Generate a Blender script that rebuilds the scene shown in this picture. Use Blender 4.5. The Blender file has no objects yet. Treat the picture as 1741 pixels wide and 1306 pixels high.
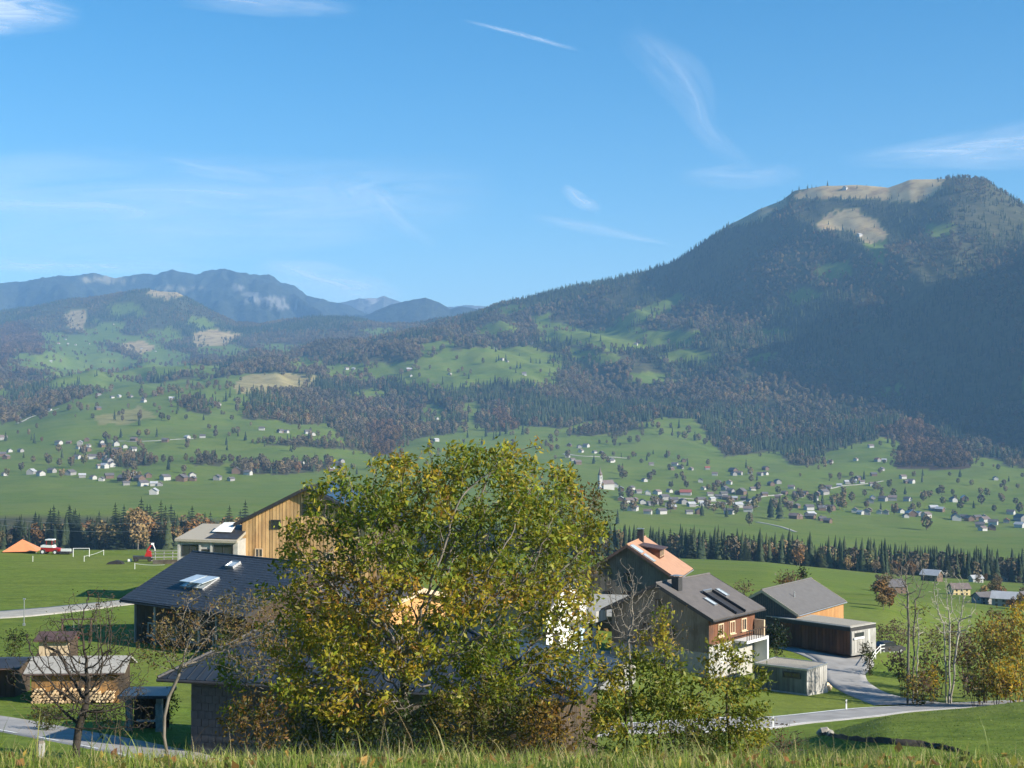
import bpy, math, random
import numpy as np
from math import sin, cos, tan, pi, radians, sqrt, atan2
from mathutils import Vector, Matrix

rng = np.random.default_rng(7)
random.seed(7)
scene = bpy.context.scene
COL = scene.collection

# ------------------------------------------------------------------ camera
HFOV = radians(40.0)
FP = 870.5 / tan(HFOV / 2)             # focal length in photo pixels (1741 wide)
PITCH = math.atan(57.0 / FP)           # horizon lies at photo row 710
CP, SP = cos(PITCH), sin(PITCH)
cam_d = bpy.data.cameras.new('camera')
cam_d.sensor_width = 36.0
cam_d.lens = 18.0 / tan(HFOV / 2)
cam_d.clip_start = 0.3
cam_d.clip_end = 250000.0
cam = bpy.data.objects.new('camera', cam_d)
COL.objects.link(cam)
cam.location = (0, 0, 0)
cam.rotation_euler = (pi / 2 + PITCH, 0, 0)
scene.camera = cam
cam_d.dof.use_dof = True
cam_d.dof.focus_distance = 110.0
cam_d.dof.aperture_fstop = 11.0

# ------------------------------------------------------------------ sun, sky, exposure
SUN_AZ, SUN_EL = radians(116.0), radians(26.5)     # azimuth clockwise from +Y
SUN = Vector((sin(SUN_AZ) * cos(SUN_EL), cos(SUN_AZ) * cos(SUN_EL), sin(SUN_EL)))
sl = bpy.data.lights.new('sun', 'SUN')
sl.energy = 5.0
sl.angle = radians(0.53)
sl.color = (1.0, 0.92, 0.79)
so = bpy.data.objects.new('sun', sl)
COL.objects.link(so)
so.rotation_euler = SUN.to_track_quat('Z', 'Y').to_euler()
so.location = (300, -200, 300)

scene.view_settings.view_transform = 'Standard'
scene.view_settings.look = 'None'
scene.view_settings.exposure = 0.95
scene.view_settings.gamma = 1.0
scene.view_settings.use_curve_mapping = False
scene.render.engine = 'CYCLES'
scene.cycles.use_denoising = True
scene.cycles.max_bounces = 6
scene.cycles.diffuse_bounces = 2
scene.cycles.glossy_bounces = 2
scene.cycles.transmission_bounces = 3
scene.cycles.transparent_max_bounces = 6
scene.cycles.volume_bounces = 1
scene.cycles.use_adaptive_sampling = True
scene.cycles.adaptive_threshold = 0.02

world = bpy.data.worlds.new('World')
scene.world = world
world.use_nodes = True
world.cycles.sampling_method = 'MANUAL'
world.cycles.sample_map_resolution = 256
wn, wl = world.node_tree.nodes, world.node_tree.links
wn.clear()

def wnode(t, **kw):
    n = wn.new(t)
    for k, v in kw.items():
        setattr(n, k, v)
    return n

sky = wnode('ShaderNodeTexSky', sky_type='NISHITA', sun_disc=False)
sky.sun_elevation = SUN_EL
sky.sun_rotation = SUN_AZ
sky.altitude = 700.0
sky.air_density = 1.0
sky.dust_density = 0.3
sky.ozone_density = 2.2
hs = wnode('ShaderNodeHueSaturation')
hs.inputs['Hue'].default_value = 0.496
hs.inputs['Saturation'].default_value = 1.44
hs.inputs['Value'].default_value = 1.0
wl.new(sky.outputs[0], hs.inputs['Color'])
bg = wnode('ShaderNodeBackground')
bg.inputs['Strength'].default_value = 0.086
wl.new(hs.outputs[0], bg.inputs['Color'])
wo = wnode('ShaderNodeOutputWorld')
wl.new(bg.outputs[0], wo.inputs['Surface'])

# ------------------------------------------------------------------ pixel <-> place
def P(px, py, Y):
    """the point at forward distance Y seen at photo pixel (px, py)"""
    u, v = (px - 870.5) / FP, (653 - py) / FP
    t = Y / (CP - v * SP)
    return Vector((u * t, Y, (SP + v * CP) * t))
def proj(x, y, z):
    d = y * CP + z * SP
    return 870.5 + FP * x / d, 653 - FP * (-y * SP + z * CP) / d
def zrow(py, Y):
    v = (653 - py) / FP
    return (SP + v * CP) * Y / (CP - v * SP)
def xcol(px, Y):
    return (px - 870.5) / FP * Y

# ------------------------------------------------------------------ mesh helpers
def tag(o, label=None, cat=None, group=None, kind=None):
    if label: o['label'] = label
    if cat: o['category'] = cat
    if group: o['group'] = group
    if kind: o['kind'] = kind
    return o
def empty(name, loc=(0, 0, 0), rz=0.0):
    o = bpy.data.objects.new(name, None)
    o.empty_display_size = 0.5
    COL.objects.link(o)
    o.location = loc
    o.rotation_euler = (0, 0, rz)
    return o
def link(name, me, parent=None):
    o = bpy.data.objects.new(name, me)
    COL.objects.link(o)
    if parent is not None: o.parent = parent
    return o
def np_mesh(name, V, F, mat=None, col=None, smooth=False):
    """fast mesh from arrays: F is (n,k) with k = 3 or 4; col is per-vertex rgb"""
    V = np.asarray(V, np.float32); F = np.asarray(F, np.int32)
    me = bpy.data.meshes.new(name)
    n, k = F.shape
    me.vertices.add(len(V)); me.vertices.foreach_set('co', V.ravel())
    me.loops.add(n * k); me.loops.foreach_set('vertex_index', F.ravel())
    me.polygons.add(n)
    me.polygons.foreach_set('loop_start', np.arange(0, n * k, k, dtype=np.int32))
    try: me.polygons.foreach_set('loop_total', np.full(n, k, np.int32))
    except Exception: pass
    if smooth: me.polygons.foreach_set('use_smooth', np.ones(n, bool))
    if col is not None:
        a = me.color_attributes.new('Col', 'FLOAT_COLOR', 'POINT')
        c = np.ones((len(V), 4), np.float32); c[:, :3] = col
        a.data.foreach_set('color', c.ravel())
    me.update(calc_edges=True)
    me.validate()
    if mat: me.materials.append(mat)
    return me
class MB:
    def __init__(s): s.v = []; s.f = []
    def add(s, verts, faces):
        b = len(s.v); s.v += [tuple(p) for p in verts]
        s.f += [tuple(i + b for i in f) for f in faces]; return s
    def box(s, x0, x1, y0, y1, z0, z1):
        return s.add([(x0,y0,z0),(x1,y0,z0),(x1,y1,z0),(x0,y1,z0),(x0,y0,z1),(x1,y0,z1),(x1,y1,z1),(x0,y1,z1)],
              [(0,3,2,1),(4,5,6,7),(0,1,5,4),(1,2,6,5),(2,3,7,6),(3,0,4,7)])
    def slab(s, quad, t):
        """plate: quad of 4 points (counter-clockwise seen from outside) extruded t inwards"""
        q = [Vector(p) for p in quad]
        n = (q[1] - q[0]).cross(q[3] - q[0]).normalized()
        r = [p - n * t for p in q]
        return s.add(q + r, [(0,1,2,3),(7,6,5,4),(0,4,5,1),(1,5,6,2),(2,6,7,3),(3,7,4,0)])
    def prism(s, poly, d):
        """poly (list of 3d points, ccw from outside) extruded by vector d"""
        n = len(poly); d = Vector(d)
        b = [Vector(p) for p in poly]; t = [p + d for p in b]
        return s.add(b + t, [tuple(range(n)), tuple(range(2*n-1, n-1, -1))] +
                     [(i, i + n, (i+1) % n + n, (i+1) % n) for i in range(n)])
    def tube(s, pts, r, n=6, cap=True):
        pts = [Vector(p) for p in pts]
        rr = r if isinstance(r, (list, tuple)) else [r] * len(pts)
        vs = []
        for i, p in enumerate(pts):
            d = (pts[min(i+1, len(pts)-1)] - pts[max(i-1, 0)]).normalized()
            a = d.cross(Vector((0, 0, 1)))
            if a.length < 1e-3: a = d.cross(Vector((0, 1, 0)))
            a.normalize(); b = d.cross(a)
            vs += [p + (a * cos(2*pi*k/n) + b * sin(2*pi*k/n)) * rr[i] for k in range(n)]
        fs = []
        for i in range(len(pts) - 1):
            for k in range(n):
                fs.append((i*n+k, (i+1)*n+k, (i+1)*n+(k+1) % n, i*n+(k+1) % n))
        if cap:
            fs.append(tuple(range(n))); fs.append(tuple(range(len(pts)*n-1, (len(pts)-1)*n-1, -1)))
        return s.add(vs, fs)
    def mesh(s, name, mat, smooth=False):
        me = bpy.data.meshes.new(name)
        me.from_pydata(s.v, [], s.f); me.validate(); me.update()
        if smooth:
            for p in me.polygons: p.use_smooth = True
        if mat: me.materials.append(mat)
        return me
    def build(s, name, mat, parent=None, smooth=False):
        return link(name, s.mesh(name, mat, smooth), parent)
def bx(name, mat, parent, *a):
    return MB().box(*a).build(name, mat, parent)

# ------------------------------------------------------------------ noise in numpy
_perm = rng.random((256, 256))
def vnoise(x, y):
    xi = np.floor(x).astype(int); yi = np.floor(y).astype(int)
    fx = x - xi; fy = y - yi
    fx = fx * fx * (3 - 2 * fx); fy = fy * fy * (3 - 2 * fy)
    a = _perm[xi & 255, yi & 255]; b = _perm[(xi + 1) & 255, yi & 255]
    c = _perm[xi & 255, (yi + 1) & 255]; d = _perm[(xi + 1) & 255, (yi + 1) & 255]
    return (a * (1 - fx) + b * fx) * (1 - fy) + (c * (1 - fx) + d * fx) * fy
def fbm(x, y, oct=4, gain=0.5):
    r = 0; a = 1.0; t = 0
    for k in range(oct):
        r = r + a * (vnoise(x * 2**k + 17.3 * k, y * 2**k + 9.1 * k) - 0.5); t += a; a *= gain
    return r / t * 2

# ------------------------------------------------------------------ materials
def newmat(name):
    m = bpy.data.materials.new(name); m.use_nodes = True
    nt = m.node_tree; nt.nodes.clear()
    out = nt.nodes.new('ShaderNodeOutputMaterial')
    b = nt.nodes.new('ShaderNodeBsdfPrincipled')
    nt.links.new(b.outputs[0], out.inputs['Surface'])
    return m, nt, b, out
def nd(nt, t, **kw):
    n = nt.nodes.new(t)
    for k, v in kw.items(): setattr(n, k, v)
    return n
def mixc(nt, fac, a, b, blend='MIX'):
    n = nd(nt, 'ShaderNodeMix', data_type='RGBA', blend_type=blend)
    for s, v in ((n.inputs['Factor'], fac), (n.inputs['A'], a), (n.inputs['B'], b)):
        if isinstance(v, (int, float)): s.default_value = v
        elif isinstance(v, (tuple, list)): s.default_value = (*v[:3], 1)
        else: nt.links.new(v, s)
    return n.outputs['Result']
def noise(nt, scale, detail=4, rough=0.55, vec=None, mapscale=None, dist=0.0, coord='Object', rot=0.0):
    if vec is None:
        t = nd(nt, 'ShaderNodeTexCoord'); vec = t.outputs[coord]
    if mapscale:
        m = nd(nt, 'ShaderNodeMapping'); m.inputs['Scale'].default_value = mapscale
        m.inputs['Rotation'].default_value = (0, 0, rot)
        nt.links.new(vec, m.inputs[0]); vec = m.outputs[0]
    n = nd(nt, 'ShaderNodeTexNoise')
    n.inputs['Scale'].default_value = scale; n.inputs['Detail'].default_value = detail
    n.inputs['Roughness'].default_value = rough; n.inputs['Distortion'].default_value = dist
    nt.links.new(vec, n.inputs['Vector'])
    return n.outputs['Fac']
def ramp(nt, fac, stops):
    r = nd(nt, 'ShaderNodeValToRGB')
    e = r.color_ramp.elements
    while len(e) < len(stops): e.new(0.5)
    for i, (p, c) in enumerate(stops):
        e[i].position = p; e[i].color = (*c, 1) if len(c) == 3 else c
    nt.links.new(fac, r.inputs[0])
    return r.outputs[0]
def bump(nt, b, h, strength=0.4, dist=0.05):
    n = nd(nt, 'ShaderNodeBump'); n.inputs['Strength'].default_value = strength
    n.inputs['Distance'].default_value = dist
    nt.links.new(h, n.inputs['Height']); nt.links.new(n.outputs[0], b.inputs['Normal'])
def plain(name, c, rough=0.7, var=0.18, scale=2.0, metal=0.0, spec=0.4, mapscale=None, bumpd=0.0):
    m, nt, b, o = newmat(name)
    f = noise(nt, scale, 5, 0.6, mapscale=mapscale)
    lo = tuple(max(0, x * (1 - var)) for x in c); hi = tuple(min(1, x * (1 + var)) for x in c)
    nt.links.new(ramp(nt, f, [(0.3, lo), (0.7, hi)]), b.inputs['Base Color'])
    b.inputs['Roughness'].default_value = rough
    b.inputs['Metallic'].default_value = metal
    b.inputs['Specular IOR Level'].default_value = spec
    if bumpd: bump(nt, b, f, 0.5, bumpd)
    return m
def wood(name, c1, c2, c3, plank=0.0, rough=0.75, horiz=False):
    """weathered timber: streaks along the grain, stains in patches"""
    m, nt, b, o = newmat(name)
    ms = (1.0, 1.0, 7.0) if horiz else (7.0, 7.0, 0.5)
    g = noise(nt, 1.6, 6, 0.65, mapscale=ms)
    s = noise(nt, 0.5, 4, 0.6, mapscale=(1, 1, 0.7))
    oi = nd(nt, 'ShaderNodeObjectInfo')
    base = ramp(nt, g, [(0.3, c1), (0.7, c2)])
    base = mixc(nt, ramp(nt, s, [(0.42, (0, 0, 0)), (0.66, (1, 1, 1))]), base, c3)
    hv = nd(nt, 'ShaderNodeHueSaturation')
    mp = nd(nt, 'ShaderNodeMapRange'); mp.inputs['To Min'].default_value = 0.72; mp.inputs['To Max'].default_value = 1.22
    nt.links.new(oi.outputs['Random'], mp.inputs[0]); nt.links.new(mp.outputs[0], hv.inputs['Value'])
    nt.links.new(base, hv.inputs['Color'])
    nt.links.new(hv.outputs[0], b.inputs['Base Color'])
    b.inputs['Roughness'].default_value = rough
    b.inputs['Specular IOR Level'].default_value = 0.25
    bump(nt, b, g, 0.35, 0.02)
    return m
def leafmat(name, trans=0.46, rough=0.5):
    m, nt, b, out = newmat(name)
    a = nd(nt, 'ShaderNodeAttribute', attribute_name='Col')
    nt.links.new(a.outputs['Color'], b.inputs['Base Color'])
    b.inputs['Roughness'].default_value = rough
    b.inputs['Specular IOR Level'].default_value = 0.3
    t = nd(nt, 'ShaderNodeBsdfTranslucent')
    nt.links.new(a.outputs['Color'], t.inputs['Color'])
    mx = nd(nt, 'ShaderNodeMixShader'); mx.inputs[0].default_value = trans
    nt.links.new(b.outputs[0], mx.inputs[1]); nt.links.new(t.outputs[0], mx.inputs[2])
    nt.links.new(mx.outputs[0], out.inputs['Surface'])
    return m
def randmat(name, stops, rough=0.85, spec=0.15):
    """colour chosen per object or instance"""
    m, nt, b, o = newmat(name)
    oi = nd(nt, 'ShaderNodeObjectInfo')
    f = noise(nt, 1.2, 3, 0.6)
    c = ramp(nt, oi.outputs['Random'], stops)
    v = ramp(nt, f, [(0.3, (0.7, 0.7, 0.7)), (0.7, (1.25, 1.25, 1.25))])
    g = noise(nt, 0.006, 4, 0.6, vec=oi.outputs['Location'])
    st = ramp(nt, g, [(0.32, (0.55, 0.58, 0.55)), (0.5, (1, 1, 1)), (0.68, (1.6, 1.45, 1.25))])     # stands differ in age and kind
    c = mixc(nt, 1.0, mixc(nt, 1.0, c, v, 'MULTIPLY'), st, 'MULTIPLY')
    nt.links.new(c, b.inputs['Base Color'])
    b.inputs['Roughness'].default_value = rough
    b.inputs['Specular IOR Level'].default_value = spec
    return m
M = {}
M['leaf'] = leafmat('leaf')
M['twigleaf'] = leafmat('dry_leaf', 0.15, 0.8)
M['bark_dark'] = plain('bark_dark', (0.035, 0.028, 0.022), 0.9, 0.4, 6, mapscale=(1, 1, .3), bumpd=.03)
M['bark_grey'] = plain('bark_grey', (0.16, 0.14, 0.115), 0.9, 0.35, 6, mapscale=(1, 1, .3), bumpd=.03)
M['bark_pale'] = plain('bark_pale', (0.34, 0.31, 0.26), 0.85, 0.4, 5, mapscale=(1, 1, .6), bumpd=.02)
M['bark_brown'] = plain('bark_brown', (0.075, 0.055, 0.04), 0.9, 0.4, 6, mapscale=(1, 1, .3), bumpd=.03)
M['slate'] = plain('dark_slate', (0.034, 0.039, 0.047), 0.5, 0.22, 2.5, spec=0.5)
M['slate_wall'] = plain('slate_shingle', (0.05, 0.055, 0.066), 0.55, 0.35, 3.0, spec=0.5)
M['roof_brown'] = plain('grey_brown_roofing', (0.115, 0.104, 0.098), 0.8, 0.14, 1.2)
M['roof_grey'] = plain('grey_roofing', (0.12, 0.115, 0.112), 0.8, 0.12, 1.5)
M['roof_orange'] = plain('salmon_roofing', (0.40, 0.225, 0.14), 0.75, 0.1, 1.2)
M['roof_metal'] = plain('grey_sheet_roof', (0.045, 0.055, 0.068), 0.42, 0.2, 1.0, metal=0.4)
M['roof_dark'] = plain('dark_roof', (0.03, 0.031, 0.035), 0.55, 0.3, 1.5)
M['roof_pale'] = plain('pale_fibre_roof', (0.30, 0.29, 0.26), 0.85, 0.18, 2.5)
M['gravel_roof'] = plain('gravel_roof', (0.33, 0.30, 0.24), 0.95, 0.22, 9, bumpd=.02)
M['concrete'] = plain('concrete', (0.36, 0.35, 0.32), 0.85, 0.16, 1.5)
M['concrete_grey'] = plain('grey_concrete', (0.26, 0.26, 0.255), 0.85, 0.2, 1.5)
M['white'] = plain('white_render', (0.68, 0.68, 0.65), 0.85, 0.05, 1.5)
M['white_metal'] = plain('white_paint', (0.75, 0.75, 0.72), 0.5, 0.05, 3)
M['blue_door'] = plain('pale_blue_door', (0.42, 0.56, 0.68), 0.5, 0.08, 1.5)
M['trim_dark'] = plain('dark_trim', (0.035, 0.034, 0.036), 0.55, 0.25, 3)
M['trim_light'] = plain('pale_timber', (0.55, 0.42, 0.28), 0.7, 0.12, 3)
M['zinc'] = plain('zinc', (0.42, 0.43, 0.44), 0.4, 0.1, 2, metal=0.7)
M['copper_dark'] = plain('brown_sheet', (0.09, 0.055, 0.045), 0.55, 0.2, 2)
M['wood_gold'] = wood('larch_boards', (0.56, 0.33, 0.14), (0.72, 0.47, 0.22), (0.48, 0.28, 0.125))
M['wood_orange'] = wood('orange_boards', (0.48, 0.25, 0.10), (0.58, 0.33, 0.14), (0.44, 0.22, 0.09))
M['wood_red'] = wood('red_brown_boards', (0.12, 0.05, 0.027), (0.18, 0.08, 0.043), (0.085, 0.045, 0.03))
M['wood_grey'] = wood('silver_grey_boards', (0.15, 0.13, 0.105), (0.25, 0.22, 0.18), (0.1, 0.08, 0.06))
M['wood_green'] = wood('greenish_grey_boards', (0.13, 0.14, 0.12), (0.22, 0.225, 0.20), (0.11, 0.12, 0.10))
M['wood_silver'] = wood('pale_silver_boards', (0.30, 0.295, 0.275), (0.42, 0.41, 0.385), (0.25, 0.24, 0.22))
M['wood_dark'] = wood('dark_brown_boards', (0.05, 0.036, 0.026), (0.10, 0.07, 0.048), (0.04, 0.03, 0.024))
M['wood_honey'] = wood('honey_boards', (0.30, 0.15, 0.045), (0.42, 0.24, 0.08), (0.10, 0.075, 0.055))
M['log_end'] = wood('split_logs', (0.62, 0.46, 0.28), (0.75, 0.6, 0.4), (0.5, 0.34, 0.19))
M['red_paint'] = plain('red_paint', (0.36, 0.02, 0.018), 0.4, 0.15, 2)
M['orange_tarp'] = plain('orange_tarpaulin', (0.66, 0.24, 0.10), 0.6, 0.07, 1.0, bumpd=.02)
M['tyre'] = plain('tyre_rubber', (0.02, 0.02, 0.02), 0.85, 0.3, 4)
M['teal'] = plain('teal_sheet', (0.10, 0.38, 0.34), 0.5, 0.15, 2)
M['stone'] = plain('field_stone', (0.30, 0.28, 0.24), 0.9, 0.35, 3, bumpd=.04)
M['soil'] = plain('shaded_bank_soil', (0.05, 0.04, 0.027), 0.95, 0.4, 2.5, bumpd=.05)  # soil kept dark, shade of the stream hollow put into the colour
M['asphalt'] = plain('asphalt', (0.30, 0.29, 0.275), 0.92, 0.2, 0.45, spec=.15)
M['gravel'] = plain('pale_gravel', (0.36, 0.34, 0.29), 0.95, 0.2, 1.2, spec=.15)
M['paint'] = plain('road_paint', (0.72, 0.72, 0.69), 0.7, 0.15, 2)
def glassmat(name, c, rough=0.06, spec=0.9, metal=0.0):
    m, nt, b, o = newmat(name)
    f = noise(nt, 1.5, 3, 0.5)
    lo = tuple(x * 0.8 for x in c); nt.links.new(ramp(nt, f, [(0.3, lo), (0.7, c)]), b.inputs['Base Color'])
    b.inputs['Roughness'].default_value = rough; b.inputs['Specular IOR Level'].default_value = spec
    b.inputs['Metallic'].default_value = metal
    return m
M['glass'] = glassmat('window_glass', (0.03, 0.035, 0.04))
M['glass_sky'] = glassmat('skylight_glass', (0.66, 0.72, 0.72), 0.2, 0.8, 0.25)
M['solar'] = glassmat('solar_glass', (0.03, 0.05, 0.09), 0.3, 0.7)
# ------------------------------------------------------------------ the lie of the land
PXK = [0, 300, 600, 870, 1100, 1300, 1500, 1741]
ROWS = []   # (Y, [(px, z)])
def rz(Y, vals): ROWS.append((Y, list(zip(PXK, vals))))
def rp(Y, pairs): ROWS.append((Y, [(p, zrow(q, Y)) for p, q in pairs]))
rz(24, [-9.0] * 8)
rz(50, [-14.5, -15, -15.4, -15.5, -15.2, -14.6, -13.3, -13.2])
rz(65, [-16.0, -16.5, -17.2, -17.2, -17.2, -16.6, -15.2, -15.3])
rz(80, [-17.9, -18.5, -19.0, -19.2, -19.4, -19.2, -17.4, -17.0])
rz(92, [-19.5, -19.8, -20.2, -20.8, -21.2, -21.5, -19.4, -18.45])
rz(105, [-20.7, -20.8, -21.1, -22.0, -22.9, -23.8, -23.4, -21.6])
rz(120, [-21.5, -21.6, -22.0, -23.0, -24.3, -25.9, -26.0, -25.2])
rz(135, [-22.2, -22.4, -22.8, -23.9, -25.5, -27.3, -27.7, -27.5])
rz(150, [-22.9, -23.0, -23.5, -24.5, -26.1, -28.3, -29.0, -29.6])
rz(175, [-23.9, -24.0, -24.5, -26.0, -27.3, -28.6, -29.6, -33.0])
rz(200, [-24.8, -25.0, -25.5, -27.5, -29.0, -30.2, -33.0, -38.0])
rz(240, [-26.3, -26.6, -27.2, -30.0, -32.2, -34.5, -38.5, -45.0])
rz(300, [-28.6, -28.7, -29.4, -34.5, -37.5, -40.5, -43.0, -52.0])
rz(400, [-43, -43, -43, -45, -46.5, -49.0, -50.5, -60])
rz(500, [-58, -58, -56, -55, -55.5, -57.5, -63.5, -67])
rz(650, [-72, -72, -69, -67.5, -67, -69, -77, -80])
rz(850, [-80, -80, -81, -82, -84, -87, -94, -100])
rz(980, [-96, -96, -98, -100, -103, -106, -110, -114])
rz(1120, [-118, -118, -119, -122, -126, -130, -134, -136])
rp(1300, [(-900, 872), (0, 870), (300, 868), (600, 880), (870, 900), (1100, 916), (1300, 927), (1500, 940), (1741, 944), (2600, 950)])
rp(1700, [(-900, 840), (0, 832), (300, 828), (600, 835), (870, 850), (1100, 866), (1300, 878), (1500, 890), (1741, 900), (2600, 890)])
rp(2200, [(-900, 785), (0, 785), (300, 778), (480, 782), (600, 792), (870, 806), (1100, 822), (1300, 830), (1500, 840), (1741, 842), (2600, 800)])
rp(2800, [(-900, 720), (0, 730), (120, 712), (300, 705), (450, 715), (560, 728), (640, 762), (720, 752), (870, 758), (1000, 762), (1100, 765), (1300, 783), (1500, 785), (1741, 790), (1900, 770), (2300, 650), (2600, 600)])
rp(3400, [(-900, 640), (0, 692), (120, 672), (300, 660), (420, 664), (520, 690), (640, 715), (760, 712), (870, 718), (1000, 722), (1100, 712), (1190, 710), (1250, 735), (1400, 740), (1500, 728), (1620, 745), (1741, 765), (1850, 690), (2050, 430), (2300, 240), (2600, 260)])
rp(3900, [(-900, 600), (0, 668), (120, 655), (300, 645), (420, 634), (520, 640), (600, 650), (700, 662), (790, 655), (870, 650), (1000, 672), (1100, 668), (1200, 672), (1300, 690), (1400, 695), (1500, 690), (1620, 690), (1741, 690), (1850, 560), (2050, 240), (2300, 60), (2600, 90)])
rp(4300, [(-900, 590), (0, 640), (120, 640), (300, 636), (420, 622), (540, 603), (640, 610), (760, 596), (870, 592), (950, 604), (1050, 622), (1150, 620), (1300, 610), (1400, 610), (1500, 605), (1620, 590), (1741, 580), (1850, 450), (2050, 190), (2300, 50), (2600, 90)])
rp(4700, [(-900, 570), (0, 615), (120, 622), (300, 632), (420, 625), (540, 602), (640, 592), (760, 577), (870, 566), (950, 562), (1050, 568), (1150, 566), (1250, 550), (1300, 540), (1400, 520), (1500, 500), (1620, 480), (1741, 470), (1850, 405), (2050, 260), (2600, 200)])
rp(5150, [(-900, 550), (0, 598), (120, 606), (300, 618), (420, 612), (540, 598), (640, 584), (760, 562), (870, 540), (950, 528), (1050, 528), (1150, 510), (1250, 470), (1300, 450), (1400, 412), (1460, 398), (1500, 392), (1560, 385), (1620, 370), (1741, 400), (1850, 400), (2050, 400), (2600, 400)])
rp(5600, [(-900, 540), (0, 584), (120, 590), (300, 604), (420, 600), (540, 592), (640, 578), (700, 565), (760, 548), (800, 538), (850, 517), (930, 499), (1000, 487), (1060, 474), (1100, 463), (1150, 442), (1200, 412), (1240, 384), (1290, 357), (1330, 340), (1352, 323), (1400, 314), (1460, 315), (1512, 318), (1550, 304), (1600, 304), (1640, 302), (1680, 309), (1710, 331), (1741, 352), (1850, 390), (2050, 440), (2600, 500)])
rp(6200, [(-900, 530), (0, 560), (120, 566), (200, 566), (300, 572), (400, 580), (500, 578), (640, 572), (760, 560), (870, 540), (1100, 520), (1350, 420), (1500, 400), (1741, 430), (2600, 560)])
rp(7000, [(-900, 520), (0, 531), (60, 522), (120, 511), (200, 503), (250, 497), (300, 499), (330, 515), (370, 535), (400, 551), (440, 556), (500, 546), (550, 541), (600, 544), (650, 551), (700, 551), (760, 546), (810, 545), (900, 560), (1200, 560), (1741, 560), (2600, 600)])
rp(8200, [(-900, 560), (0, 580), (250, 570), (400, 600), (600, 600), (810, 600), (1741, 620), (2600, 640)])
PXC = np.concatenate([np.linspace(-3000, -200, 57)[:-1], np.linspace(-200, 1941, 430), np.linspace(1941, 4741, 57)[1:]])
YR = np.array([r[0] for r in ROWS], float)
TAB = np.stack([np.interp(PXC, [p for p, _ in r[1]], [z for _, z in r[1]]) for r in ROWS])
ker = np.exp(-np.linspace(-2, 2, 9) ** 2); ker /= ker.sum()
def smooth_cols(A):
    B = np.pad(A, ((0, 0), (4, 4)), mode='edge')
    return sum(B[:, i:i + A.shape[1]] * ker[i] for i in range(9))
near_rows = YR < 5000
S1 = smooth_cols(smooth_cols(TAB)); TAB = np.where(near_rows[:, None], S1, TAB)
def pchip(xk, Yk, x):
    """shape-preserving interpolation of every column of Yk (k, n) at x (m)"""
    h = np.diff(xk)[:, None]; d = np.diff(Yk, axis=0) / h
    m = np.zeros_like(Yk)
    w1 = 2 * h[1:] + h[:-1]; w2 = h[1:] + 2 * h[:-1]
    with np.errstate(divide='ignore', invalid='ignore'):
        mm = (w1 + w2) / (w1 / d[:-1] + w2 / d[1:])
    m[1:-1] = np.where(d[:-1] * d[1:] > 0, mm, 0)
    m[0] = d[0]; m[-1] = d[-1]
    i = np.clip(np.searchsorted(xk, x, side='right') - 1, 0, len(xk) - 2)
    t = ((x - xk[i]) / (xk[i + 1] - xk[i]))[:, None]; hh = (xk[i + 1] - xk[i])[:, None]
    t2, t3 = t * t, t * t * t
    return ((2*t3 - 3*t2 + 1) * Yk[i] + (t3 - 2*t2 + t) * hh * m[i] + (-2*t3 + 3*t2) * Yk[i+1] + (t3 - t2) * hh * m[i+1])
YG = np.concatenate([np.linspace(24, 200, 150)[:-1], np.geomspace(200, 1300, 110)[:-1], np.geomspace(1300, 3000, 90)[:-1],
                     np.linspace(3000, 5700, 150)[:-1], np.linspace(5700, 8200, 45)])
ZG = pchip(YR, TAB, YG)
GP, GY = np.meshgrid(PXC, YG)
sm = np.clip((GY - 2600) / 2600, 0, 1); sm = sm * sm * (3 - 2 * sm)
skew = 1 + 0.2 * np.clip((870.5 - GP) / 870.5, -1.3, 1.3) * sm
WY = GY * skew
WX = (GP - 870.5) / FP * WY
WZ = ZG * skew
amp = np.interp(GY, [24, 60, 150, 300, 900, 1300, 2600, 3300, 4200, 5000, 5500, 5700, 7000, 8200],
                [0.1, 0.12, 0.1, 0.5, 1.2, 3.5, 9, 24, 75, 75, 22, 8, 22, 10])
wave = np.interp(GY, [24, 150, 300, 900, 1300, 2600, 3300, 8200], [9, 16, 40, 90, 140, 260, 520, 900])
NZ = fbm(WX / 420.0, WY / 420.0, 5, 0.55)
NN = fbm(WX / 16.0, WY / 22.0, 3, 0.5)
NM = fbm(WX / 150.0, WY / 190.0, 4, 0.5)
kf = np.clip((GY - 2400) / 900, 0, 1); km = np.clip((GY - 200) / 500, 0, 1) * (1 - kf)
kn = 1 - np.clip((GY - 200) / 500, 0, 1)
gul = 1 - 2 * np.abs(fbm(WX / 300.0 + WY / 900.0, WY / 1500.0, 4, 0.5))     # ribs running down the slope
WZ = WZ + amp * (kf * (0.7 * NZ + 0.6 * (gul - 0.6)) + km * NM + kn * NN)
# mowing terraces and a stream cut in the near right slope
dpx = GP - np.interp(GY, [40, 62, 66, 75, 90], [1700, 1640, 1530, 1410, 1330])
ROAD_FLAT = []
def H(x, y):
    """ground height at a place nearer than 2.6 km"""
    y = max(y, 24.01)
    px = 870.5 + x / y * FP
    i = int(np.clip(np.searchsorted(YG, y) - 1, 0, len(YG) - 2)); j = int(np.clip(np.searchsorted(PXC, px) - 1, 0, len(PXC) - 2))
    a = (y - YG[i]) / (YG[i+1] - YG[i]); b = (px - PXC[j]) / (PXC[j+1] - PXC[j])
    return float((WZ[i, j] * (1-b) + WZ[i, j+1] * b) * (1-a) + (WZ[i+1, j] * (1-b) + WZ[i+1, j+1] * b) * a)
def HN(x, y):
    if y >= 24.01: return H(x, y)
    return float(np.interp(y, NEAR_Y, NEAR_Z))
NEAR_Y = [-80, -20, 0, 4, 5.6, 6.4, 7.2, 9, 12, 17, 24]
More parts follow.
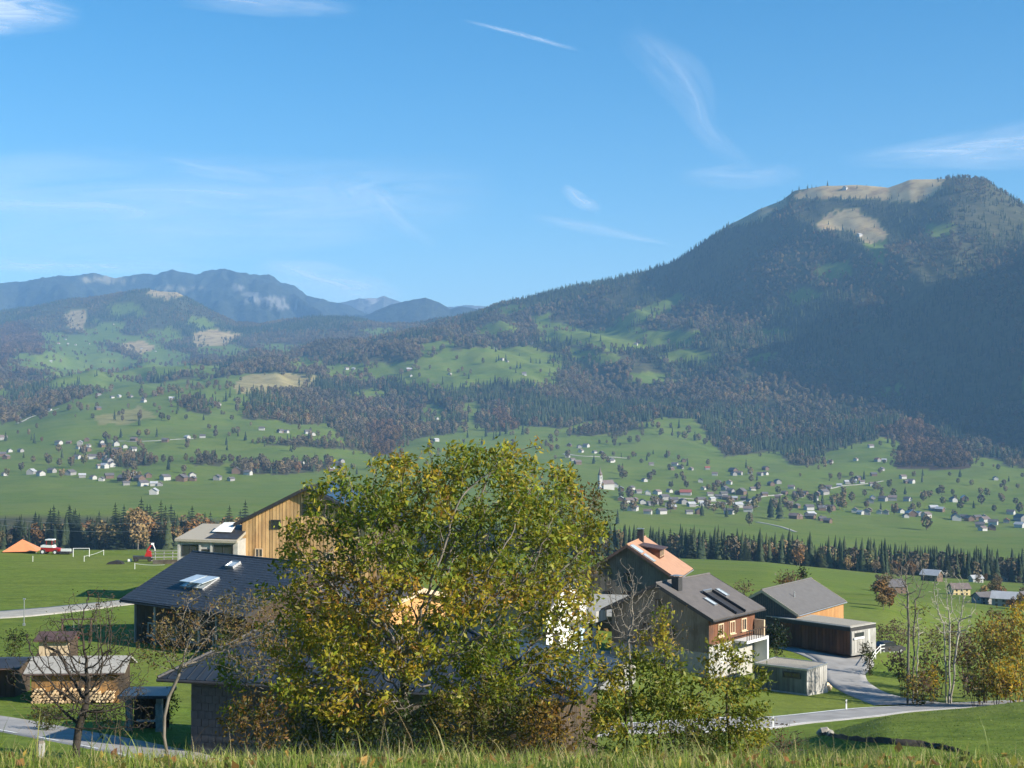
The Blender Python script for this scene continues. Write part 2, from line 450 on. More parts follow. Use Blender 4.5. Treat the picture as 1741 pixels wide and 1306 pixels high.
NEAR_Z = [1.5, -0.9, -1.58, -1.56, -1.555, -1.57, -1.75, -2.5, -4.0, -6.2, -9.0]
def G(px, py, lo=24.0, hi=8200.0):
    """first place on the ground seen at photo pixel (px, py)"""
    j = int(np.clip(np.searchsorted(PXC, px) - 1, 0, len(PXC) - 2)); b = (px - PXC[j]) / (PXC[j+1] - PXC[j])
    wx = WX[:, j] * (1-b) + WX[:, j+1] * b; wy = WY[:, j] * (1-b) + WY[:, j+1] * b; wz = WZ[:, j] * (1-b) + WZ[:, j+1] * b
    rows = proj(wx, wy, wz)[1]
    for i in range(len(rows) - 1):
        if wy[i+1] < lo or wy[i] > hi: continue
        if rows[i] >= py > rows[i+1]:
            t = (rows[i] - py) / (rows[i] - rows[i+1])
            return Vector((wx[i]*(1-t)+wx[i+1]*t, wy[i]*(1-t)+wy[i+1]*t, wz[i]*(1-t)+wz[i+1]*t))
    i = int(np.argmin(np.where((wy >= lo) & (wy <= hi), np.abs(rows - py), 1e9)))
    return Vector((wx[i], wy[i], wz[i]))

# ------------------------------------------------------------------ land cover: 0 meadow, 1 wood, 2 straw-coloured pasture, 3 russet beech wood
cov = np.zeros((653, 871), np.uint8)
yy, xx = np.mgrid[0:653, 0:871]; xx = xx * 2.0 + 1; yy = yy * 2.0 + 1
wpx = 9 * (vnoise(xx / 26, yy / 12) - 0.5) + 5 * (vnoise(xx / 9, yy / 5) - .5)
wpy = 5 * (vnoise(xx / 22 + 40, yy / 10) - 0.5) + 3 * (vnoise(xx / 8 + 70, yy / 5) - .5)
def poly(pts, c, wob=1.0):
    n = len(pts); ins = np.zeros(cov.shape, bool)
    X, Yq = xx + wpx * wob, yy + wpy * wob
    for i in range(n):
        (x0, y0), (x1, y1) = pts[i], pts[(i+1) % n]
        if y0 == y1: continue
        c_ = ((y0 > Yq) != (y1 > Yq)) & (X < (x1 - x0) * (Yq - y0) / (y1 - y0) + x0)
        ins ^= c_
    cov[ins] = c
# woods above the valley meadow line
poly([(-20, 440), (-20, 722), (30, 715), (60, 702), (95, 692), (140, 676), (180, 664), (240, 655), (300, 645), (350, 640), (392, 640), (420, 636),
      (480, 632), (545, 640), (560, 640), (640, 645), (760, 668), (830, 735), (900, 724), (960, 730), (1010, 716), (1060, 727), (1120, 712),
      (1185, 710), (1205, 745), (1235, 778), (1330, 764), (1390, 772), (1450, 757), (1500, 742), (1560, 737), (1600, 760), (1660, 782), (1760, 805), (1760, 260), (800, 260), (600, 440)], 1)
poly([(408, 712), (420, 690), (430, 660), (490, 650), (560, 642), (640, 638), (700, 650), (730, 668), (790, 648), (860, 655), (880, 700), (860, 735), (800, 700), (770, 735), (700, 748), (684, 732), (640, 775), (600, 765), (560, 722), (500, 722), (450, 712)], 1)
for q in ([(20, 608), (60, 566), (105, 575), (150, 590), (205, 602), (235, 616), (190, 640), (130, 642), (80, 626), (20, 622)],
          [(60, 565), (90, 562), (150, 575), (190, 588), (110, 590)], [(126, 560), (170, 558), (232, 574), (200, 582), (150, 574)],
          [(205, 570), (250, 574), (292, 600), (335, 612), (300, 622), (238, 612), (235, 590)],
          [(-10, 655), (24, 672), (-10, 676)], [(230, 600), (290, 596), (330, 606), (300, 620), (235, 618)],
          [(548, 622), (600, 618), (700, 613), (760, 596), (830, 592), (900, 588), (952, 604), (948, 626), (900, 642), (830, 648), (770, 658), (730, 657), (700, 648), (640, 638), (600, 640), (556, 636)],
          [(903, 542), (938, 528), (932, 546), (962, 552), (1000, 562), (1060, 553), (1110, 562), (1200, 564), (1172, 582), (1100, 590), (1040, 592), (1000, 582), (960, 577), (918, 574)],
          [(715, 692), (740, 688), (765, 705), (752, 716), (720, 712)], [(780, 690), (815, 682), (815, 700), (785, 702)],
          [(250, 560), (285, 556), (312, 566), (300, 576), (262, 572)], [(160, 545), (215, 548), (205, 556), (165, 554)], [(90, 600), (160, 604), (250, 622), (300, 632), (230, 636), (150, 622)],
          [(330, 586), (385, 586), (440, 600), (400, 606), (340, 600)], [(115, 648), (170, 640), (250, 640), (240, 650), (150, 662)], [(-10, 604), (14, 600), (20, 618), (-10, 622)],
          [(60, 640), (120, 632), (190, 645), (150, 655), (90, 655)], [(255, 612), (320, 618), (390, 622), (360, 630), (280, 630)], [(420, 590), (470, 584), (520, 588), (480, 598)],
          [(310, 536), (350, 540), (372, 552), (335, 552)], [(180, 520), (230, 516), (250, 526), (205, 532)], [(600, 560), (650, 556), (690, 562), (640, 568)], [(590, 664), (640, 660), (660, 668), (610, 674)],
          [(960, 590), (1010, 598), (1060, 606), (1010, 612), (965, 602)], [(1060, 640), (1110, 632), (1150, 640), (1100, 650)], [(480, 610), (540, 606), (560, 616), (500, 622)],
          [(800, 560), (850, 545), (885, 548), (860, 562), (820, 570)], [(700, 590), (740, 580), (790, 574), (770, 586), (720, 596)], [(835, 528), (880, 516), (900, 520), (860, 532)],
          [(1120, 600), (1180, 596), (1230, 600), (1190, 610), (1140, 610)], [(1330, 500), (1380, 490), (1400, 500), (1350, 512)], [(1290, 560), (1330, 556), (1340, 566), (1300, 570)],
          [(880, 640), (930, 636), (960, 645), (920, 652)], [(1490, 660), (1530, 650), (1540, 664), (1500, 670)],
          [(1255, 612), (1290, 602), (1322, 600), (1300, 614)], [(640, 735), (668, 728), (668, 742), (645, 745)],
          [(1040, 545), (1100, 520), (1150, 500), (1168, 500), (1120, 530), (1060, 552)],
          [(1470, 408), (1505, 400), (1500, 442), (1484, 442)], [(1590, 780), (1640, 770), (1741, 798), (1741, 815), (1600, 800)],
          [(1380, 455), (1440, 445), (1450, 460), (1400, 470)], [(1565, 378), (1625, 384), (1600, 396), (1570, 390)]):
    poly([(x, y + 8) for x, y in q], 0); poly(q, 0)
for q in ([(1340, 334), (1400, 308), (1460, 308), (1512, 312), (1550, 296), (1612, 296), (1600, 320), (1566, 338), (1522, 342), (1480, 337), (1440, 331), (1400, 333), (1360, 334)],
          [(1416, 356), (1450, 354), (1492, 374), (1508, 402), (1480, 412), (1460, 402), (1442, 386)],
          [(1388, 390), (1398, 366), (1416, 358), (1432, 372), (1442, 388)],
          [(1228, 384), (1290, 350), (1332, 336), (1312, 358), (1272, 378)],
          [(112, 530), (152, 526), (142, 558), (118, 556)], [(325, 566), (360, 560), (412, 570), (380, 582), (325, 584)],
          [(395, 652), (420, 638), (482, 632), (542, 641), (524, 660), (440, 666), (400, 664)], [(245, 492), (300, 490), (322, 500), (270, 503)],
          [(165, 705), (235, 692), (262, 704), (220, 716), (170, 718)], [(205, 585), (240, 580), (262, 590), (225, 600)]):
    poly([(x, y + 5) for x, y in q], 2); poly(q, 2)
for q in ([(620, 730), (650, 722), (684, 732), (670, 772), (632, 778)], [(826, 705), (850, 700), (880, 728), (850, 734)],
          [(-10, 560), (30, 545), (70, 575), (70, 602), (20, 600), (-10, 640)], [(1480, 735), (1560, 720), (1600, 745), (1540, 757)]):
    poly(q, 3)
poly([(1522, 795), (1526, 765), (1560, 752), (1600, 750), (1640, 770), (1650, 796), (1590, 800)], 3, 0.3)
for q in ([(408, 806), (415, 792), (480, 790), (560, 788), (562, 800), (480, 808)], [(300, 684), (340, 676), (352, 706), (318, 700)],
          [(430, 756), (520, 752), (632, 762), (630, 768), (520, 760)], [(1330, 770), (1370, 758), (1395, 772), (1385, 792), (1340, 790)],
          [(322, 790), (350, 778), (382, 786), (380, 792)], [(1180, 712), (1240, 735), (1300, 770), (1230, 775)],
          [(960, 740), (1060, 722), (1100, 728), (1010, 742)], [(180, 783), (230, 775), (262, 790), (215, 796)]):
    poly(q, 1, 0.6)
PX_, PY_ = proj(WX, WY, WZ)
ci = np.clip((PY_ / 2).astype(int), 0, 652); cj = np.clip((PX_ / 2).astype(int), 0, 870)
inframe = (PX_ > 0) & (PX_ < 1741)
KC = cov[ci, cj].astype(int)
KC = np.where((GY < 1150), 0, KC)
KC = np.where((GY > 5560) & (PX_ > 1335) & (PX_ < 1612), 2, KC)
KC = np.where((GY > 5380) & (PX_ > 1225) & (PX_ <= 1340) & (PY_ < np.interp(PX_, [1225, 1290, 1340], [388, 368, 352])), 2, KC)
outw = np.where((GY > 3200) & (fbm(WX / 300, WY / 300, 3) > -0.12), 1, 0)
KC = np.where(inframe, KC, outw)
soft = lambda A: A
colr = np.stack([(KC == 1) * 1.0 + (KC == 3) * 1.0, (KC == 2) * 1.0, (KC == 3) * 1.0], -1)
colr[..., 1] *= np.where(GY < 3300, .45, np.where(GY < 5000, .7, 1.0))
gorge = ((GY > 860) & (GY < 1270))
colr[gorge] = (1, 0, 0)

def groundmat():
    m, nt, b, o = newmat('meadow_ground')
    g = nd(nt, 'ShaderNodeNewGeometry'); pos = g.outputs['Position']
    n0 = noise(nt, 0.004, 4, 0.55, vec=pos, mapscale=(1, 1.6, 1), dist=.5)
    n1 = noise(nt, 0.035, 5, 0.6, vec=pos, mapscale=(1, 2.2, 1), dist=.4)
    n2 = noise(nt, 0.5, 5, 0.65, vec=pos)
    n3 = noise(nt, 5.0, 4, 0.7, vec=pos)
    c = ramp(nt, n0, [(0.32, (0.1, 0.17, 0.022)), (0.5, (0.13, 0.2, 0.025)), (0.7, (0.165, 0.21, 0.034))])
    c = mixc(nt, ramp(nt, n1, [(0.35, (0, 0, 0)), (0.7, (.75, .75, .75))]), c, (0.165, 0.2, 0.03))
    c = mixc(nt, ramp(nt, n2, [(0.42, (0, 0, 0)), (0.68, (.7, .7, .7))]), c, (0.07, 0.112, 0.014))
    c = mixc(nt, ramp(nt, n3, [(0.46, (0, 0, 0)), (0.74, (.6, .6, .6))]), c, (0.19, 0.185, 0.05))
    n7 = noise(nt, 1.7, 4, 0.7, vec=pos, mapscale=(1, 1.8, 1), dist=.6)
    c = mixc(nt, ramp(nt, n7, [(0.48, (0, 0, 0)), (0.68, (.65, .65, .65))]), c, (0.058, 0.092, 0.012))
    n4 = noise(nt, 0.16, 4, 0.6, vec=pos, mapscale=(.3, 2.2, 1), dist=.8, rot=.25)
    c = mixc(nt, ramp(nt, n4, [(0.5, (0, 0, 0)), (0.66, (.55, .55, .55))]), c, (0.062, 0.1, 0.014))
    n5 = noise(nt, 0.011, 2, 0.4, vec=pos, mapscale=(1, 2.6, 1), rot=.5)
    c = mixc(nt, ramp(nt, n5, [(0.5, (0, 0, 0)), (0.54, (.38, .38, .38))]), c, (0.16, 0.185, 0.04))
    a = nd(nt, 'ShaderNodeAttribute', attribute_name='Col')
    s = nd(nt, 'ShaderNodeSeparateColor'); nt.links.new(a.outputs['Color'], s.inputs[0])
    n6 = noise(nt, 0.02, 5, 0.65, vec=pos)
    c = mixc(nt, s.outputs[1], c, ramp(nt, n6, [(0.35, (0.24, 0.165, 0.085)), (0.5, (0.36, 0.27, 0.13)), (0.7, (0.44, 0.345, 0.18))]))
    c = mixc(nt, s.outputs[0], c, ramp(nt, n1, [(0.3, (0.045, 0.05, 0.024)), (0.6, (0.085, 0.08, 0.04)), (0.75, (0.12, 0.11, 0.055))]))
    c = mixc(nt, s.outputs[2], c, (0.07, 0.045, 0.03))
    nt.links.new(c, b.inputs['Base Color'])
    b.inputs['Roughness'].default_value = 0.95
    b.inputs['Specular IOR Level'].default_value = 0.1
    bump(nt, b, n2, 0.7, 0.35)
    return m
M['ground'] = groundmat()
nr, nc = WX.shape
idx = np.arange(nr * nc).reshape(nr, nc)
FQ = np.stack([idx[:-1, :-1], idx[:-1, 1:], idx[1:, 1:], idx[1:, :-1]], -1)      # (nr-1, nc-1, 4)
VV = np.stack([WX, WY, WZ], -1).reshape(-1, 3); VC = colr.reshape(-1, 3)
def sheet(name, r0, r1):
    F = FQ[r0:r1].reshape(-1, 4) - r0 * nc
    me = np_mesh(name, VV[r0 * nc:(r1 + 1) * nc], F, M['ground'], VC[r0 * nc:(r1 + 1) * nc], True)
    o = link(name, me); tag(o, kind='structure'); return o
rowat = lambda Y: int(np.searchsorted(YG, Y))
sheet('hillside', 0, rowat(1120))
sheet('valley', rowat(1120), rowat(3100))
sheet('mountain', rowat(3100), nr - 1)
# the top of the hill that carries the viewer
xs = np.linspace(-40, 40, 161); ysn = np.concatenate([np.linspace(-80, 0, 20)[:-1], np.linspace(0, 12, 90)[:-1], np.linspace(12, 24.0, 14)])
hx, hy = np.meshgrid(xs, ysn); hz = np.interp(hy, NEAR_Y, NEAR_Z) + 0.035 * fbm(hx / 0.7, hy / 0.7, 3) * np.clip((hy - 3) / 2, 0, 1) * np.clip((20 - hy) / 4, 0, 1)
ii = np.arange(hx.size).reshape(hx.shape)
me = np_mesh('hilltop', np.stack([hx, hy, hz], -1).reshape(-1, 3), np.stack([ii[:-1, :-1], ii[:-1, 1:], ii[1:, 1:], ii[1:, :-1]], -1).reshape(-1, 4), M['ground'], np.zeros((hx.size, 3)), True)
tag(link('hilltop', me), kind='structure')

# ------------------------------------------------------------------ far ranges, each with its own ridge
def range_mat(name, c, rock, cut):
    m, nt, b, o = newmat(name)
    g = nd(nt, 'ShaderNodeNewGeometry'); pos = g.outputs['Position']
    n1 = noise(nt, 0.0016, 6, 0.62, vec=pos, mapscale=(1, .6, 1.4)); n2 = noise(nt, 0.012, 5, 0.7, vec=pos)
    base = ramp(nt, n2, [(0.35, tuple(x * .6 for x in c)), (0.65, tuple(x * 1.3 for x in c))])
    base = mixc(nt, ramp(nt, n1, [(cut, (0, 0, 0)), (cut + .05, (1, 1, 1))]), base, rock)
    a = nd(nt, 'ShaderNodeAttribute', attribute_name='Col')
    s = nd(nt, 'ShaderNodeSeparateColor'); nt.links.new(a.outputs['Color'], s.inputs[0])
    base = mixc(nt, s.outputs[1], base, (0.33, 0.28, 0.17))
    base = mixc(nt, s.outputs[2], base, (0.42, 0.39, 0.35))
    nt.links.new(base, b.inputs['Base Color'])
    b.inputs['Roughness'].default_value = 0.95; b.inputs['Specular IOR Level'].default_value = 0.05
    bump(nt, b, n2, 1.0, 30.0)
    return m
M['range'] = range_mat('range_wood', (0.035, 0.042, 0.03), (0.13, 0.15, 0.09), 0.66)
M['range_rock'] = range_mat('range_rock', (0.09, 0.09, 0.075), (0.3, 0.28, 0.25), 0.55)
def far_range(name, Yr, prof, depth, mat, rough, px0, px1, marks=()):
    pxs = np.unique(np.concatenate([np.linspace(px0, px1, 120), np.linspace(max(px0, -60), min(px1, 900), 420)])); t = np.concatenate([np.linspace(0, 1, 46), np.linspace(1.04, 1.9, 10)])
    ridge = np.interp(pxs, [p for p, _ in prof], [q for _, q in prof])
    zr = np.array([zrow(q, Yr) for q in ridge])
    PXm, T = np.meshgrid(pxs, t)
    Yw = Yr - depth * (1 - T); X = (PXm - 870.5) / FP * Yr * (0.75 + 0.25 * T)
    X = (PXm - 870.5) / FP * Yw
    base = -150.0
    f = np.where(T <= 1, T ** 0.9, 1 - 0.8 * (T - 1))
    Z = base + (zr[None, :] - base) * f
    k = np.sin(pi * np.clip(T, 0, 1)) ** 0.7
    ribs = 1 - 2 * np.abs(fbm(X / 900 + Yw / 2600, Yw / 3600 + Yr * .01, 5, 0.55))
    Z = Z + rough * (k * (ribs - .5) * 1.6) + rough * 0.16 * fbm(X / 150, Yw / 700, 4, .6) * np.clip((T - .3) * 2, 0, 1)
    qx, qy = proj(X, Yw, Z)
    c = np.zeros(X.shape + (3,))
    for (mx, my, rx, ry, ch, th) in marks:
        e = ((qx - mx) / rx) ** 2 + ((qy - my) / ry) ** 2
        c[..., ch] = np.maximum(c[..., ch], np.clip((1.25 - e + 1.1 * fbm(qx / 16, qy / 7, 4)) * 2, 0, th) * (e < 2.2))
    I = np.arange(X.size).reshape(X.shape)
    me = np_mesh(name, np.stack([X, Yw, Z], -1).reshape(-1, 3), np.stack([I[:-1, :-1], I[:-1, 1:], I[1:, 1:], I[1:, :-1]], -1).reshape(-1, 4), mat, c.reshape(-1, 3), True)
    tag(link(name, me), kind='structure')
far_range('far_mountain', 12500, [(-1500, 520), (-400, 490), (0, 480), (80, 472), (150, 466), (205, 472), (230, 466), (262, 463), (292, 459), (330, 468), (352, 463), (376, 457), (400, 462), (416, 466), (440, 470), (456, 470), (476, 481), (500, 490), (520, 499), (545, 506), (575, 516), (600, 525), (640, 540), (760, 560), (1000, 580), (2200, 600)],
          4200, M['range'], 230, -1500, 2200, [(185, 476, 46, 7, 1, .6), (300, 490, 40, 4, 1, .45), (404, 490, 12, 5, 2, .4), (455, 510, 30, 4, 2, .38), (485, 521, 26, 3.5, 2, .42), (425, 500, 14, 4, 2, .3)])
far_range('blue_mountain', 10600, [(500, 640), (600, 545), (640, 527), (672, 517), (700, 510), (724, 507), (745, 514), (765, 524), (782, 521), (800, 523), (840, 530), (1000, 560), (1500, 640)],
          2400, M['range'], 80, 500, 1500)
far_range('distant_peak', 15000, [(300, 560), (520, 530), (585, 513), (610, 508), (632, 507), (652, 503), (668, 508), (690, 516), (740, 524), (800, 520), (1000, 530), (1300, 560)],
          2000, M['range_rock'], 110, 300, 1300)

# ------------------------------------------------------------------ prototype trees for the far woods (never linked on their own)
def cone_tree(seed, h=25.0, r=3.6, levels=6, seg=8):
    q = np.random.default_rng(seed); V = []; F = []
    for l in range(levels):
        z0 = h * (0.10 + 0.86 * l / levels); z1 = min(h, z0 + h * 0.30)
        rr = r * (1 - 0.93 * l / levels) * q.uniform(.85, 1.15)
        b = len(V)
        for k in range(seg):
            a = 2 * pi * (k + q.uniform(-.3, .3)) / seg; s = rr * q.uniform(0.6, 1.25)
            V.append((s * cos(a), s * sin(a), z0 - q.uniform(0, .05) * h))
        V.append((q.uniform(-.2, .2), q.uniform(-.2, .2), z1))
        F += [(b + k, b + (k + 1) % seg, b + seg) for k in range(seg)]
    return V, F
def puff_tree(seed, h=19.0, r=5.0, n=150):
    """broadleaf crown as loose small facets around a branching volume"""
    q = np.random.default_rng(seed); V = []; F = []
    for k in range(n):
        d = q.normal(size=3); d /= np.linalg.norm(d)
        rad = q.uniform(.45, 1.0) ** .5
        c = np.array([d[0] * r * rad, d[1] * r * rad, h * .56 + d[2] * h * .42 * rad])
        s = q.uniform(.7, 1.5); u = q.normal(size=3); u /= np.linalg.norm(u); w = np.cross(u, d + .3 * q.normal(size=3)); w /= np.linalg.norm(w) + 1e-6
        b = len(V); V += [tuple(c - u * s), tuple(c + u * s * .7 + w * s), tuple(c + u * s * .8 - w * s)]; F.append((b, b + 1, b + 2))
    b = len(V); V += [(.35, 0, 0), (-.2, .3, 0), (-.2, -.3, 0), (0, 0, h * .75)]; F += [(b, b+1, b+3), (b+1, b+2, b+3), (b+2, b, b+3)]
    return V, F
M['spruce_far'] = randmat('spruce_needles', [(0.0, (0.02, 0.033, 0.017)), (0.5, (0.033, 0.049, 0.023)), (1.0, (0.05, 0.064, 0.028))])
M['beech_far'] = randmat('bare_broadleaf', [(0.0, (0.095, 0.08, 0.055)), (0.5, (0.135, 0.11, 0.072)), (0.8, (0.165, 0.122, 0.062)), (1.0, (0.105, 0.11, 0.05))])
M['rust_far'] = randmat('russet_beech', [(0.0, (0.10, 0.06, 0.035)), (0.5, (0.135, 0.08, 0.042)), (1.0, (0.17, 0.105, 0.05))])
protos = {}
for nm, (V, F), mt in (('sa', cone_tree(1), 'spruce_far'), ('sb', cone_tree(2, 22, 4.2, 5, 7), 'spruce_far'), ('ba', puff_tree(3), 'beech_far'), ('bb', puff_tree(4, 16, 5.5), 'beech_far'), ('ra', puff_tree(5, 18, 5.2, 190), 'rust_far')):
    protos[nm] = bpy.data.objects.new('tree_form', np_mesh('tree_form', V, F, M[mt]))
def scatter_object(name, pts, scl, rot, proto, label, cat):
    me = bpy.data.meshes.new(name)
    me.vertices.add(len(pts)); me.vertices.foreach_set('co', np.asarray(pts, np.float32).ravel())
    a = me.attributes.new('scl', 'FLOAT_VECTOR', 'POINT'); a.data.foreach_set('vector', np.asarray(scl, np.float32).ravel())
    a = me.attributes.new('rot', 'FLOAT', 'POINT'); a.data.foreach_set('value', np.asarray(rot, np.float32))
    o = link(name, me)
    ng = bpy.data.node_groups.new(name, 'GeometryNodeTree')
    ng.interface.new_socket('Geometry', in_out='INPUT', socket_type='NodeSocketGeometry')
    ng.interface.new_socket('Geometry', in_out='OUTPUT', socket_type='NodeSocketGeometry')
    gi = ng.nodes.new('NodeGroupInput'); go = ng.nodes.new('NodeGroupOutput')
    oi = ng.nodes.new('GeometryNodeObjectInfo'); oi.inputs['Object'].default_value = proto; oi.inputs['As Instance'].default_value = True
    ip = ng.nodes.new('GeometryNodeInstanceOnPoints')
    ns = ng.nodes.new('GeometryNodeInputNamedAttribute'); ns.data_type = 'FLOAT_VECTOR'; ns.inputs['Name'].default_value = 'scl'
    nr_ = ng.nodes.new('GeometryNodeInputNamedAttribute'); nr_.data_type = 'FLOAT'; nr_.inputs['Name'].default_value = 'rot'
    cx = ng.nodes.new('ShaderNodeCombineXYZ')
    ng.links.new(nr_.outputs['Attribute'], cx.inputs[2])
    ng.links.new(gi.outputs[0], ip.inputs['Points']); ng.links.new(oi.outputs['Geometry'], ip.inputs['Instance'])
    ng.links.new(cx.outputs[0], ip.inputs['Rotation']); ng.links.new(ns.outputs['Attribute'], ip.inputs['Scale'])
    ng.links.new(ip.outputs[0], go.inputs[0])
    md = o.modifiers.new('scatter', 'NODES'); md.node_group = ng
    tag(o, label, cat, kind='stuff')
    return o
# expected number of stems in every cell of the ground grid
cx_ = .25 * (WX[:-1, :-1] + WX[1:, :-1] + WX[:-1, 1:] + WX[1:, 1:])
e1 = np.stack([WX[:-1, 1:] - WX[:-1, :-1], WY[:-1, 1:] - WY[:-1, :-1]], -1); e2 = np.stack([WX[1:, :-1] - WX[:-1, :-1], WY[1:, :-1] - WY[:-1, :-1]], -1)
area = np.abs(e1[..., 0] * e2[..., 1] - e1[..., 1] * e2[..., 0])
kc = KC[:-1, :-1]; gy = GY[:-1, :-1]; gp = GP[:-1, :-1]
spacing = np.interp(gy, [1300, 3500, 5600, 7000], [10.5, 11.5, 12.5, 14.5])
dens = np.where((kc == 1) | (kc == 3), 1.0, np.where(kc == 2, 0.008, np.where(gy > 3000, 0.012, np.where(gy > 1350, .0006, 0.0)))) / spacing ** 2
clump = (kc == 0) & (gy > 2300) & (fbm(cx_ / 70, .5 * (WY[:-1, :-1] + WY[1:, 1:]) / 70, 3) > .3)
near_wood = np.zeros(kc.shape, bool); wd = (kc == 1) | (kc == 3)
for dj in range(1, 5):
    near_wood[:, dj:] |= wd[:, :-dj]; near_wood[:, :-dj] |= wd[:, dj:]
dens = np.where(clump, np.where(gy > 3000, .22, .09) / spacing ** 2, dens); dens = np.where((kc != 1) & (kc != 3) & near_wood, np.maximum(dens, .14 / spacing ** 2), dens)
thin = fbm(cx_ / 130 + 7, .5 * (WY[:-1, :-1] + WY[1:, 1:]) / 130, 4)
dens = np.where(wd & (gy > 3300), dens * np.clip(1.15 + 1.6 * thin, .12, 1.3), dens)
dens *= (gp > -260) & (gp < 2000) & (gy > 1300) & (gy < 7500)
dens = np.where(((gp < 0) | (gp > 1741)) & (gp < 2000), dens * .55, dens)
cnt = rng.poisson(area * dens)
I, J = np.nonzero(cnt); I = np.repeat(I, cnt[I, J]) if False else np.repeat(np.nonzero(cnt)[0], cnt[np.nonzero(cnt)]); J = np.repeat(np.nonzero(cnt)[1], cnt[np.nonzero(cnt)])
u = rng.random(len(I)); v = rng.random(len(I))
def bil(A): return (A[I, J] * (1-u) + A[I, J+1] * u) * (1-v) + (A[I+1, J] * (1-u) + A[I+1, J+1] * u) * v
PT = np.stack([bil(WX), bil(WY), bil(WZ) - .6], -1); kk = KC[I, J]
mixn = 1.25 * fbm(PT[:, 0] / 300, PT[:, 1] / 300, 3) + 0.25 * fbm(PT[:, 0] / 40, PT[:, 1] / 40, 2) + rng.normal(0, .17, len(I))
high = np.clip((PT[:, 2] - 250) / 350, 0, 1)
left = (PT[:, 0] < -200) & (PT[:, 1] > 4200)
is_b = (kk != 3) & (mixn + np.where(left, .34, 0) - .42 * high > -0.07)
lowv = PT[:, 1] < 2900
is_b = np.where(lowv & (kk != 3), rng.random(len(I)) < .82, is_b)
is_r = (kk == 3) | (is_b & (rng.random(len(I)) < .10))
is_b &= ~is_r
sp_ = ~(is_b | is_r)
half = rng.random(len(I)) < .5
S = rng.uniform(.5, 1.12, len(I)) * (1 - .32 * high) * np.where(rng.random(len(I)) < .12, 1.25, 1); S = np.where(lowv, S * .8, S); SC = np.stack([S * rng.uniform(.85, 1.15, len(I)), S * rng.uniform(.85, 1.15, len(I)), S], -1); RT = rng.uniform(0, 6.28, len(I))
for nm, msk, lab in (('sa', sp_ & half, 'tall narrow dark spruces covering the mountain slopes'), ('sb', sp_ & ~half, 'broader dark spruces mixed through the mountain forest'),
                ('ba', is_b & half, 'grey-brown leafless broadleaf trees in the hillside woods'), ('bb', is_b & ~half, 'low rounded brown broadleaf trees in the hillside woods'),
                ('ra', is_r, 'russet beech woods along the foot of the mountain')):
    n_ = {'sa': 'spruce_forest', 'sb': 'spruce_forest', 'ba': 'broadleaf_forest', 'bb': 'broadleaf_forest', 'ra': 'beech_forest'}[nm]
    scatter_object(n_, PT[msk], SC[msk], RT[msk], protos[nm], lab, 'forest')
print('FOREST', len(I))

# ------------------------------------------------------------------ valley haze
hm = bpy.data.materials.new('haze_air'); hm.use_nodes = True
hn = hm.node_tree; hn.nodes.clear()
ho = hn.nodes.new('ShaderNodeOutputMaterial'); pv = hn.nodes.new('ShaderNodeVolumePrincipled')
pv.inputs['Color'].default_value = (0.31, 0.59, 1.0, 1)
pv.inputs['Density'].default_value = 6.5e-5
pv.inputs['Anisotropy'].default_value = 0.0
hn.links.new(pv.outputs[0], ho.inputs['Volume'])
hz_o = MB().box(-18000, 18000, -300, 16500, -200, 1420).build('haze', hm)
tag(hz_o, 'pale blue autumn haze filling the valley air', 'haze', kind='stuff')

# ------------------------------------------------------------------ thin high clouds, level sheets 7 km up
def cloudmat(name, dens, sx, sy, pw):
    m = bpy.data.materials.new(name); m.use_nodes = True; nt = m.node_tree; nt.nodes.clear()
    out = nd(nt, 'ShaderNodeOutputMaterial')
    a = nd(nt, 'ShaderNodeAttribute', attribute_name='Col'); s = nd(nt, 'ShaderNodeSeparateColor'); nt.links.new(a.outputs['Color'], s.inputs[0])
    n1 = noise(nt, 1.0, 7, 0.62, vec=a.outputs['Color'], mapscale=(sx, sy, 1), dist=1.2)
    n2 = noise(nt, 1.0, 4, 0.5, vec=a.outputs['Color'], mapscale=(sx * .35, sy * .5, 1), dist=.5)
    def mth(op, x, y=None, cl=False):
        n = nd(nt, 'ShaderNodeMath', operation=op, use_clamp=cl)
        for i, v in enumerate((x, y)):
            if v is None: continue
            if isinstance(v, (int, float)): n.inputs[i].default_value = v
            else: nt.links.new(v, n.inputs[i])
        return n.outputs[0]
    v = mth('ADD', s.outputs[1], mth('MULTIPLY', mth('SUBTRACT', n2, 0.5), 0.55))
    edge = mth('SUBTRACT', 1.0, mth('ABSOLUTE', mth('MULTIPLY', mth('SUBTRACT', v, 0.5), 2.0)), True)
    edge = mth('MULTIPLY', edge, mth('MULTIPLY', mth('MULTIPLY', mth('MULTIPLY', s.outputs[1], mth('SUBTRACT', 1.0, s.outputs[1])), 12.0), 1.0, True), True)
    edge = mth('POWER', edge, pw)
    al = mth('MULTIPLY', edge, s.outputs[2])
    al = mth('MULTIPLY', al, mth('SUBTRACT', mth('MULTIPLY', n1, 2.6), 0.62, True))
    al = mth('MULTIPLY', al, dens, True)
    t = nd(nt, 'ShaderNodeBsdfTransparent'); tl = nd(nt, 'ShaderNodeBsdfTranslucent'); tl.inputs[0].default_value = (.97, .97, .97, 1)
    df = nd(nt, 'ShaderNodeBsdfDiffuse'); df.inputs[0].default_value = (.9, .9, .9, 1)
    ad = nd(nt, 'ShaderNodeMixShader'); ad.inputs[0].default_value = .15; nt.links.new(tl.outputs[0], ad.inputs[1]); nt.links.new(df.outputs[0], ad.inputs[2])
    mx = nd(nt, 'ShaderNodeMixShader'); nt.links.new(al, mx.inputs[0]); nt.links.new(t.outputs[0], mx.inputs[1]); nt.links.new(ad.outputs[0], mx.inputs[2])
    nt.links.new(mx.outputs[0], out.inputs['Surface'])
    return m
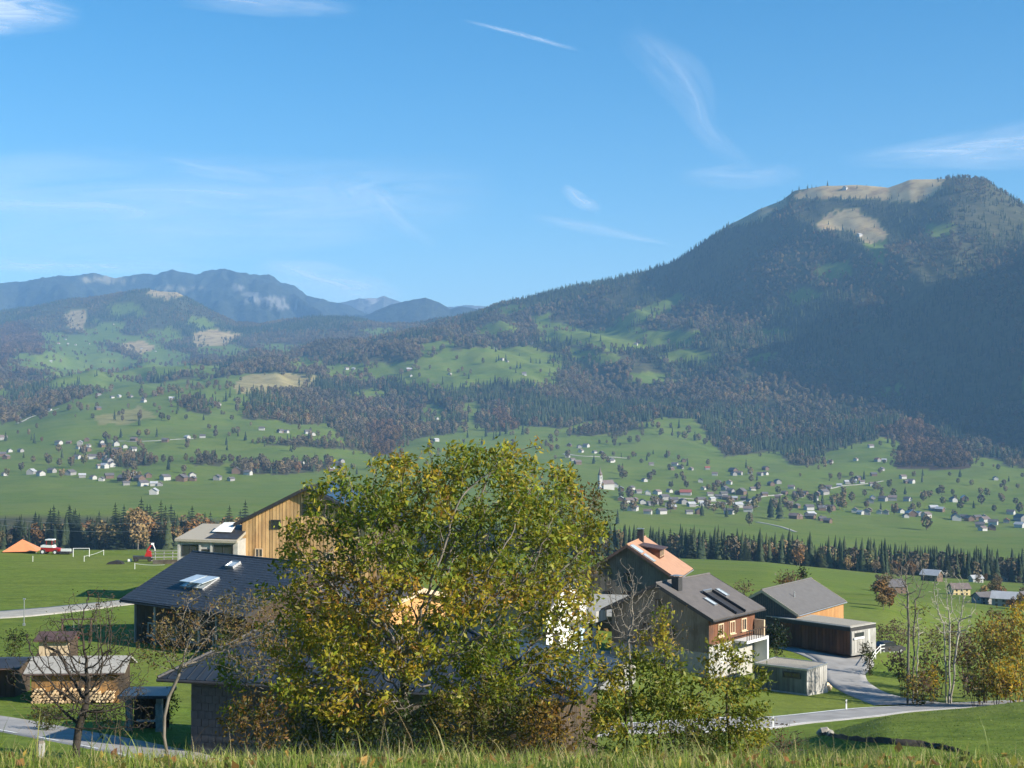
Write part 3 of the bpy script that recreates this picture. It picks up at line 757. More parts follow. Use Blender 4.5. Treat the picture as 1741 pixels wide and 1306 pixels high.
def sky_at(px, py, alt):
    u, v = (px - 870.5) / FP, (653 - py) / FP
    d = Vector((u, CP - v * SP, SP + v * CP)); return d * (alt / d.z)
def cloud(label, pts, width, dens, pw=1.0, sx=5, sy=5.0, alt=7000, name='cirrus_cloud'):
    """pts: (px, py, relative width, relative density) along the streak"""
    n = 28; pts = np.array(pts, float); cl = np.concatenate([[0], np.cumsum(np.hypot(np.diff(pts[:, 0]), np.diff(pts[:, 1])))]); cl /= cl[-1]
    t = np.linspace(0, 1, n); p = [np.interp(t, cl, pts[:, k]) for k in range(3)]
    for _ in range(3):
        for k in range(3):
            q = p[k].copy(); q[1:-1] = .25 * p[k][:-2] + .5 * p[k][1:-1] + .25 * p[k][2:]; p[k] = q
    tx, ty = np.gradient(p[0]), np.gradient(p[1]); l = np.hypot(tx, ty); nx, ny = -ty / l, tx / l
    V = []; C = []; F = []; m = 9
    for i in range(n):
        fade = min(1, 4 * t[i], 4 * (1 - t[i]))
        for k in range(m):
            w = (k / (m - 1) * 2 - 1) * width * p[2][i]
            V.append(sky_at(p[0][i] + nx[i] * w, p[1][i] + ny[i] * w, alt)); C.append((t[i], k / (m - 1), fade))
    for i in range(n - 1):
        for k in range(m - 1): F.append((i * m + k, i * m + k + 1, (i + 1) * m + k + 1, (i + 1) * m + k))
    L = float(np.hypot(np.diff(p[0]), np.diff(p[1])).sum())
    o = link(name, np_mesh(name, V, F, cloudmat(name, dens, max(2, L / width * .22) , sy, pw), np.array(C), True))
    tag(o, label, 'cloud')
cloud('bright feathery white cirrus streak beside the right mountain summit', [(1430, 272, .4), (1560, 262, .7), (1700, 250, 1.2), (1900, 230, 1.6), (2150, 190, 1.6)], 38, .48, 1.)
cloud('white cloud patch cut by the upper left corner', [(-420, -20, 1.4), (-120, 5, 1.3), (0, 16, 1.2), (60, 20, .9), (140, 30, .5)], 46, .9, .9)
cloud('faint curved cirrus plume falling towards the right mountain', [(1060, 50, .7), (1110, 90, .9), (1160, 130, 1.2), (1185, 170, 1.0), (1195, 215, .6), (1225, 248, .5), (1285, 284, .4)], 46, .2, 1.2)
cloud('short straight vapour trail high in the middle of the sky', [(785, 34, .5), (870, 54, 1), (985, 86, .8)], 5, .4, .9, name='vapour_trail')
cloud('small bright cloud wisp in the sky left of the mountain', [(955, 315, .6), (985, 340, 1.), (1022, 356, .6)], 16, .42)
cloud('thin slanting cirrus line above the long mountain ridge', [(900, 368, .5), (1010, 388, 1), (1150, 418, .13)], 14, .28)
cloud('soft cirrus smear just left of the mountain summit', [(1150, 300, .5), (1260, 300, 1), (1370, 294, .6)], 28, .22)
cloud('thin cirrus dash in the sky far left', [(260, 270, .5), (370, 290, 1), (480, 310, .6)], 20, .2)
cloud('hooked faint wisp above the distant peak', [(560, 318, .6), (640, 330, 1), (668, 360, .8), (690, 385, .7), (745, 420, .6)], 24, .22)
cloud('faint cloud streak along the top edge left of centre', [(300, -6, .8), (450, 6, 1), (610, 16, .6)], 26, .3)
cloud('low pale cloud bank above the distant peak', [(430, 450, .6), (560, 480, 1.2), (690, 505, .6)], 34, .45, .9)
cloud('broad thin veil of cirrus over the left hills', [(-300, 375, 1), (100, 350, 1.2), (480, 352, 1), (860, 325, .7)], 95, .34, .8)
cloud('low flat cloud streak over the far left range', [(-200, 440, 1), (60, 450, 1), (380, 455, .8)], 18, .35)
# ------------------------------------------------------------------ trees near by: skeleton grown towards points in the crown's volume
def grow(starts, A, step, infl, kill, iters=90, up=0.08, q=None):
    """starts: list of polylines (first point on the ground). returns nodes, parents"""
    N = []; par = []
    for pl in starts:
        for i, p in enumerate(pl):
            N.append(np.array(p, float)); par.append(len(N) - 2 if i else -1)
    A = np.array(A, float); alive = np.ones(len(A), bool)
    bd = np.full(len(A), 1e9); bi = np.zeros(len(A), int)
    def upd(k0):
        P_ = np.array(N[k0:])
        for s in range(0, len(P_), 400):
            D = np.linalg.norm(A[:, None] - P_[None, s:s+400], axis=2)
            j = D.argmin(1); d = D[np.arange(len(A)), j]; m = d < bd
            bd[m] = d[m]; bi[m] = j[m] + k0 + s
    upd(0)
    for it in range(iters):
        alive &= bd > kill
        m = alive & (bd < infl)
        if not m.any():
            if not alive.any(): break
            m = alive & (bd <= np.partition(bd[alive], min(8, alive.sum() - 1))[min(8, alive.sum() - 1)])
        ids = bi[m]; V = A[m] - np.array([N[i] for i in ids]); V /= np.linalg.norm(V, axis=1)[:, None] + 1e-9
        k0 = len(N)
        u_, inv = np.unique(ids, return_inverse=True)
        S_ = np.zeros((len(u_), 3)); np.add.at(S_, inv, V)
        for i, d in zip(u_, S_):
            l = np.linalg.norm(d)
            if l < 1e-6: continue
            d = d / l + np.array([0, 0, up]) + q.normal(0, .16, 3); d /= np.linalg.norm(d)
            N.append(N[i] + d * step); par.append(int(i))
        if len(N) == k0 or len(N) > 9000: break
        upd(k0)
    return np.array(N), np.array(par)
def radii(N, par, tip, ex=2.3):
    r = np.zeros(len(N)); ch = np.zeros(len(N), int)
    for i in range(len(N) - 1, -1, -1):
        if r[i] == 0: r[i] = tip ** ex
        if par[i] >= 0: r[par[i]] += r[i]; ch[par[i]] += 1
    return r ** (1 / ex), ch
def tubes(N, par, r, sides=5):
    i = np.nonzero(par >= 0)[0]; a = N[par[i]]; b = N[i]
    d = b - a; d /= np.linalg.norm(d, axis=1)[:, None] + 1e-9
    ref = np.where(np.abs(d[:, 2:3]) > .9, [[1., 0, 0]], [[0, 0, 1.]])
    e = np.cross(d, ref); e /= np.linalg.norm(e, axis=1)[:, None]; f = np.cross(d, e)
    th = np.arange(sides) * 2 * pi / sides
    ring = e[:, None] * np.cos(th)[None, :, None] + f[:, None] * np.sin(th)[None, :, None]
    ra = np.minimum(r[par[i]], r[i] * 1.35)
    V = np.concatenate([a[:, None] + ring * ra[:, None, None], b[:, None] + ring * r[i][:, None, None]], 1).reshape(-1, 3)
    base = np.arange(len(i))[:, None] * 2 * sides
    k = np.arange(sides); F = np.stack([k, (k + 1) % sides, (k + 1) % sides + sides, k + sides], -1)
    return V, (base[:, :, None] + F[None]).reshape(-1, 4)
def leaves(C, D, n, size, spread, pal, wts, q, aspect=.42, droop=.3, clus=1.5, curl=.25):
    """C cluster points, n leaves each"""
    m = len(C) * n
    c = np.repeat(C, n, 0) + q.normal(0, spread, (m, 3))
    d = q.normal(size=(m, 3)) + np.repeat(D, n, 0) * .8; d[:, 2] -= droop; d /= np.linalg.norm(d, axis=1)[:, None]
    w = np.cross(d, q.normal(size=(m, 3))); w /= np.linalg.norm(w, axis=1)[:, None] + 1e-9
    nn = np.cross(d, w)
    L = size * q.uniform(.55, 1.25, (m, 1)); W = L * aspect * q.uniform(.7, 1.2, (m, 1))
    tip = c + d * L; mid = c + d * L * .48 + nn * L * curl * q.uniform(-.6, 1, (m, 1))
    V = np.stack([c, mid + w * W * .5, tip, mid - w * W * .5], 1).reshape(-1, 3)
    F = np.arange(m * 4).reshape(m, 4)
    pal = np.array(pal); t = np.clip(fbm(c[:, 0] / clus + c[:, 1] / (clus * 2), c[:, 2] / clus, 3) * .9 + .5 + q.normal(0, .2, m), 0, .999)
    cw = np.concatenate([[0], np.cumsum(wts)]) / np.sum(wts)
    ki = np.clip(np.searchsorted(cw, t, side='right') - 1, 0, len(pal) - 1)
    col = pal[ki] * q.uniform(.7, 1.3, (m, 1)) * (1 + q.normal(0, .08, (m, 3)))
    return V, F, np.repeat(np.clip(col, .002, .9), 4, 0)
def envelope(ells, n, q, shell=0.0):
    vol = np.array([e[3] * e[4] * e[5] for e in ells]); cn = q.multinomial(n, vol / vol.sum())
    out = []
    for e, k in zip(ells, cn):
        d = q.normal(size=(k, 3)); d /= np.linalg.norm(d, axis=1)[:, None]
        rr = q.random((k, 1)) ** (1 / 3.0); rr = shell + (1 - shell) * rr
        out.append(np.array(e[:3]) + d * rr * np.array(e[3:6]))
    return np.concatenate(out)
def ell(px, py, rx, ry, Y, ryd=None, yo=0.0):
    """crown lobe centred at a pixel for distance Y; radii given in photo pixels there"""
    p = P(px, py, Y + yo); k = (Y + yo) / FP
    return (p.x, p.y, p.z, rx * k, (ryd if ryd else rx * k * .9), ry * k)
GREENS = [(0.135, 0.175, 0.019), (0.225, 0.24, 0.023), (0.33, 0.29, 0.027), (0.42, 0.31, 0.03), (0.24, 0.14, 0.025)]
def tree(name, label, cat, base, trunk, lobes, nat, step, tip, bark, seed, leaf=None, shell=0.1, infl=None, kill=None, group=None, stems=None, up=.06, iters=90, ex=2.3):
    q = np.random.default_rng(seed)
    base = Vector(base)
    A = envelope(lobes, nat, q, shell)
    starts = [trunk] if stems is None else stems
    N, par = grow(starts, A, step, infl or step * 9, kill or step * 1.6, iters, up, q)
    r, ch = radii(N, par, tip, ex)
    o = empty(name, base); tag(o, label, cat, group)
    b = np.array(base)
    comp = np.zeros(len(N), int)
    for i in range(len(N)): comp[i] = i if par[i] < 0 else comp[par[i]]
    for k in np.unique(comp):
        V, F = tubes(N - b, np.where(comp == k, par, -1), r)
        if len(F): link('trunk', np_mesh('trunk', V, F, M[bark], smooth=True), o)
    if leaf:
        sel = np.nonzero((r < tip * leaf.get('thr', 1.9)) & (par >= 0))[0]
        keep = leaf.get('keep', 1.0)
        gate = fbm(N[sel, 0] / leaf.get('gs', 1.6) + N[sel, 1] / 4, N[sel, 2] / leaf.get('gs', 1.6), 2) + q.normal(0, .12, len(sel))
        sel = sel[gate > np.quantile(gate, 1 - keep)] if keep < 1 else sel
        D = N[sel] - N[par[sel]]; D /= np.linalg.norm(D, axis=1)[:, None] + 1e-9
        LV, LF, LC = leaves(N[sel] - b, D, leaf['n'], leaf['size'], leaf['spread'], leaf['pal'], leaf['w'], q, leaf.get('aspect', .42), leaf.get('droop', .3), leaf.get('clus', 1.5))
        c = link('crown', np_mesh('crown', LV, LF, M[leaf.get('mat', 'leaf')], LC), o); c['kind'] = 'stuff'
        print(name, 'nodes', len(N), 'leaves', len(LF))
    else:
        print(name, 'nodes', len(N))
    return o
def trunkline(px0, py_top, Y, pxs=None, n=8, wob=.05, seed=1):
    """from the ground under px0 up to the pixel (pxs, py_top)"""
    q = np.random.default_rng(seed); x0 = xcol(px0, Y); z0 = HN(x0, Y) - .2
    p1 = P(pxs if pxs else px0, py_top, Y); L = []
    for i in range(n + 1):
        t = i / n; L.append((x0 + (p1.x - x0) * t + (q.normal(0, wob) if 0 < i < n else 0), Y + (q.normal(0, wob) if 0 < i else 0), z0 + (p1.z - z0) * t))
    return L, (x0, Y, HN(x0, Y))

# the big walnut in front of the farmhouses
Yw = 57.0
L, B = trunkline(700, 1160, Yw, 688, 9, .07, 3)
tree('walnut_tree', 'large walnut tree with yellowing green leaves in the middle foreground', 'tree', B, L,
     [ell(735, 990, 253, 218, Yw), ell(850, 890, 165, 142, Yw), ell(760, 830, 143, 85, Yw), ell(575, 985, 121, 153, Yw), ell(600, 845, 94, 63, Yw),
      ell(915, 1080, 121, 131, Yw), ell(660, 1130, 264, 93, Yw), ell(465, 1115, 116, 82, Yw), ell(430, 1180, 77, 65, Yw), ell(960, 960, 68, 131, Yw), ell(560, 815, 37, 31, Yw), ell(905, 785, 68, 50, Yw), ell(825, 780, 66, 44, Yw), ell(650, 810, 55, 44, Yw), ell(545, 900, 66, 65, Yw)],
     3600, .33, .0135, 'bark_grey', 11,
     dict(n=25, size=.255, spread=.19, pal=GREENS, w=[2.2, 2.8, 2.6, 1.3, .6], keep=.75, clus=1.9, gs=.9), shell=.2)
Yo = 76.0
L, B = trunkline(985, 1000, Yo, 985, 6, .05, 4)
tree('ash_tree', 'olive-brown leafy tree behind the right side of the walnut crown', 'tree', B, L,
     [ell(985, 880, 56, 75, Yo), ell(960, 950, 60, 70, Yo), ell(1000, 940, 42, 60, Yo), ell(955, 830, 42, 40, Yo)], 420, .38, .013, 'bark_grey', 12,
     dict(n=22, size=.24, spread=.22, pal=[(0.06, 0.065, 0.014), (0.085, 0.08, 0.016), (0.12, 0.085, 0.02), (0.09, 0.055, 0.02)], w=[2, 2, 1.5, 1], keep=.95), shell=.15)
# left: a bare fruit tree and a half-bare one leaning over the slate house
Yb = 44.0
L, B = trunkline(118, 1205, Yb, 146, 8, .04, 5)
L = [(x + .16 * sin(i * .75), y, z) for i, (x, y, z) in enumerate(L)]
tree('bare_tree', 'dark leafless fruit tree with a leaning trunk at lower left', 'tree', B, L,
     [ell(140, 1090, 95, 60, Yb), ell(75, 1140, 70, 60, Yb), ell(205, 1140, 55, 65, Yb), ell(150, 1180, 105, 60, Yb), ell(215, 1225, 60, 30, Yb), ell(150, 1035, 50, 40, Yb)], 2000, .16, .0066, 'bark_dark', 13, dict(n=1, size=.1, spread=.08, pal=[(0.08,.06,.02),(0.06,.07,.02)], w=[1,1], keep=.5), shell=.05, up=.0, kill=.17, infl=2.2, ex=2.15)
Yc = 52.0
L, B = trunkline(268, 1150, Yc, 302, 8, .05, 6)
L = [(x + .28 * sin(i * .8), y, z) for i, (x, y, z) in enumerate(L)]
tree('pear_tree', 'half-bare tree with pale twigs and few brown-green leaves near the slate roof', 'tree', B, L,
     [ell(345, 1075, 90, 55, Yc), ell(400, 1050, 80, 48, Yc), ell(290, 1100, 60, 50, Yc), ell(440, 1110, 60, 50, Yc), ell(330, 1030, 40, 26, Yc)], 1200, .2, .0058, 'bark_grey', 14,
     dict(n=6, size=.14, spread=.17, pal=[(0.11, 0.10, 0.03), (0.17, 0.13, 0.04), (0.16, 0.10, 0.035), (0.2, 0.16, 0.06)], w=[1, 2, 2, 1], keep=.8), shell=.1, kill=.24, infl=2.2)
# right of the walnut: two young leafy trees, a bare one behind
Yy = 54.0
L1_, B = trunkline(1075, 1150, Yy, 1060, 6, .06, 7); L2_, _ = trunkline(1110, 1160, Yy, 1130, 6, .06, 8)
YG_ = [(0.14, 0.17, 0.021), (0.22, 0.23, 0.025), (0.31, 0.28, 0.031), (0.36, 0.27, 0.036)]
tree('maple_sapling', 'bushy young tree with yellow-green leaves in front of the timber house', 'tree', B, None,
     [ell(1085, 1185, 70, 74, Yy), ell(1125, 1125, 46, 64, Yy), ell(1130, 1070, 26, 46, Yy), ell(1035, 1180, 40, 60, Yy), ell(1140, 1210, 66, 66, Yy), ell(1070, 1240, 90, 50, Yy), ell(1075, 1110, 30, 40, Yy)], 900, .23, .009, 'bark_brown', 15,
     dict(n=22, size=.21, spread=.16, pal=YG_, w=[2.2, 2.4, 2, .8], keep=.78, gs=.8), stems=[L1_, L2_], shell=.1)
L, B = trunkline(1240, 1170, Yy + 1, 1235, 6, .06, 9)
tree('maple_sapling', 'slender young tree with yellow-green leaves before the white basement wall', 'tree', B, L,
     [ell(1228, 1135, 38, 62, Yy), ell(1262, 1170, 46, 66, Yy), ell(1212, 1200, 46, 64, Yy), ell(1250, 1240, 66, 50, Yy)], 600, .23, .009, 'bark_brown', 16,
     dict(n=22, size=.21, spread=.16, pal=YG_, w=[2.2, 2.4, 2, .8], keep=.8, gs=.8), shell=.1)
Yt = 98.0
L, B = trunkline(1075, 1090, Yt, 1068, 6, .06, 10)
tree('bare_tree', 'bare grey-brown tree standing before the gable of the timber house', 'tree', B, L,
     [ell(1065, 1010, 40, 50, Yt), ell(1085, 1050, 42, 50, Yt), ell(1050, 1060, 30, 40, Yt), ell(1105, 1030, 32, 42, Yt), ell(1060, 975, 24, 30, Yt)], 900, .3, .013, 'bark_grey', 17, None, shell=.1, kill=.36, infl=3)
L, B = trunkline(1140, 1110, Yt, 1138, 6, .06, 11)
tree('birch_tree', 'thin half-bare tree with scattered orange leaves against the weathered gable', 'tree', B, L,
     [ell(1140, 1060, 32, 50, Yt), ell(1155, 1090, 26, 30, Yt), ell(1120, 1090, 24, 30, Yt)], 190, .34, .011, 'bark_grey', 18,
     dict(n=4, size=.22, spread=.2, pal=[(0.3, 0.2, 0.06), (0.22, 0.13, 0.04), (0.13, 0.1, 0.03)], w=[1, 1, 1], keep=.5), shell=.2)
# tall bare trees by the road junction
Yr_ = 138.0
def tall(seed, label, stems_, lobes, nat, bark, leaf=None, name='ash_tree', Y=Yr_, tip=.019):
    st = []; B0 = None
    for k, (p0, pt, top) in enumerate(stems_):
        Lk, Bk = trunkline(p0, top, Y + .4 * k, pt, 8, .05, seed + k); st.append(Lk); B0 = B0 or Bk
    return tree(name, label, 'tree', B0, None, lobes, nat, .42, tip, bark, seed, leaf, shell=.05, stems=st, up=.25, kill=.5, infl=4)
tall(31, 'tallest leafless tree left of the road delineator, twin grey trunks', [(1540, 1544, 1010), (1548, 1556, 1020)],
     [ell(1540, 985, 36, 44, Yr_), ell(1560, 1000, 26, 50, Yr_), ell(1525, 1000, 22, 36, Yr_), ell(1548, 1050, 30, 40, Yr_)], 800, 'bark_grey')
tall(34, 'leafless tree with sunlit white trunks beside the road', [(1609, 1615, 1060), (1613, 1630, 1060), (1606, 1605, 1060)],
     [ell(1612, 1010, 34, 48, Yr_), ell(1638, 1040, 26, 36, Yr_), ell(1590, 1030, 20, 40, Yr_), ell(1620, 1060, 38, 30, Yr_)], 850, 'bark_pale')
tall(37, 'thin pale sapling with few leaves between the two tall bare trees', [(1556, 1561, 1080)],
     [ell(1562, 1070, 20, 40, Yr_), ell(1575, 1090, 20, 26, Yr_)], 90, 'bark_pale', dict(n=6, size=.35, spread=.3, pal=[(0.14, 0.15, 0.03), (0.2, 0.17, 0.04)], w=[1, 1], keep=.6))
def bush(name, label, px, py, rx, ry, Y, pal, seed, n=14, size=.2, nat=150, step=.28, keep=.9, bark='bark_brown', lobes=None, w=None, cat='shrub', spread=.16, mat='leaf', tip=.009, group=None):
    x0 = xcol(px, Y); z0 = HN(x0, Y); q = np.random.default_rng(seed); top = P(px, py, Y); k = Y / FP
    st = []
    for s in range(4):
        ox, oy = q.normal(0, rx * k * .25), q.normal(0, rx * k * .2)
        st.append([(x0 + ox * .4 + ox * t * .8, Y + oy * .4 + oy * t, HN(x0 + ox * .4, Y + oy * .4) - .15 + (max(top.z, z0 + .6) - HN(x0 + ox * .4, Y + oy * .4)) * t) for t in np.linspace(0, 1, 5)])
    lb = lobes or [ell(px, py, rx, ry, Y), ell(px - rx * .45, py + ry * .35, rx * .6, ry * .6, Y), ell(px + rx * .45, py + ry * .3, rx * .6, ry * .65, Y)]
    return tree(name, label, cat, (x0, Y, z0), None, lb, int(nat * 1.7), step, tip, bark, seed, dict(n=n, size=size, spread=spread, pal=pal, w=w or [1] * len(pal), keep=keep, mat=mat) if n else None, stems=st, shell=.1, group=group)
DARK = [(0.03, 0.05, 0.012), (0.045, 0.07, 0.014), (0.07, 0.08, 0.016)]
RUST = [(0.12, 0.07, 0.02), (0.15, 0.10, 0.022), (0.09, 0.075, 0.018), (0.2, 0.12, 0.03)]
DRY = [(0.2, 0.15, 0.08), (0.15, 0.12, 0.05), (0.1, 0.11, 0.03)]
bush('hazel_bush', 'rust-brown bush in front of the slate-clad wall', 440, 1225, 62, 50, 53, RUST + DARK[:2], 41, nat=300, keep=.85)
bush('hazel_bush', 'dark green bush below the left side of the walnut', 545, 1235, 75, 50, 55, DARK, 42, nat=260)
bush('elder_bush', 'dark leafy bush directly below the walnut trunk', 670, 1225, 95, 60, 54, DARK + [(0.09, 0.085, 0.018)], 43, nat=260)
bush('hazel_bush', 'olive and yellow bush right of the walnut trunk', 815, 1218, 100, 66, 54, [(0.075, 0.09, 0.018), (0.13, 0.115, 0.022), (0.19, 0.14, 0.028)], 44, nat=420)
bush('beech_bush', 'golden-brown bush in front of the red-brown wall', 935, 1238, 62, 52, 53, [(0.18, 0.11, 0.022), (0.24, 0.15, 0.026), (0.12, 0.1, 0.02)], 45, nat=300)
bush('dogwood_bush', 'dry reddish twiggy bush beside the small stream bank', 1335, 1262, 46, 30, 57, DRY + [(0.17, 0.07, 0.035)], 46, n=6, size=.12, nat=240, step=.2, keep=.6)
bush('elder_bush', 'dark bush at the foot of the young leafy trees', 1175, 1262, 55, 34, 53, DARK + [(0.12, 0.1, 0.02)], 47, nat=200)
bush('yew_bush', 'dark evergreen bush against the red-brown carport wall', 1317, 1078, 22, 22, 166, [(0.014, 0.028, 0.012), (0.02, 0.036, 0.014)], 48, n=34, size=.4, nat=120, step=.45, spread=.4, tip=.02)
bush('willow_bush', 'pale grey-brown bush left of the dark evergreen', 1294, 1092, 13, 20, 160, DRY, 49, n=10, size=.3, nat=80, step=.4, spread=.25, tip=.015)
bush('box_bush', 'round clipped bush at the end of the carport', 1474, 1103, 12, 11, 160, [(0.06, 0.05, 0.02), (0.05, 0.06, 0.02)], 50, n=24, size=.3, nat=60, step=.35, spread=.3, tip=.015)
# thicket in the gully right of the junction
YEL = [(0.45, 0.3, 0.025), (0.52, 0.35, 0.03), (0.34, 0.25, 0.03), (0.24, 0.17, 0.03)]
OLV = [(0.15, 0.15, 0.03), (0.22, 0.18, 0.03), (0.3, 0.21, 0.03), (0.14, 0.1, 0.035)]
BRN = [(0.13, 0.085, 0.05), (0.1, 0.07, 0.045), (0.16, 0.11, 0.055)]
for k, (nm, lab, px, py, rx, ry, Y, pal, n, keep) in enumerate([
    ('maple_tree', 'bright yellow tree at the right edge', 1745, 1085, 46, 75, 138, YEL, 16, .9),
    ('maple_tree', 'golden tree left of the bright yellow one at the right edge', 1700, 1100, 36, 65, 144, OLV + YEL[:1], 14, .85),
    ('maple_tree', 'olive-yellow tree above the road right of the white trunks', 1672, 1120, 36, 55, 139, OLV, 14, .85),
    ('maple_tree', 'small yellow tree low at the right edge above the road', 1722, 1150, 34, 34, 134, YEL, 16, .9),
    ('hazel_bush', 'brown bush above the road edge near the delineator', 1655, 1160, 28, 26, 134, BRN + OLV[:1], 12, .8),
    ('hazel_bush', 'brown thicket bush behind the white trunks', 1590, 1130, 30, 36, 146, BRN, 10, .7),
    ('hazel_bush', 'yellow-green bush between the tall bare trunks', 1582, 1148, 20, 24, 139, OLV + YEL[:2], 14, .85),
    ('hazel_bush', 'brown bush below the white rail fence', 1530, 1130, 24, 28, 144, BRN + OLV[:1], 12, .75),
    ('hazel_bush', 'russet thicket behind the carport end', 1520, 1078, 40, 20, 205, BRN, 10, .8),
    ('hazel_bush', 'grey-brown thicket in the gully behind the bare trees', 1610, 1085, 44, 26, 215, BRN, 9, .8),
    ('hazel_bush', 'russet bush behind the roof of the carport house', 1345, 985, 26, 14, 230, BRN + [(0.2, .1, .04)], 14, .85),
    ('hazel_bush', 'bare grey bush left of the carport house roof', 1262, 1000, 18, 18, 225, BRN, 8, .7),
    ('hazel_bush', 'dull green bush low between the bare trunks and the road', 1560, 1160, 30, 18, 137, OLV + BRN[:1], 16, .9),
    ('maple_tree', 'brown and gold tree rising behind the golden trees at the right', 1690, 1075, 34, 40, 156, BRN + YEL[2:], 13, .85),
    ('hazel_bush', 'olive thicket bush under the golden trees beside the road', 1690, 1165, 34, 22, 134, OLV, 16, .9),
    ('hazel_bush', 'russet thicket right of the white trunks in the gully', 1640, 1110, 26, 34, 150, BRN + OLV[:1], 13, .85),
    ('dark_yew', 'small dark conifer behind the carport house ridge', 1364, 974, 7, 12, 232, [(0.014, 0.028, 0.012)], 20, 1)]):
    bush(nm, lab, px, py, rx, ry, Y, pal, 60 + k, n=n, size=.42, nat=330 if ry > 30 else 190, step=.5, keep=keep, spread=.34, tip=.018, cat='tree' if 'tree' in nm else 'shrub')
# left garden shrubs
bush('garden_hedge', 'low green and brown hedge in front of the log shed', 90, 1215, 40, 18, 92, DARK + RUST[:1], 80, n=14, size=.2, nat=120, step=.3, lobes=[ell(60, 1212, 30, 14, 92), ell(95, 1212, 36, 16, 92), ell(135, 1216, 34, 18, 92), ell(170, 1220, 28, 18, 92)])
bush('garden_bush', 'dark green bush behind the small log hut', 20, 1085, 26, 16, 118, DARK, 81, n=20, size=.28, nat=90, step=.35, spread=.3)
bush('garden_tree', 'thin bare garden tree beside the swing frame', 178, 1030, 26, 30, 128, BRN, 82, n=3, size=.25, nat=140, step=.35, keep=.6, tip=.014, cat='tree')
bush('garden_bush', 'green bush beside the stone-pillared shelter', 290, 1190, 14, 22, 88, DARK, 83, n=18, size=.2, nat=80)

bush('bramble_bush', 'tangled brown-green bramble before the stone-pillared shelter', 185, 1218, 34, 22, 80, DARK + BRN[:1], 84, n=9, size=.16, nat=220, step=.26, keep=.8)
bush('bramble_bush', 'low leafless bramble beside the firewood stack', 225, 1185, 26, 24, 84, BRN, 85, n=4, size=.15, nat=240, step=.24, keep=.6)
bush('garden_bush', 'dull green bush under the dark fruit tree', 80, 1222, 30, 18, 84, DARK + [(0.1, 0.09, 0.02)], 86, n=14, size=.18, nat=160, step=.26)
# ------------------------------------------------------------------ grass on the brow in front of the viewer
q = np.random.default_rng(5)
def blades(name, label, n, xr, yr, hfun, hh, ww, cols, group=None, segs=3, dens=None):
    x = q.uniform(*xr, n); y = q.uniform(*yr, n)
    if dens is not None:
        k = q.random(n) < dens(x, y); x, y = x[k], y[k]; n = len(x)
    z = np.array([hfun(a, b) for a, b in zip(x, y)]) - .01
    h = hh * q.gamma(5, .2, n) * (.75 + .5 * vnoise(x / .8 + 50, y / .8)); w = ww * q.uniform(.6, 1.3, n)
    th = q.uniform(0, 2 * pi, n); lean = h * q.uniform(.1, .75, n); la = q.uniform(0, 2 * pi, n)
    V = np.zeros((n, 2 * segs + 1, 3)); ts = np.arange(segs + 1) / segs
    for i, t in enumerate(ts):
        cx = x + np.cos(la) * lean * t ** 2; cy = y + np.sin(la) * lean * t ** 2; cz = z + h * (t - .25 * t * t * (lean / h))
        if i < segs:
            ww_ = w * (1 - t * .75)
            V[:, 2*i] = np.stack([cx - np.cos(th) * ww_, cy - np.sin(th) * ww_, cz], -1); V[:, 2*i+1] = np.stack([cx + np.cos(th) * ww_, cy + np.sin(th) * ww_, cz], -1)
        else: V[:, 2*i] = np.stack([cx, cy, cz], -1)
    m = 2 * segs + 1; T = []
    for i in range(segs - 1): T += [(2*i, 2*i+1, 2*i+3), (2*i, 2*i+3, 2*i+2)]
    T.append((2*segs-2, 2*segs-1, 2*segs))
    F = (np.arange(n)[:, None, None] * m + np.array(T)[None]).reshape(-1, 3)
    cl = np.array(cols)[q.integers(0, len(cols), n)] * q.uniform(.7, 1.3, (n, 1))
    o = link(name, np_mesh(name, V.reshape(-1, 3), F, M['leaf'], np.repeat(cl, m, 0)))
    tag(o, label, 'grass', kind='stuff'); return o
GC = [(0.18, 0.25, 0.035), (0.24, 0.29, 0.055), (0.33, 0.32, 0.09), (0.13, 0.19, 0.028), (0.4, 0.34, 0.15)]
blades('grass', 'long sunlit grass blades along the brow of the hill', 52000, (-4.2, 4.2), (4.2, 7.6), HN, .055, .0026, GC, dens=lambda x, y: .55 + .6 * vnoise(x / .5, y / .5))
blades('grass', 'taller grass tufts standing out on the brow of the hill', 2600, (-4.2, 4.2), (5.2, 7.2), HN, .12, .003, GC, dens=lambda x, y: (vnoise(x / .45 + 30, y / .9) > .52) * 1.0)
blades('grass', 'rough grass on the near slope below the brow', 42000, (-22, 42), (46, 92), H, .06, .022, [(0.09, 0.15, 0.02), (0.12, 0.18, 0.03), (0.16, 0.2, 0.04)], segs=2)

blades('grass_stalks', 'thin dry straw-coloured stalks among the grass on the brow', 900, (-4.2, 4.2), (5.0, 7.2), HN, .15, .0016, [(0.42, 0.33, 0.17), (0.35, 0.26, 0.13), (0.22, 0.15, 0.08)], dens=lambda x, y: (vnoise(x / .7 + 80, y / .7) > .5) * 1.0)
q2 = np.random.default_rng(91)
nl = 1400; lx = q2.uniform(-4.2, 4.2, nl); ly = q2.uniform(4.6, 7.0, nl); lc = np.stack([lx, ly, np.array([HN(a_, b_) for a_, b_ in zip(lx, ly)]) + .02], -1)
LV, LF, LC = leaves(lc, np.zeros((nl, 3)) + [0, 0, .01], 1, .055, .01, [(0.3, 0.2, 0.05), (0.22, 0.12, 0.04), (0.36, 0.27, 0.06)], [1, 1, 1], q2, .6, 0)
tag(link('fallen_leaves', np_mesh('fallen_leaves', LV, LF, M['leaf'], LC)), 'yellow-brown fallen leaves lying in the grass on the brow', 'leaves', kind='stuff')
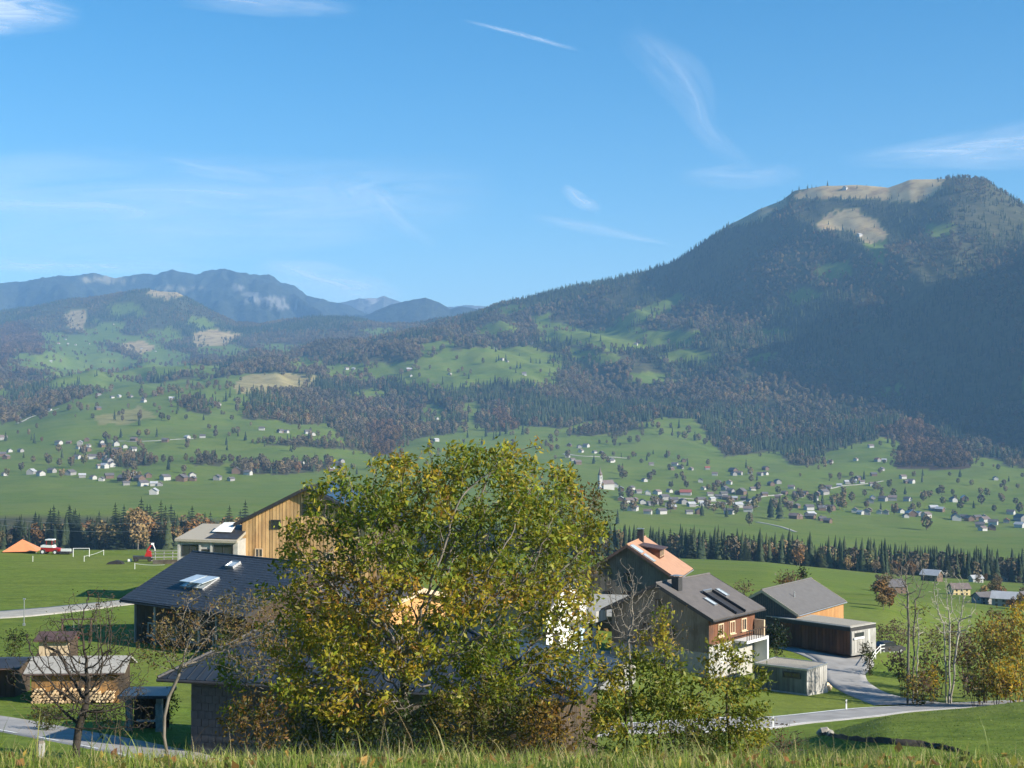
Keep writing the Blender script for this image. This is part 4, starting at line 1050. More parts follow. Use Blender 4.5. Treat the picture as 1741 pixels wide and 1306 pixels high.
# ------------------------------------------------------------------ roads, paths and yards
def ribbon(name, pts, mat, lift=.05, lo=24.0, cross=6, kind='structure', sub=6, edge=True):
    """pts: (px, py, width m). a strip laid on the ground, with a shallow edge"""
    C = [G(p[0], p[1], lo) for p in pts]; W = [p[2] for p in pts]
    t = np.linspace(0, len(C) - 1, (len(C) - 1) * sub + 1)
    cx = np.interp(t, range(len(C)), [c.x for c in C]); cy = np.interp(t, range(len(C)), [c.y for c in C]); w = np.interp(t, range(len(C)), W)
    for _ in range(6):
        for a in (cx, cy): a[1:-1] = .25 * a[:-2] + .5 * a[1:-1] + .25 * a[2:]
    tx, ty = np.gradient(cx), np.gradient(cy); l = np.hypot(tx, ty) + 1e-9; nx, ny = -ty / l, tx / l
    V = []; F = []
    for i in range(len(cx)):
        row = []
        for k in range(cross + 1):
            s = (k / cross - .5) * w[i]; x, y = cx[i] + nx[i] * s, cy[i] + ny[i] * s
            row.append((x, y, H(x, y)))
        zc = [r[2] for r in row]; zs = np.polyval(np.polyfit(range(cross + 1), zc, 1), range(cross + 1))
        up = max(max(a - b for a, b in zip(zc, zs)), 0)
        for (x, y, z), zz in zip(row, zs): V.append((x, y, zz + up + lift))
        (x, y, z) = V[-1]; V.append((x + nx[i] * .3, y + ny[i] * .3, z - .5)); (x, y, z) = V[-2 - cross]; V.append((x - nx[i] * .3, y - ny[i] * .3, z - .5))
    m = cross + 3
    for i in range(len(cx) - 1):
        for k in range(cross): F.append((i*m+k, i*m+k+1, (i+1)*m+k+1, (i+1)*m+k))
        F.append((i*m+cross, i*m+cross+1, (i+1)*m+cross+1, (i+1)*m+cross)); F.append((i*m, (i+1)*m, (i+1)*m+cross+2, i*m+cross+2))
    o = link(name, np_mesh(name, V, F, mat, smooth=False)); o['kind'] = kind
    top = np.array(V).reshape(len(cx), m, 3)[:, :cross + 1]
    return o, top
def line_on(road, top, off, width, name, dash=None, mat=None):
    """a painted line on a road ribbon; off is 0..1 across it"""
    c = top.shape[1] - 1; n = top.shape[0]
    cols = np.arange(c + 1)
    pt = lambda i, s: np.array([np.interp(s * c, cols, top[i, :, k]) for k in range(3)])
    V = []; F = []
    for i in range(n):
        w = np.linalg.norm(top[i, -1] - top[i, 0]); h = width / w / 2
        a, b = pt(i, off - h), pt(i, off + h); a[2] += .012; b[2] += .012; V += [a, b]
    for i in range(n - 1):
        if dash and (i // dash) % 2: continue
        F.append((2*i, 2*i+1, 2*i+3, 2*i+2))
    o = link(name, np_mesh(name, V, F, mat or M['paint']), road); return o
road, rt = ribbon('road', [(930, 1300, 4.6), (965, 1262, 4.6), (1010, 1238, 4.8), (1080, 1240, 5), (1150, 1238, 5.2), (1230, 1233, 5.2), (1310, 1228, 5.2), (1400, 1219, 5.2), (1500, 1208, 5.2), (1580, 1203, 5.2), (1660, 1198, 5), (1741, 1194, 5), (1900, 1192, 5)], M['asphalt'], lo=96)
line_on(road, rt, .95, .32, 'edge_line'); line_on(road, rt, .05, .16, 'edge_line')
road2, rt2 = ribbon('road', [(-160, 1215, 5), (-60, 1222, 5), (0, 1230, 5), (60, 1241, 5), (130, 1254, 5), (200, 1267, 5), (270, 1281, 5), (360, 1310, 5), (500, 1330, 4.6)], M['asphalt'], lo=58)
line_on(road2, rt2, .06, .22, 'edge_line', 3)
ribbon('driveway', [(1545, 1199, 7.5), (1500, 1190, 5.5), (1462, 1176, 4.8), (1436, 1158, 4.6), (1430, 1142, 4.8), (1436, 1128, 6.5), (1425, 1116, 8), (1395, 1106, 7), (1350, 1098, 3)], M['asphalt'], lo=110, lift=.07)
ribbon('driveway', [(1412, 1132, 2.6), (1385, 1118, 2.4), (1355, 1107, 2.2), (1325, 1100, 2.0)], M['concrete_grey'], lo=110)
ribbon('yard', [(1010, 1172, 5), (1008, 1150, 8), (1006, 1125, 9), (1003, 1104, 8)], M['gravel'], lo=110, lift=.06)
ribbon('path', [(-80, 1050, 8), (0, 1046, 9), (60, 1041, 8.5), (130, 1034, 7), (200, 1026, 6), (260, 1020, 5)], M['gravel'], lo=110, lift=.06)
ribbon('farm_track', [(1170, 955, 3), (1240, 958, 3), (1330, 964, 3), (1420, 972, 3)], M['ground'], lo=300, lift=.12)
for pts in ([(958, 772, 9), (990, 776, 9), (1030, 777, 8), (1068, 779, 8)], [(28, 722, 5), (50, 712, 5), (75, 706, 5), (100, 700, 5)],
            [(1180, 860, 5), (1240, 856, 5), (1290, 846, 5), (1330, 840, 5)], [(1286, 888, 4), (1320, 894, 4), (1352, 905, 4)], [(1395, 835, 4), (1440, 824, 4), (1500, 818, 4)],
            [(1060, 836, 5), (1130, 846, 5), (1200, 850, 5), (1290, 862, 5)], [(190, 750, 4), (250, 752, 4), (330, 746, 4)]):
    ribbon('lane', pts, M['gravel'], lo=1300, lift=.5, cross=2)

# ------------------------------------------------------------------ building helpers
class Frame:
    """a face: origin o, horizontal u, up v, outward n (all in the thing's own axes)"""
    def __init__(s, o, u, n, v=(0, 0, 1)): s.o = Vector(o); s.u = Vector(u).normalized(); s.n = Vector(n).normalized(); s.v = Vector(v).normalized()
    def p(s, a, b, c): return s.o + s.u * a + s.v * b + s.n * c
    def box(s, mb, a0, a1, b0, b1, c0, c1):
        q = [s.p(a, b, c) for c in (c0, c1) for b in (b0, b1) for a in (a0, a1)]
        # indices: 0:(a0,b0,c0) 1:(a1,b0,c0) 2:(a0,b1,c0) 3:(a1,b1,c0) 4.. same at c1
        f = [(4,5,7,6),(1,0,2,3),(0,4,6,2),(5,1,3,7),(2,6,7,3),(0,1,5,4)]
        if s.u.cross(s.v).dot(s.n) < 0: f = [tuple(reversed(x)) for x in f]
        return mb.add(q, f)
def window(par, fr, a, b, w, h, frame='white_metal', glass='glass', bars=1, sill=True, name='window', t=.09, shutter=None):
    m = MB(); f = min(.12, w * .14)
    fr.box(m, a, a + w, b, b + f, 0, t); fr.box(m, a, a + w, b + h - f, b + h, 0, t)
    fr.box(m, a, a + f, b + f, b + h - f, 0, t); fr.box(m, a + w - f, a + w, b + f, b + h - f, 0, t)
    for k in range(bars):
        c = a + w * (k + 1) / (bars + 1); fr.box(m, c - f * .35, c + f * .35, b + f, b + h - f, 0.01, t * .9)
    o = m.build(name, M[frame], par)
    xs_ = [a + f] + [a + w * (k + 1) / (bars + 1) for k in range(bars)] + [a + w - f]
    for x0, x1 in zip(xs_[:-1], xs_[1:]):
        m = MB(); fr.box(m, x0 + .02, x1 - .02, b + f, b + h - f, 0.004, .035); m.build('pane', M[glass], o)
    if sill:
        m = MB(); fr.box(m, a - .08, a + w + .08, b - .09, b - .004, 0, t + .12); m.build('sill', M[frame], o)
    if shutter:
        for s0 in (a - w * .5 - .03, a + w + .03):
            m = MB(); fr.box(m, s0, s0 + w * .5, b, b + h, 0, .06); m.build('shutter', M[shutter], o)
    return o
def boards(par, fr, a0, a1, bot, topf, bw, mat, single=False, t=.035, gap=.02, seed=1, name='board'):
    """upright boards on a face, from bot to topf(a)"""
    q = random.Random(seed); a = a0; mb = MB()
    while a < a1 - .02:
        w = min(bw * q.uniform(.8, 1.2), a1 - a); x0, x1 = a + gap / 2, a + w - gap / 2; tt = t * q.uniform(.6, 1.3)
        h0, h1 = topf(x0), topf(x1)
        if min(h0, h1) > bot + .05:
            mm = MB() if single else mb
            qv = [fr.p(x0, bot, 0), fr.p(x1, bot, 0), fr.p(x0, h0, 0), fr.p(x1, h1, 0), fr.p(x0, bot, tt), fr.p(x1, bot, tt), fr.p(x0, h0, tt), fr.p(x1, h1, tt)]
            f = [(4,5,7,6),(1,0,2,3),(0,4,6,2),(5,1,3,7),(2,6,7,3),(0,1,5,4)]
            if fr.u.cross(fr.v).dot(fr.n) < 0: f = [tuple(reversed(x)) for x in f]
            mm.add(qv, f)
            if single: mm.build(name, M[mat], par)
        a += w
    if not single and mb.v:
        o = mb.build('cladding', M[mat], par); o['kind'] = 'stuff'; return o
def fit(A, B, E, Y):
    """gable roof from three photo points: ridge end at distance Y, other ridge end, eave corner below the first"""
    a = P(*A, Y); Yb = Y
    for _ in range(30):
        b = P(*B, Yb); Yb *= a.z / b.z
    b = P(*B, Yb); r = (b - a); Lr = r.length; r.normalize()
    ye = Y
    u = P(*E, 1.0); ye = (a.x * r.x + a.y * r.y) / (u.x * r.x + r.y)
    e = P(*E, ye); d = Vector((e.x - a.x, e.y - a.y, 0)); half = d.length
    side = 1 if d.dot(Vector((-r.y, r.x, 0))) > 0 else -1
    return dict(a=a, b=b, r=r, L=Lr, half=half, zr=a.z, ze=e.z, side=side, yaw=atan2(r.y, r.x), mid=(a + b) / 2)
def gable(name, label, cat, fitd, zb, wallmat, roofmat, ov=.9, og=.8, t=.24, trim='trim_dark', half2=None, group=None, L=None, back=False):
    """returns root and a dict of face frames. local x runs along the ridge from the first ridge point, local y across, z up from zb"""
    f = fitd; Lr = L or f['L']; mid = f['a'] + f['r'] * (Lr / 2)
    root = empty(name, (mid.x, mid.y, zb), f['yaw']); tag(root, label, cat, group)
    zr = f['zr'] - zb; ze = f['ze'] - zb; hf = f['half']; s = f['side']; sl = (zr - ze) / hf
    h2 = half2 or hf; X = Lr / 2
    tv = t / cos(math.atan(sl))
    wl_, wr_ = -X + og, X - og
    y1, y2 = s * (hf - ov), -s * (h2 - ov)
    top = lambda y: zr - abs(y) * sl - tv * .98
    m = MB(); ys = sorted([y1, y2])
    pent = [(wl_, ys[0], -1.5), (wl_, ys[0], top(ys[0])), (wl_, 0, top(0)), (wl_, ys[1], top(ys[1])), (wl_, ys[1], -1.5)]
    m.prism(pent, (wr_ - wl_, 0, 0)); m.build('wall', M[wallmat], root)
    sl_o = []
    for sd, hh in ((s, hf), (-s, h2)):
        q = [(-X, 0, zr), (X, 0, zr), (X, sd * hh, zr - hh * sl), (-X, sd * hh, zr - hh * sl)]
        if sd > 0: q = [q[0], q[1], q[2], q[3]]
        else: q = [q[0], q[3], q[2], q[1]]
        n = (Vector(q[1]) - Vector(q[0])).cross(Vector(q[3]) - Vector(q[0]))
        if n.z < 0: q = [q[0], q[3], q[2], q[1]]
        o = MB().slab(q, t).build('roof_slope', M[roofmat], root); sl_o.append(o)
        # eave gutter and verge boards
        g = MB().tube([(-X, sd * (hh + .06), zr - hh * sl - tv * .7), (X, sd * (hh + .06), zr - hh * sl - tv * .7)], .075, 6); g.build('gutter', M['zinc'] if trim != 'trim_dark' else M['trim_dark'], root)
        for xe in (-X - .045, X + .005):
            b = MB().add([(xe, 0, zr + .03), (xe + .04, 0, zr + .03), (xe + .04, sd * hh, zr - hh * sl + .03), (xe, sd * hh, zr - hh * sl + .03),
                          (xe, 0, zr - tv - .12), (xe + .04, 0, zr - tv - .12), (xe + .04, sd * hh, zr - hh * sl - tv - .12), (xe, sd * hh, zr - hh * sl - tv - .12)],
                         [(0,1,2,3),(7,6,5,4),(0,3,7,4),(1,5,6,2),(0,4,5,1),(3,2,6,7)])
            b.build('barge_board', M[trim], root)
    MB().tube([(-X, 0, zr + .02), (X, 0, zr + .02)], .12, 6).build('ridge_cap', M[roofmat], root)
    fr = dict(near=Frame((wl_, 0, 0), (0, 1, 0), (-1, 0, 0)), far=Frame((wr_, 0, 0), (0, 1, 0), (1, 0, 0)),
              eave=Frame((0, y1, 0), (1, 0, 0), (0, s, 0)), back=Frame((0, y2, 0), (1, 0, 0), (0, -s, 0)),
              roof=Frame((-X, 0, zr), (1, 0, 0), Vector((0, s * sl, 1)), Vector((0, s, -sl))),
              roof2=Frame((-X, 0, zr), (1, 0, 0), Vector((0, -s * sl, 1)), Vector((0, -s, -sl))))
    info = dict(top=top, y1=y1, y2=y2, x0=wl_, x1=wr_, X=X, sl=sl, zr=zr, ze=ze, hf=hf, s=s, slopes=sl_o, slen=hf * sqrt(1 + sl * sl), ground=0.0)
    return root, fr, info
def courses(par, fr, a0, a1, length, tw, th, mat, q=None, t=.035, name='tiles'):
    """overlapping tiles on a roof face, one joined piece"""
    q = q or random.Random(3); mb = MB(); n = int(length / th)
    for i in range(n):
        b0, b1 = i * th, i * th + th * 1.08
        a = a0 - (tw / 2 if i % 2 else 0)
        while a < a1:
            x0, x1 = max(a + .006, a0), min(a + tw - .006, a1); a += tw
            if x1 - x0 < .03: continue
            lo, hi = .004, t * q.uniform(.85, 1.2)
            p = [fr.p(x0, b0, lo), fr.p(x1, b0, lo), fr.p(x1, b1, lo), fr.p(x0, b1, lo), fr.p(x0, b0, lo + .012), fr.p(x1, b0, lo + .012), fr.p(x1, b1, hi), fr.p(x0, b1, hi)]
            f = [(4,7,6,5),(3,2,6,7),(0,3,7,4),(1,5,6,2)]
            e1 = (p[7] - p[4]).cross(p[5] - p[4])
            if e1.dot(fr.n) < 0: f = [tuple(reversed(x)) for x in f]
            mb.add(p, f)
    o = mb.build(name, M[mat], par); o['kind'] = 'stuff'; return o
def seams(par, fr, a0, a1, length, step, mat, name='seam', joined=True):
    mb = MB(); a = a0 + step / 2
    while a < a1: fr.box(mb, a - .02, a + .02, .05, length - .02, .004, .045); a += step
    o = mb.build('standing_seams', M[mat], par); o['kind'] = 'stuff'; return o
def skylight(par, fr, a, b, w, l, glass='glass_sky', lift=.16, tilt=0.0):
    m = MB(); f = .07
    fr.box(m, a, a + w, b, b + f, 0, lift); fr.box(m, a, a + w, b + l - f, b + l, 0, lift); fr.box(m, a, a + f, b + f, b + l - f, 0, lift); fr.box(m, a + w - f, a + w, b + f, b + l - f, 0, lift)
    o = m.build('skylight', M['zinc'], par)
    m = MB(); fr.box(m, a + f, a + w - f, b + f, b + l - f, .02, lift * .75); m.build('pane', M[glass], o)
    if tilt:
        m = MB(); d = fr.v * -l; c = [fr.p(a, b, lift), fr.p(a + w, b, lift), fr.p(a + w, b + l * .93, lift + tilt), fr.p(a, b + l * .93, lift + tilt)]
        n = (c[1] - c[0]).cross(c[3] - c[0])
        m.slab(c if n.dot(fr.n) > 0 else [c[0], c[3], c[2], c[1]], .06); m.build('sash', M[glass], o)
    return o
def chimney(par, fr, a, b, w, h, mat='trim_dark', cap=True):
    """stack standing upright on a roof face"""
    o = fr.p(a, b, 0); m = MB().box(o.x - w / 2, o.x + w / 2, o.y - w / 2, o.y + w / 2, o.z - w, o.z + h); c = m.build('chimney', M[mat], par)
    if cap:
        MB().box(o.x - w * .62, o.x + w * .62, o.y - w * .62, o.y + w * .62, o.z + h + .14, o.z + h + .2).build('cap', M['zinc'], c)
        for dx in (-.4, .4): MB().box(o.x + w * dx - .03, o.x + w * dx + .03, o.y - .03, o.y + .03, o.z + h + .002, o.z + h + .138).build('cap_post', M['zinc'], c)
    return c

# ------------------------------------------------------------------ timber house with grey roof, right of the walnut
f = fit((1114.5, 991.6), (1206, 975.3), (1213, 1054.3), 150)
zb = H(f['mid'].x, f['mid'].y) + .1; zb = P(1196, 1141, 147).z
r_, fr, nf = gable('timber_house', 'weathered timber house with grey-brown roof, dark chimney and long roof recess', 'house', f, zb, 'wood_grey', 'roof_brown', ov=.95, og=.7)
near, eav, rf = fr['near'], fr['eave'], fr['roof']
boards(r_, near, min(nf['y1'], nf['y2']) + .02, max(nf['y1'], nf['y2']) - .02, 1.9, lambda a: nf['top'](a) - .05, .24, 'wood_grey', seed=4)
boards(r_, eav, nf['x0'], nf['x1'], 2.6, lambda a: nf['top'](nf['y1']) - .02, .3, 'wood_red', seed=5)
m = MB(); eav.box(m, nf['x0'] - .01, nf['x1'] + .01, -1.5, 2.55, 0, .06); m.build('basement_wall', M['concrete'], r_)
m = MB(); near.box(m, min(nf['y1'], nf['y2']) - .04, max(nf['y1'], nf['y2']) + .04, -1.5, 1.85, 0, .05); m.build('basement_wall', M['concrete_grey'], r_)
for a in (-3.2, -.7, 1.9): window(r_, eav, a, 3.3, 1.15, 1.35, 'trim_light', shutter=None, t=.12)
for a in (-2.6, .6): window(r_, eav, a, .6, .9, 1.0, 'white_metal', t=.11)
for (a, b) in ((-2.0, 3.4), (1.2, 3.4), (-.4, 6.0)): window(r_, near, a, b, .8, 1.0, 'wood_dark', t=.08)
chimney(r_, rf, 2.0, 1.6, .85, 1.25)
for a in (3.6, 8.0): skylight(r_, rf, a, 4.1 if a < 5 else 3.0, .75, 1.5)
# the recessed roof terrace: dark cheeks and floor strip let into the slope
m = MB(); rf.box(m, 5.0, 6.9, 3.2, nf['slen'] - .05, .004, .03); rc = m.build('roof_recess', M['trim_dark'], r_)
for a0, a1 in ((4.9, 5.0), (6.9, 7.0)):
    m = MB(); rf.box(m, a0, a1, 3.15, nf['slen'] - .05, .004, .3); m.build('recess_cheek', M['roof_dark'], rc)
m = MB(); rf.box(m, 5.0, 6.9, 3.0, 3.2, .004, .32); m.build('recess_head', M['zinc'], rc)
for a in (.9, 10.4): m = MB(); rf.box(m, a, a + .04, 1, nf['slen'] - .4, .004, .02)
# balcony frame in white at the right-hand wall
bf = MB(); eav.box(bf, nf['x1'] - .35, nf['x1'], -1.2, 2.6, .12, 1.7); bf.build('balcony_pier', M['white'], r_)
bf = MB(); eav.box(bf, nf['x1'] - 5, nf['x1'] - .36, 2.3, 2.58, .12, 1.7); bf.build('balcony_slab', M['white'], r_)
bf = MB(); eav.box(bf, nf['x1'] - .3, nf['x1'] - .05, 2.62, 4.3, .12, 1.3); bf.build('balcony_screen', M['trim_light'], r_)
for k in range(9):
    bf = MB(); a = nf['x1'] - 4.9 + k * .52; eav.box(bf, a, a + .06, 2.585, 3.55, 1.62, 1.68); bf.build('baluster', M['wood_dark'], r_)
bf = MB(); eav.box(bf, nf['x1'] - 5, nf['x1'] - .36, 3.56, 3.66, 1.6, 1.7); bf.build('handrail', M['wood_dark'], r_)

# ------------------------------------------------------------------ farmhouse with the salmon roof behind it
f = fit((1065.7, 926), (1097.5, 912), (1152, 984.6), 190)
zb = -28.6
r_, fr, nf = gable('farmhouse', 'farmhouse with salmon-coloured roof, dormer and dark weathered gable', 'house', f, zb, 'wood_grey', 'roof_orange', ov=.9, og=.9, trim='copper_dark')
near, rf = fr['near'], fr['roof']
yl, yh = sorted((nf['y1'], nf['y2']))
boards(r_, near, yl, yh, 3.2, lambda a: nf['top'](a) - .05, .3, 'wood_grey', seed=6)
for (a, b) in ((-3.2, 3.9), (-.4, 3.9), (2.2, 3.9), (-.4, 6.4)): window(r_, near, a, b, 1.0, 1.2, 'wood_dark', t=.1)
chimney(r_, rf, 8.6, .3, .8, 1.5)
for k, (a, b, w, l, g) in enumerate(((.25, .35, 2.1, 1.9, 'zinc'), (.3, 2.5, 1.7, 1.8, 'solar'))):
    m = MB(); rf.box(m, a, a + w, b, b + l, .03, .11); sp = m.build('solar_panel', M['zinc'], r_)
    m = MB(); rf.box(m, a + .06, a + w - .06, b + .06, b + l - .06, .112, .12); m.build('pane', M['glass_sky'], sp)
# dormer
dm = empty('dormer', (0, 0, 0)); dm.parent = r_
o = rf.p(6.6, 4.3, 0); s = nf['s']; sl_ = nf['sl']
hw = 1.7; dep = 3.4; hgt = 1.35
m = MB(); m.prism([(o.x - hw, o.y, o.z - .3), (o.x + hw, o.y, o.z - .3), (o.x + hw, o.y, o.z + hgt), (o.x - hw, o.y, o.z + hgt)], (0, -s * dep, 0)); m.build('dormer_wall', M['wood_red'], dm)
m = MB(); m.slab([(o.x - hw - .4, o.y + s * .5, o.z + hgt + .02), (o.x - hw - .4, o.y - s * dep, o.z + hgt + .62), (o.x + hw + .4, o.y - s * dep, o.z + hgt + .62), (o.x + hw + .4, o.y + s * .5, o.z + hgt + .02)] if s > 0 else
                [(o.x - hw - .4, o.y + s * .5, o.z + hgt + .02), (o.x + hw + .4, o.y + s * .5, o.z + hgt + .02), (o.x + hw + .4, o.y - s * dep, o.z + hgt + .62), (o.x - hw - .4, o.y - s * dep, o.z + hgt + .62)], .14); m.build('dormer_roof', M['copper_dark'], dm)
df = Frame((o.x, o.y, o.z), (1, 0, 0), (0, s, 0))
for a in (-1.4, -.2, .9): window(dm, df, a, .25, .6, .85, 'trim_light', bars=0, sill=False, t=.06)
# pale lean-to in front of its gable
lt = empty('lean_to_shed', (f['a'].x - 2.6, f['a'].y - 9.5, -28.2), f['yaw'] - pi / 2); tag(lt, 'low shed with pale sheet roof before the dark gable of the farmhouse', 'shed')
bx('wall', M['wood_dark'], lt, -5.2, 4.2, -.5, 5.0, -1, 3.0)
MB().slab([(-5.6, -1.2, 2.95), (4.6, -1.2, 2.95), (4.6, 5.3, 4.9), (-5.6, 5.3, 4.9)], .12).build('roof', M['roof_pale'], lt)
for k in range(4): MB().slab([(-5.3 + k * 2.5, -1.0, 3.02), (-3.0 + k * 2.5, -1.0, 3.02), (-3.0 + k * 2.5, 5.2, 4.88), (-5.3 + k * 2.5, 5.2, 4.88)], .02).build('roof_panel', M['roof_pale'], lt)

# ------------------------------------------------------------------ carport house on the right
f = fit((1295, 1003), (1379.7, 983), (1357.6, 1045.4), 180)
zb = P(1449.5, 1103, 172).z
r_, fr, nf = gable('carport_house', 'grey-roofed modern timber house with long red-brown carport wing', 'house', f, zb, 'wood_orange', 'roof_grey', ov=.35, og=.25, trim='trim_light', t=.2)
yl, yh = sorted((nf['y1'], nf['y2']))
boards(r_, fr['near'], yl + .01, yh - .01, -.5, lambda a: nf['top'](a) - .05, .3, 'slate_wall', seed=7)
boards(r_, fr['eave'], nf['x0'], nf['x1'], 0, lambda a: nf['top'](nf['y1']) - .02, .35, 'wood_orange', seed=8)
o = fr['roof'].p(5.0, 2.6, 0); MB().tube([(o.x, o.y, o.z - .2), (o.x, o.y, o.z + .7)], .09, 8).build('vent_pipe', M['zinc'], r_)
# carport wing: flat gravel roof at lower level
w = empty('carport', (0, 0, 0)); w.parent = r_
inv = Matrix.Translation((r_.location.x, r_.location.y, r_.location.z)) @ Matrix.Rotation(f['yaw'], 4, 'Z'); inv = inv.inverted()
zt = P(1445, 1066, 170).z
def onz(px, py, z):
    u = P(px, py, 1.0); k = z / u.z; return Vector((u.x * k, k, z))
cA, cB = onz(1352, 1053, zt), onz(1446, 1065.5, zt)
dv = (cB - cA).normalized(); nv = Vector((dv.y, -dv.x, 0)); 
if nv.y < 0: nv = -nv
Lw = (cB - cA).length; dep = 5.2
def lw(a, b, z): return inv @ (cA + dv * a + nv * b + Vector((0, 0, z)))
def wbox(name, mat, a0, a1, b0, b1, z0, z1, par=w):
    m = MB(); q = [lw(a, b, z) for z in (z0, z1) for b in (b0, b1) for a in (a0, a1)]
    fcs = [(0,2,3,1),(4,5,7,6),(0,1,5,4),(2,6,7,3),(0,4,6,2),(1,3,7,5)]
    m.add(q, fcs); return m.build(name, M[mat], par)
hw_ = zt - zb
wbox('carport_wall', 'wood_red', -4.5, Lw - .12, .35, dep - .2, -hw_ - .6, -.62)
wbox('roof_edge', 'trim_dark', -4.6, Lw + .0, 0, dep, -.6, -.14)
wbox('roof_edge', 'concrete', -4.6, Lw + .04, -.04, dep + .04, -.135, -.03)
wbox('gravel_bed', 'gravel_roof', -.2, Lw - .25, .25, dep - .25, -.028, .02)
wbox('end_wall', 'wood_silver', Lw - .11, Lw + .07, .1, dep - .05, -hw_ - .6, -.61)
for k in range(1, 9):
    a = lw(Lw + .075, .1 + k * .52, 0)
    wbox('end_board', 'wood_silver', Lw + .071, Lw + .1, .12 + (k - 1) * .56, .12 + k * .56 - .05, -hw_ - .3, -.66)
ef = wbox('end_window', 'trim_dark', Lw + .101, Lw + .14, .7, 2.6, -1.35, -.85)
wbox('pane', 'glass', Lw + .141, Lw + .15, .8, 2.5, -1.28, -.92, ef)
wbox('end_ledge', 'white', Lw + .101, Lw + .3, .4, 2.4, -1.6, -1.38)
for k in range(24):
    wbox('wall_board', 'wood_red', -4.4 + k * (Lw + 4.2) / 24, -4.4 + (k + 1) * (Lw + 4.2) / 24 - .04, .3, .345, -hw_ - .5, -.65)

# ------------------------------------------------------------------ grey garden shed with gravel roof
zt = P(1372, 1139, 143).z; cA, cB, cC = onz(1281, 1128, zt), onz(1372, 1139, zt), onz(1408, 1128, zt)
sh = empty('garden_shed', (cB.x, cB.y, P(1372, 1179, 143).z), atan2((cA - cB).y, (cA - cB).x)); tag(sh, 'flat-roofed grey board shed with two slit windows beside the driveway', 'shed')
La, Lb = (cA - cB).length, (cC - cB).length; hs_ = zt - sh.location.z
sgn = -1.0     # the other wall runs to local -y
sz = hs_
bx('wall', M['wood_green'], sh, .08, La - .08, -Lb + .08, -.08, -.8, sz - .12)
boards(sh, Frame((0, -.08, 0), (1, 0, 0), (0, 1, 0)), .08, La - .08, -.1, lambda a: sz - .14, .28, 'wood_green', single=True, seed=9)
boards(sh, Frame((.08, 0, 0), (0, 1, 0), (-1, 0, 0)), -Lb + .08, -.08, -.1, lambda a: sz - .14, .28, 'wood_silver', single=True, seed=10)  # paler boards than the front, sunlight on this end put into the colour
bx('plinth', M['concrete'], sh, .0, La, -Lb, .0, -.9, -.11)
for (a0, a1, b0, b1) in ((0, La, -.12, .02), (0, La, -Lb - .02, -Lb + .12), (-.02, .12, -Lb + .121, -.121), (La - .12, La + .02, -Lb + .121, -.121)):
    bx('roof_rim', M['zinc'], sh, a0, a1, b0, b1, sz - .118, sz + .06)
bx('gravel_bed', M['gravel_roof'], sh, .121, La - .121, -Lb + .121, -.121, sz - .116, sz + .0)
sf = Frame((0, -.03, 0), (1, 0, 0), (0, 1, 0))
for a, w_ in ((.7, 2.0), (4.6, 1.5)):
    window(sh, sf, a, 1.35, w_, .62, 'trim_dark', bars=1, sill=False, t=.08)
for k, (px, py, rr) in enumerate(((1393, 1172, .32), (1401, 1169, .36), (1408, 1171, .28))):
    c = G(px, py + 3, 100); m = MB().tube([(-.45, 0, rr * .9), (.45, .15, rr * .9)], [rr, rr * .95], 9)
    o = m.build('log_round', M['log_end'], None); o.location = c; o.rotation_euler = (0, 0, .5 * k); tag(o, ['cut log round lying left at the shed corner', 'middle cut log round at the shed corner', 'right cut log round at the shed corner'][k], 'log', 'cut logs by the shed')

# ------------------------------------------------------------------ white house with the pale blue garage door
Yn = 146.0; c0 = P(929, 1106, Yn); wd = Vector((.5, .86, 0)).normalized(); ld = Vector((-.86, .5, 0))
zb = P(990, 1102, 150).z; gw = 9.0; hl = 12.0
root = empty('white_house', (c0.x, c0.y, zb), atan2(wd.y, wd.x)); tag(root, 'white rendered house half hidden by the walnut, with pale blue garage door', 'house')
apz = P(963, 982, Yn + 3.9).z - zb; ez = apz - 2.6
m = MB(); m.prism([(0, 0, -1.5), (0, 0, ez), (gw / 2, 0, apz), (gw, 0, ez), (gw, 0, -1.5)][::-1], (0, hl, 0)); m.build('wall', M['white'], root)
bx('shaded_side_face', M['concrete_grey'], root, -.03, -.002, .02, hl - .02, -1.4, ez - .05)  # grey sheet over the white wall, paints its shaded side
for sd in (0, 1):
    x_e = -.7 if sd == 0 else gw + .7; ze_ = ez - .7 * 2.6 / 4.5
    q = [(gw / 2, -.7, apz + .25), (gw / 2, hl + .5, apz + .25), (x_e, hl + .5, ze_ + .25), (x_e, -.7, ze_ + .25)]
    if sd == 1: q = [q[0], q[3], q[2], q[1]]
    MB().slab(q, .2).build('roof_slope', M['roof_grey'], root)
wf = Frame((0, 0, 0), (1, 0, 0), (0, -1, 0))
for (a, b) in ((1.2, 3.3), (5.8, 3.3), (1.4, .6), (3.9, 5.2)): window(root, wf, a, b, 1.2, 1.3, 'wood_dark', t=.07)
bx('balcony', M['wood_silver'], root, 5.0, 10.6, -1.6, -.002, 2.55, 2.75)
for k in range(10): bx('balcony_board', M['wood_silver'], root, 8.0 + k * .27, 8.24 + k * .27, -1.66, -1.6, 2.4, 3.55)
bx('balcony_planting', M['wood_dark'], root, 5.1, 10.4, -1.5, -1.2, 2.76, 3.0)
bx('garage', M['white'], root, gw - .6, gw + 3.2, .4, 6, -1.4, 2.5)
gd = bx('garage_door', M['blue_door'], root, gw - 2.8, gw + .4, -.06, -.002, .02, 2.2)
for k in range(4): bx('door_panel', M['blue_door'], gd, gw - 2.72, gw + .32, -.09, -.061, .1 + k * .53, .56 + k * .53)
bx('side_door', M['trim_dark'], root, gw + 1.2, gw + 2.2, .33, .398, .0, 2.1)
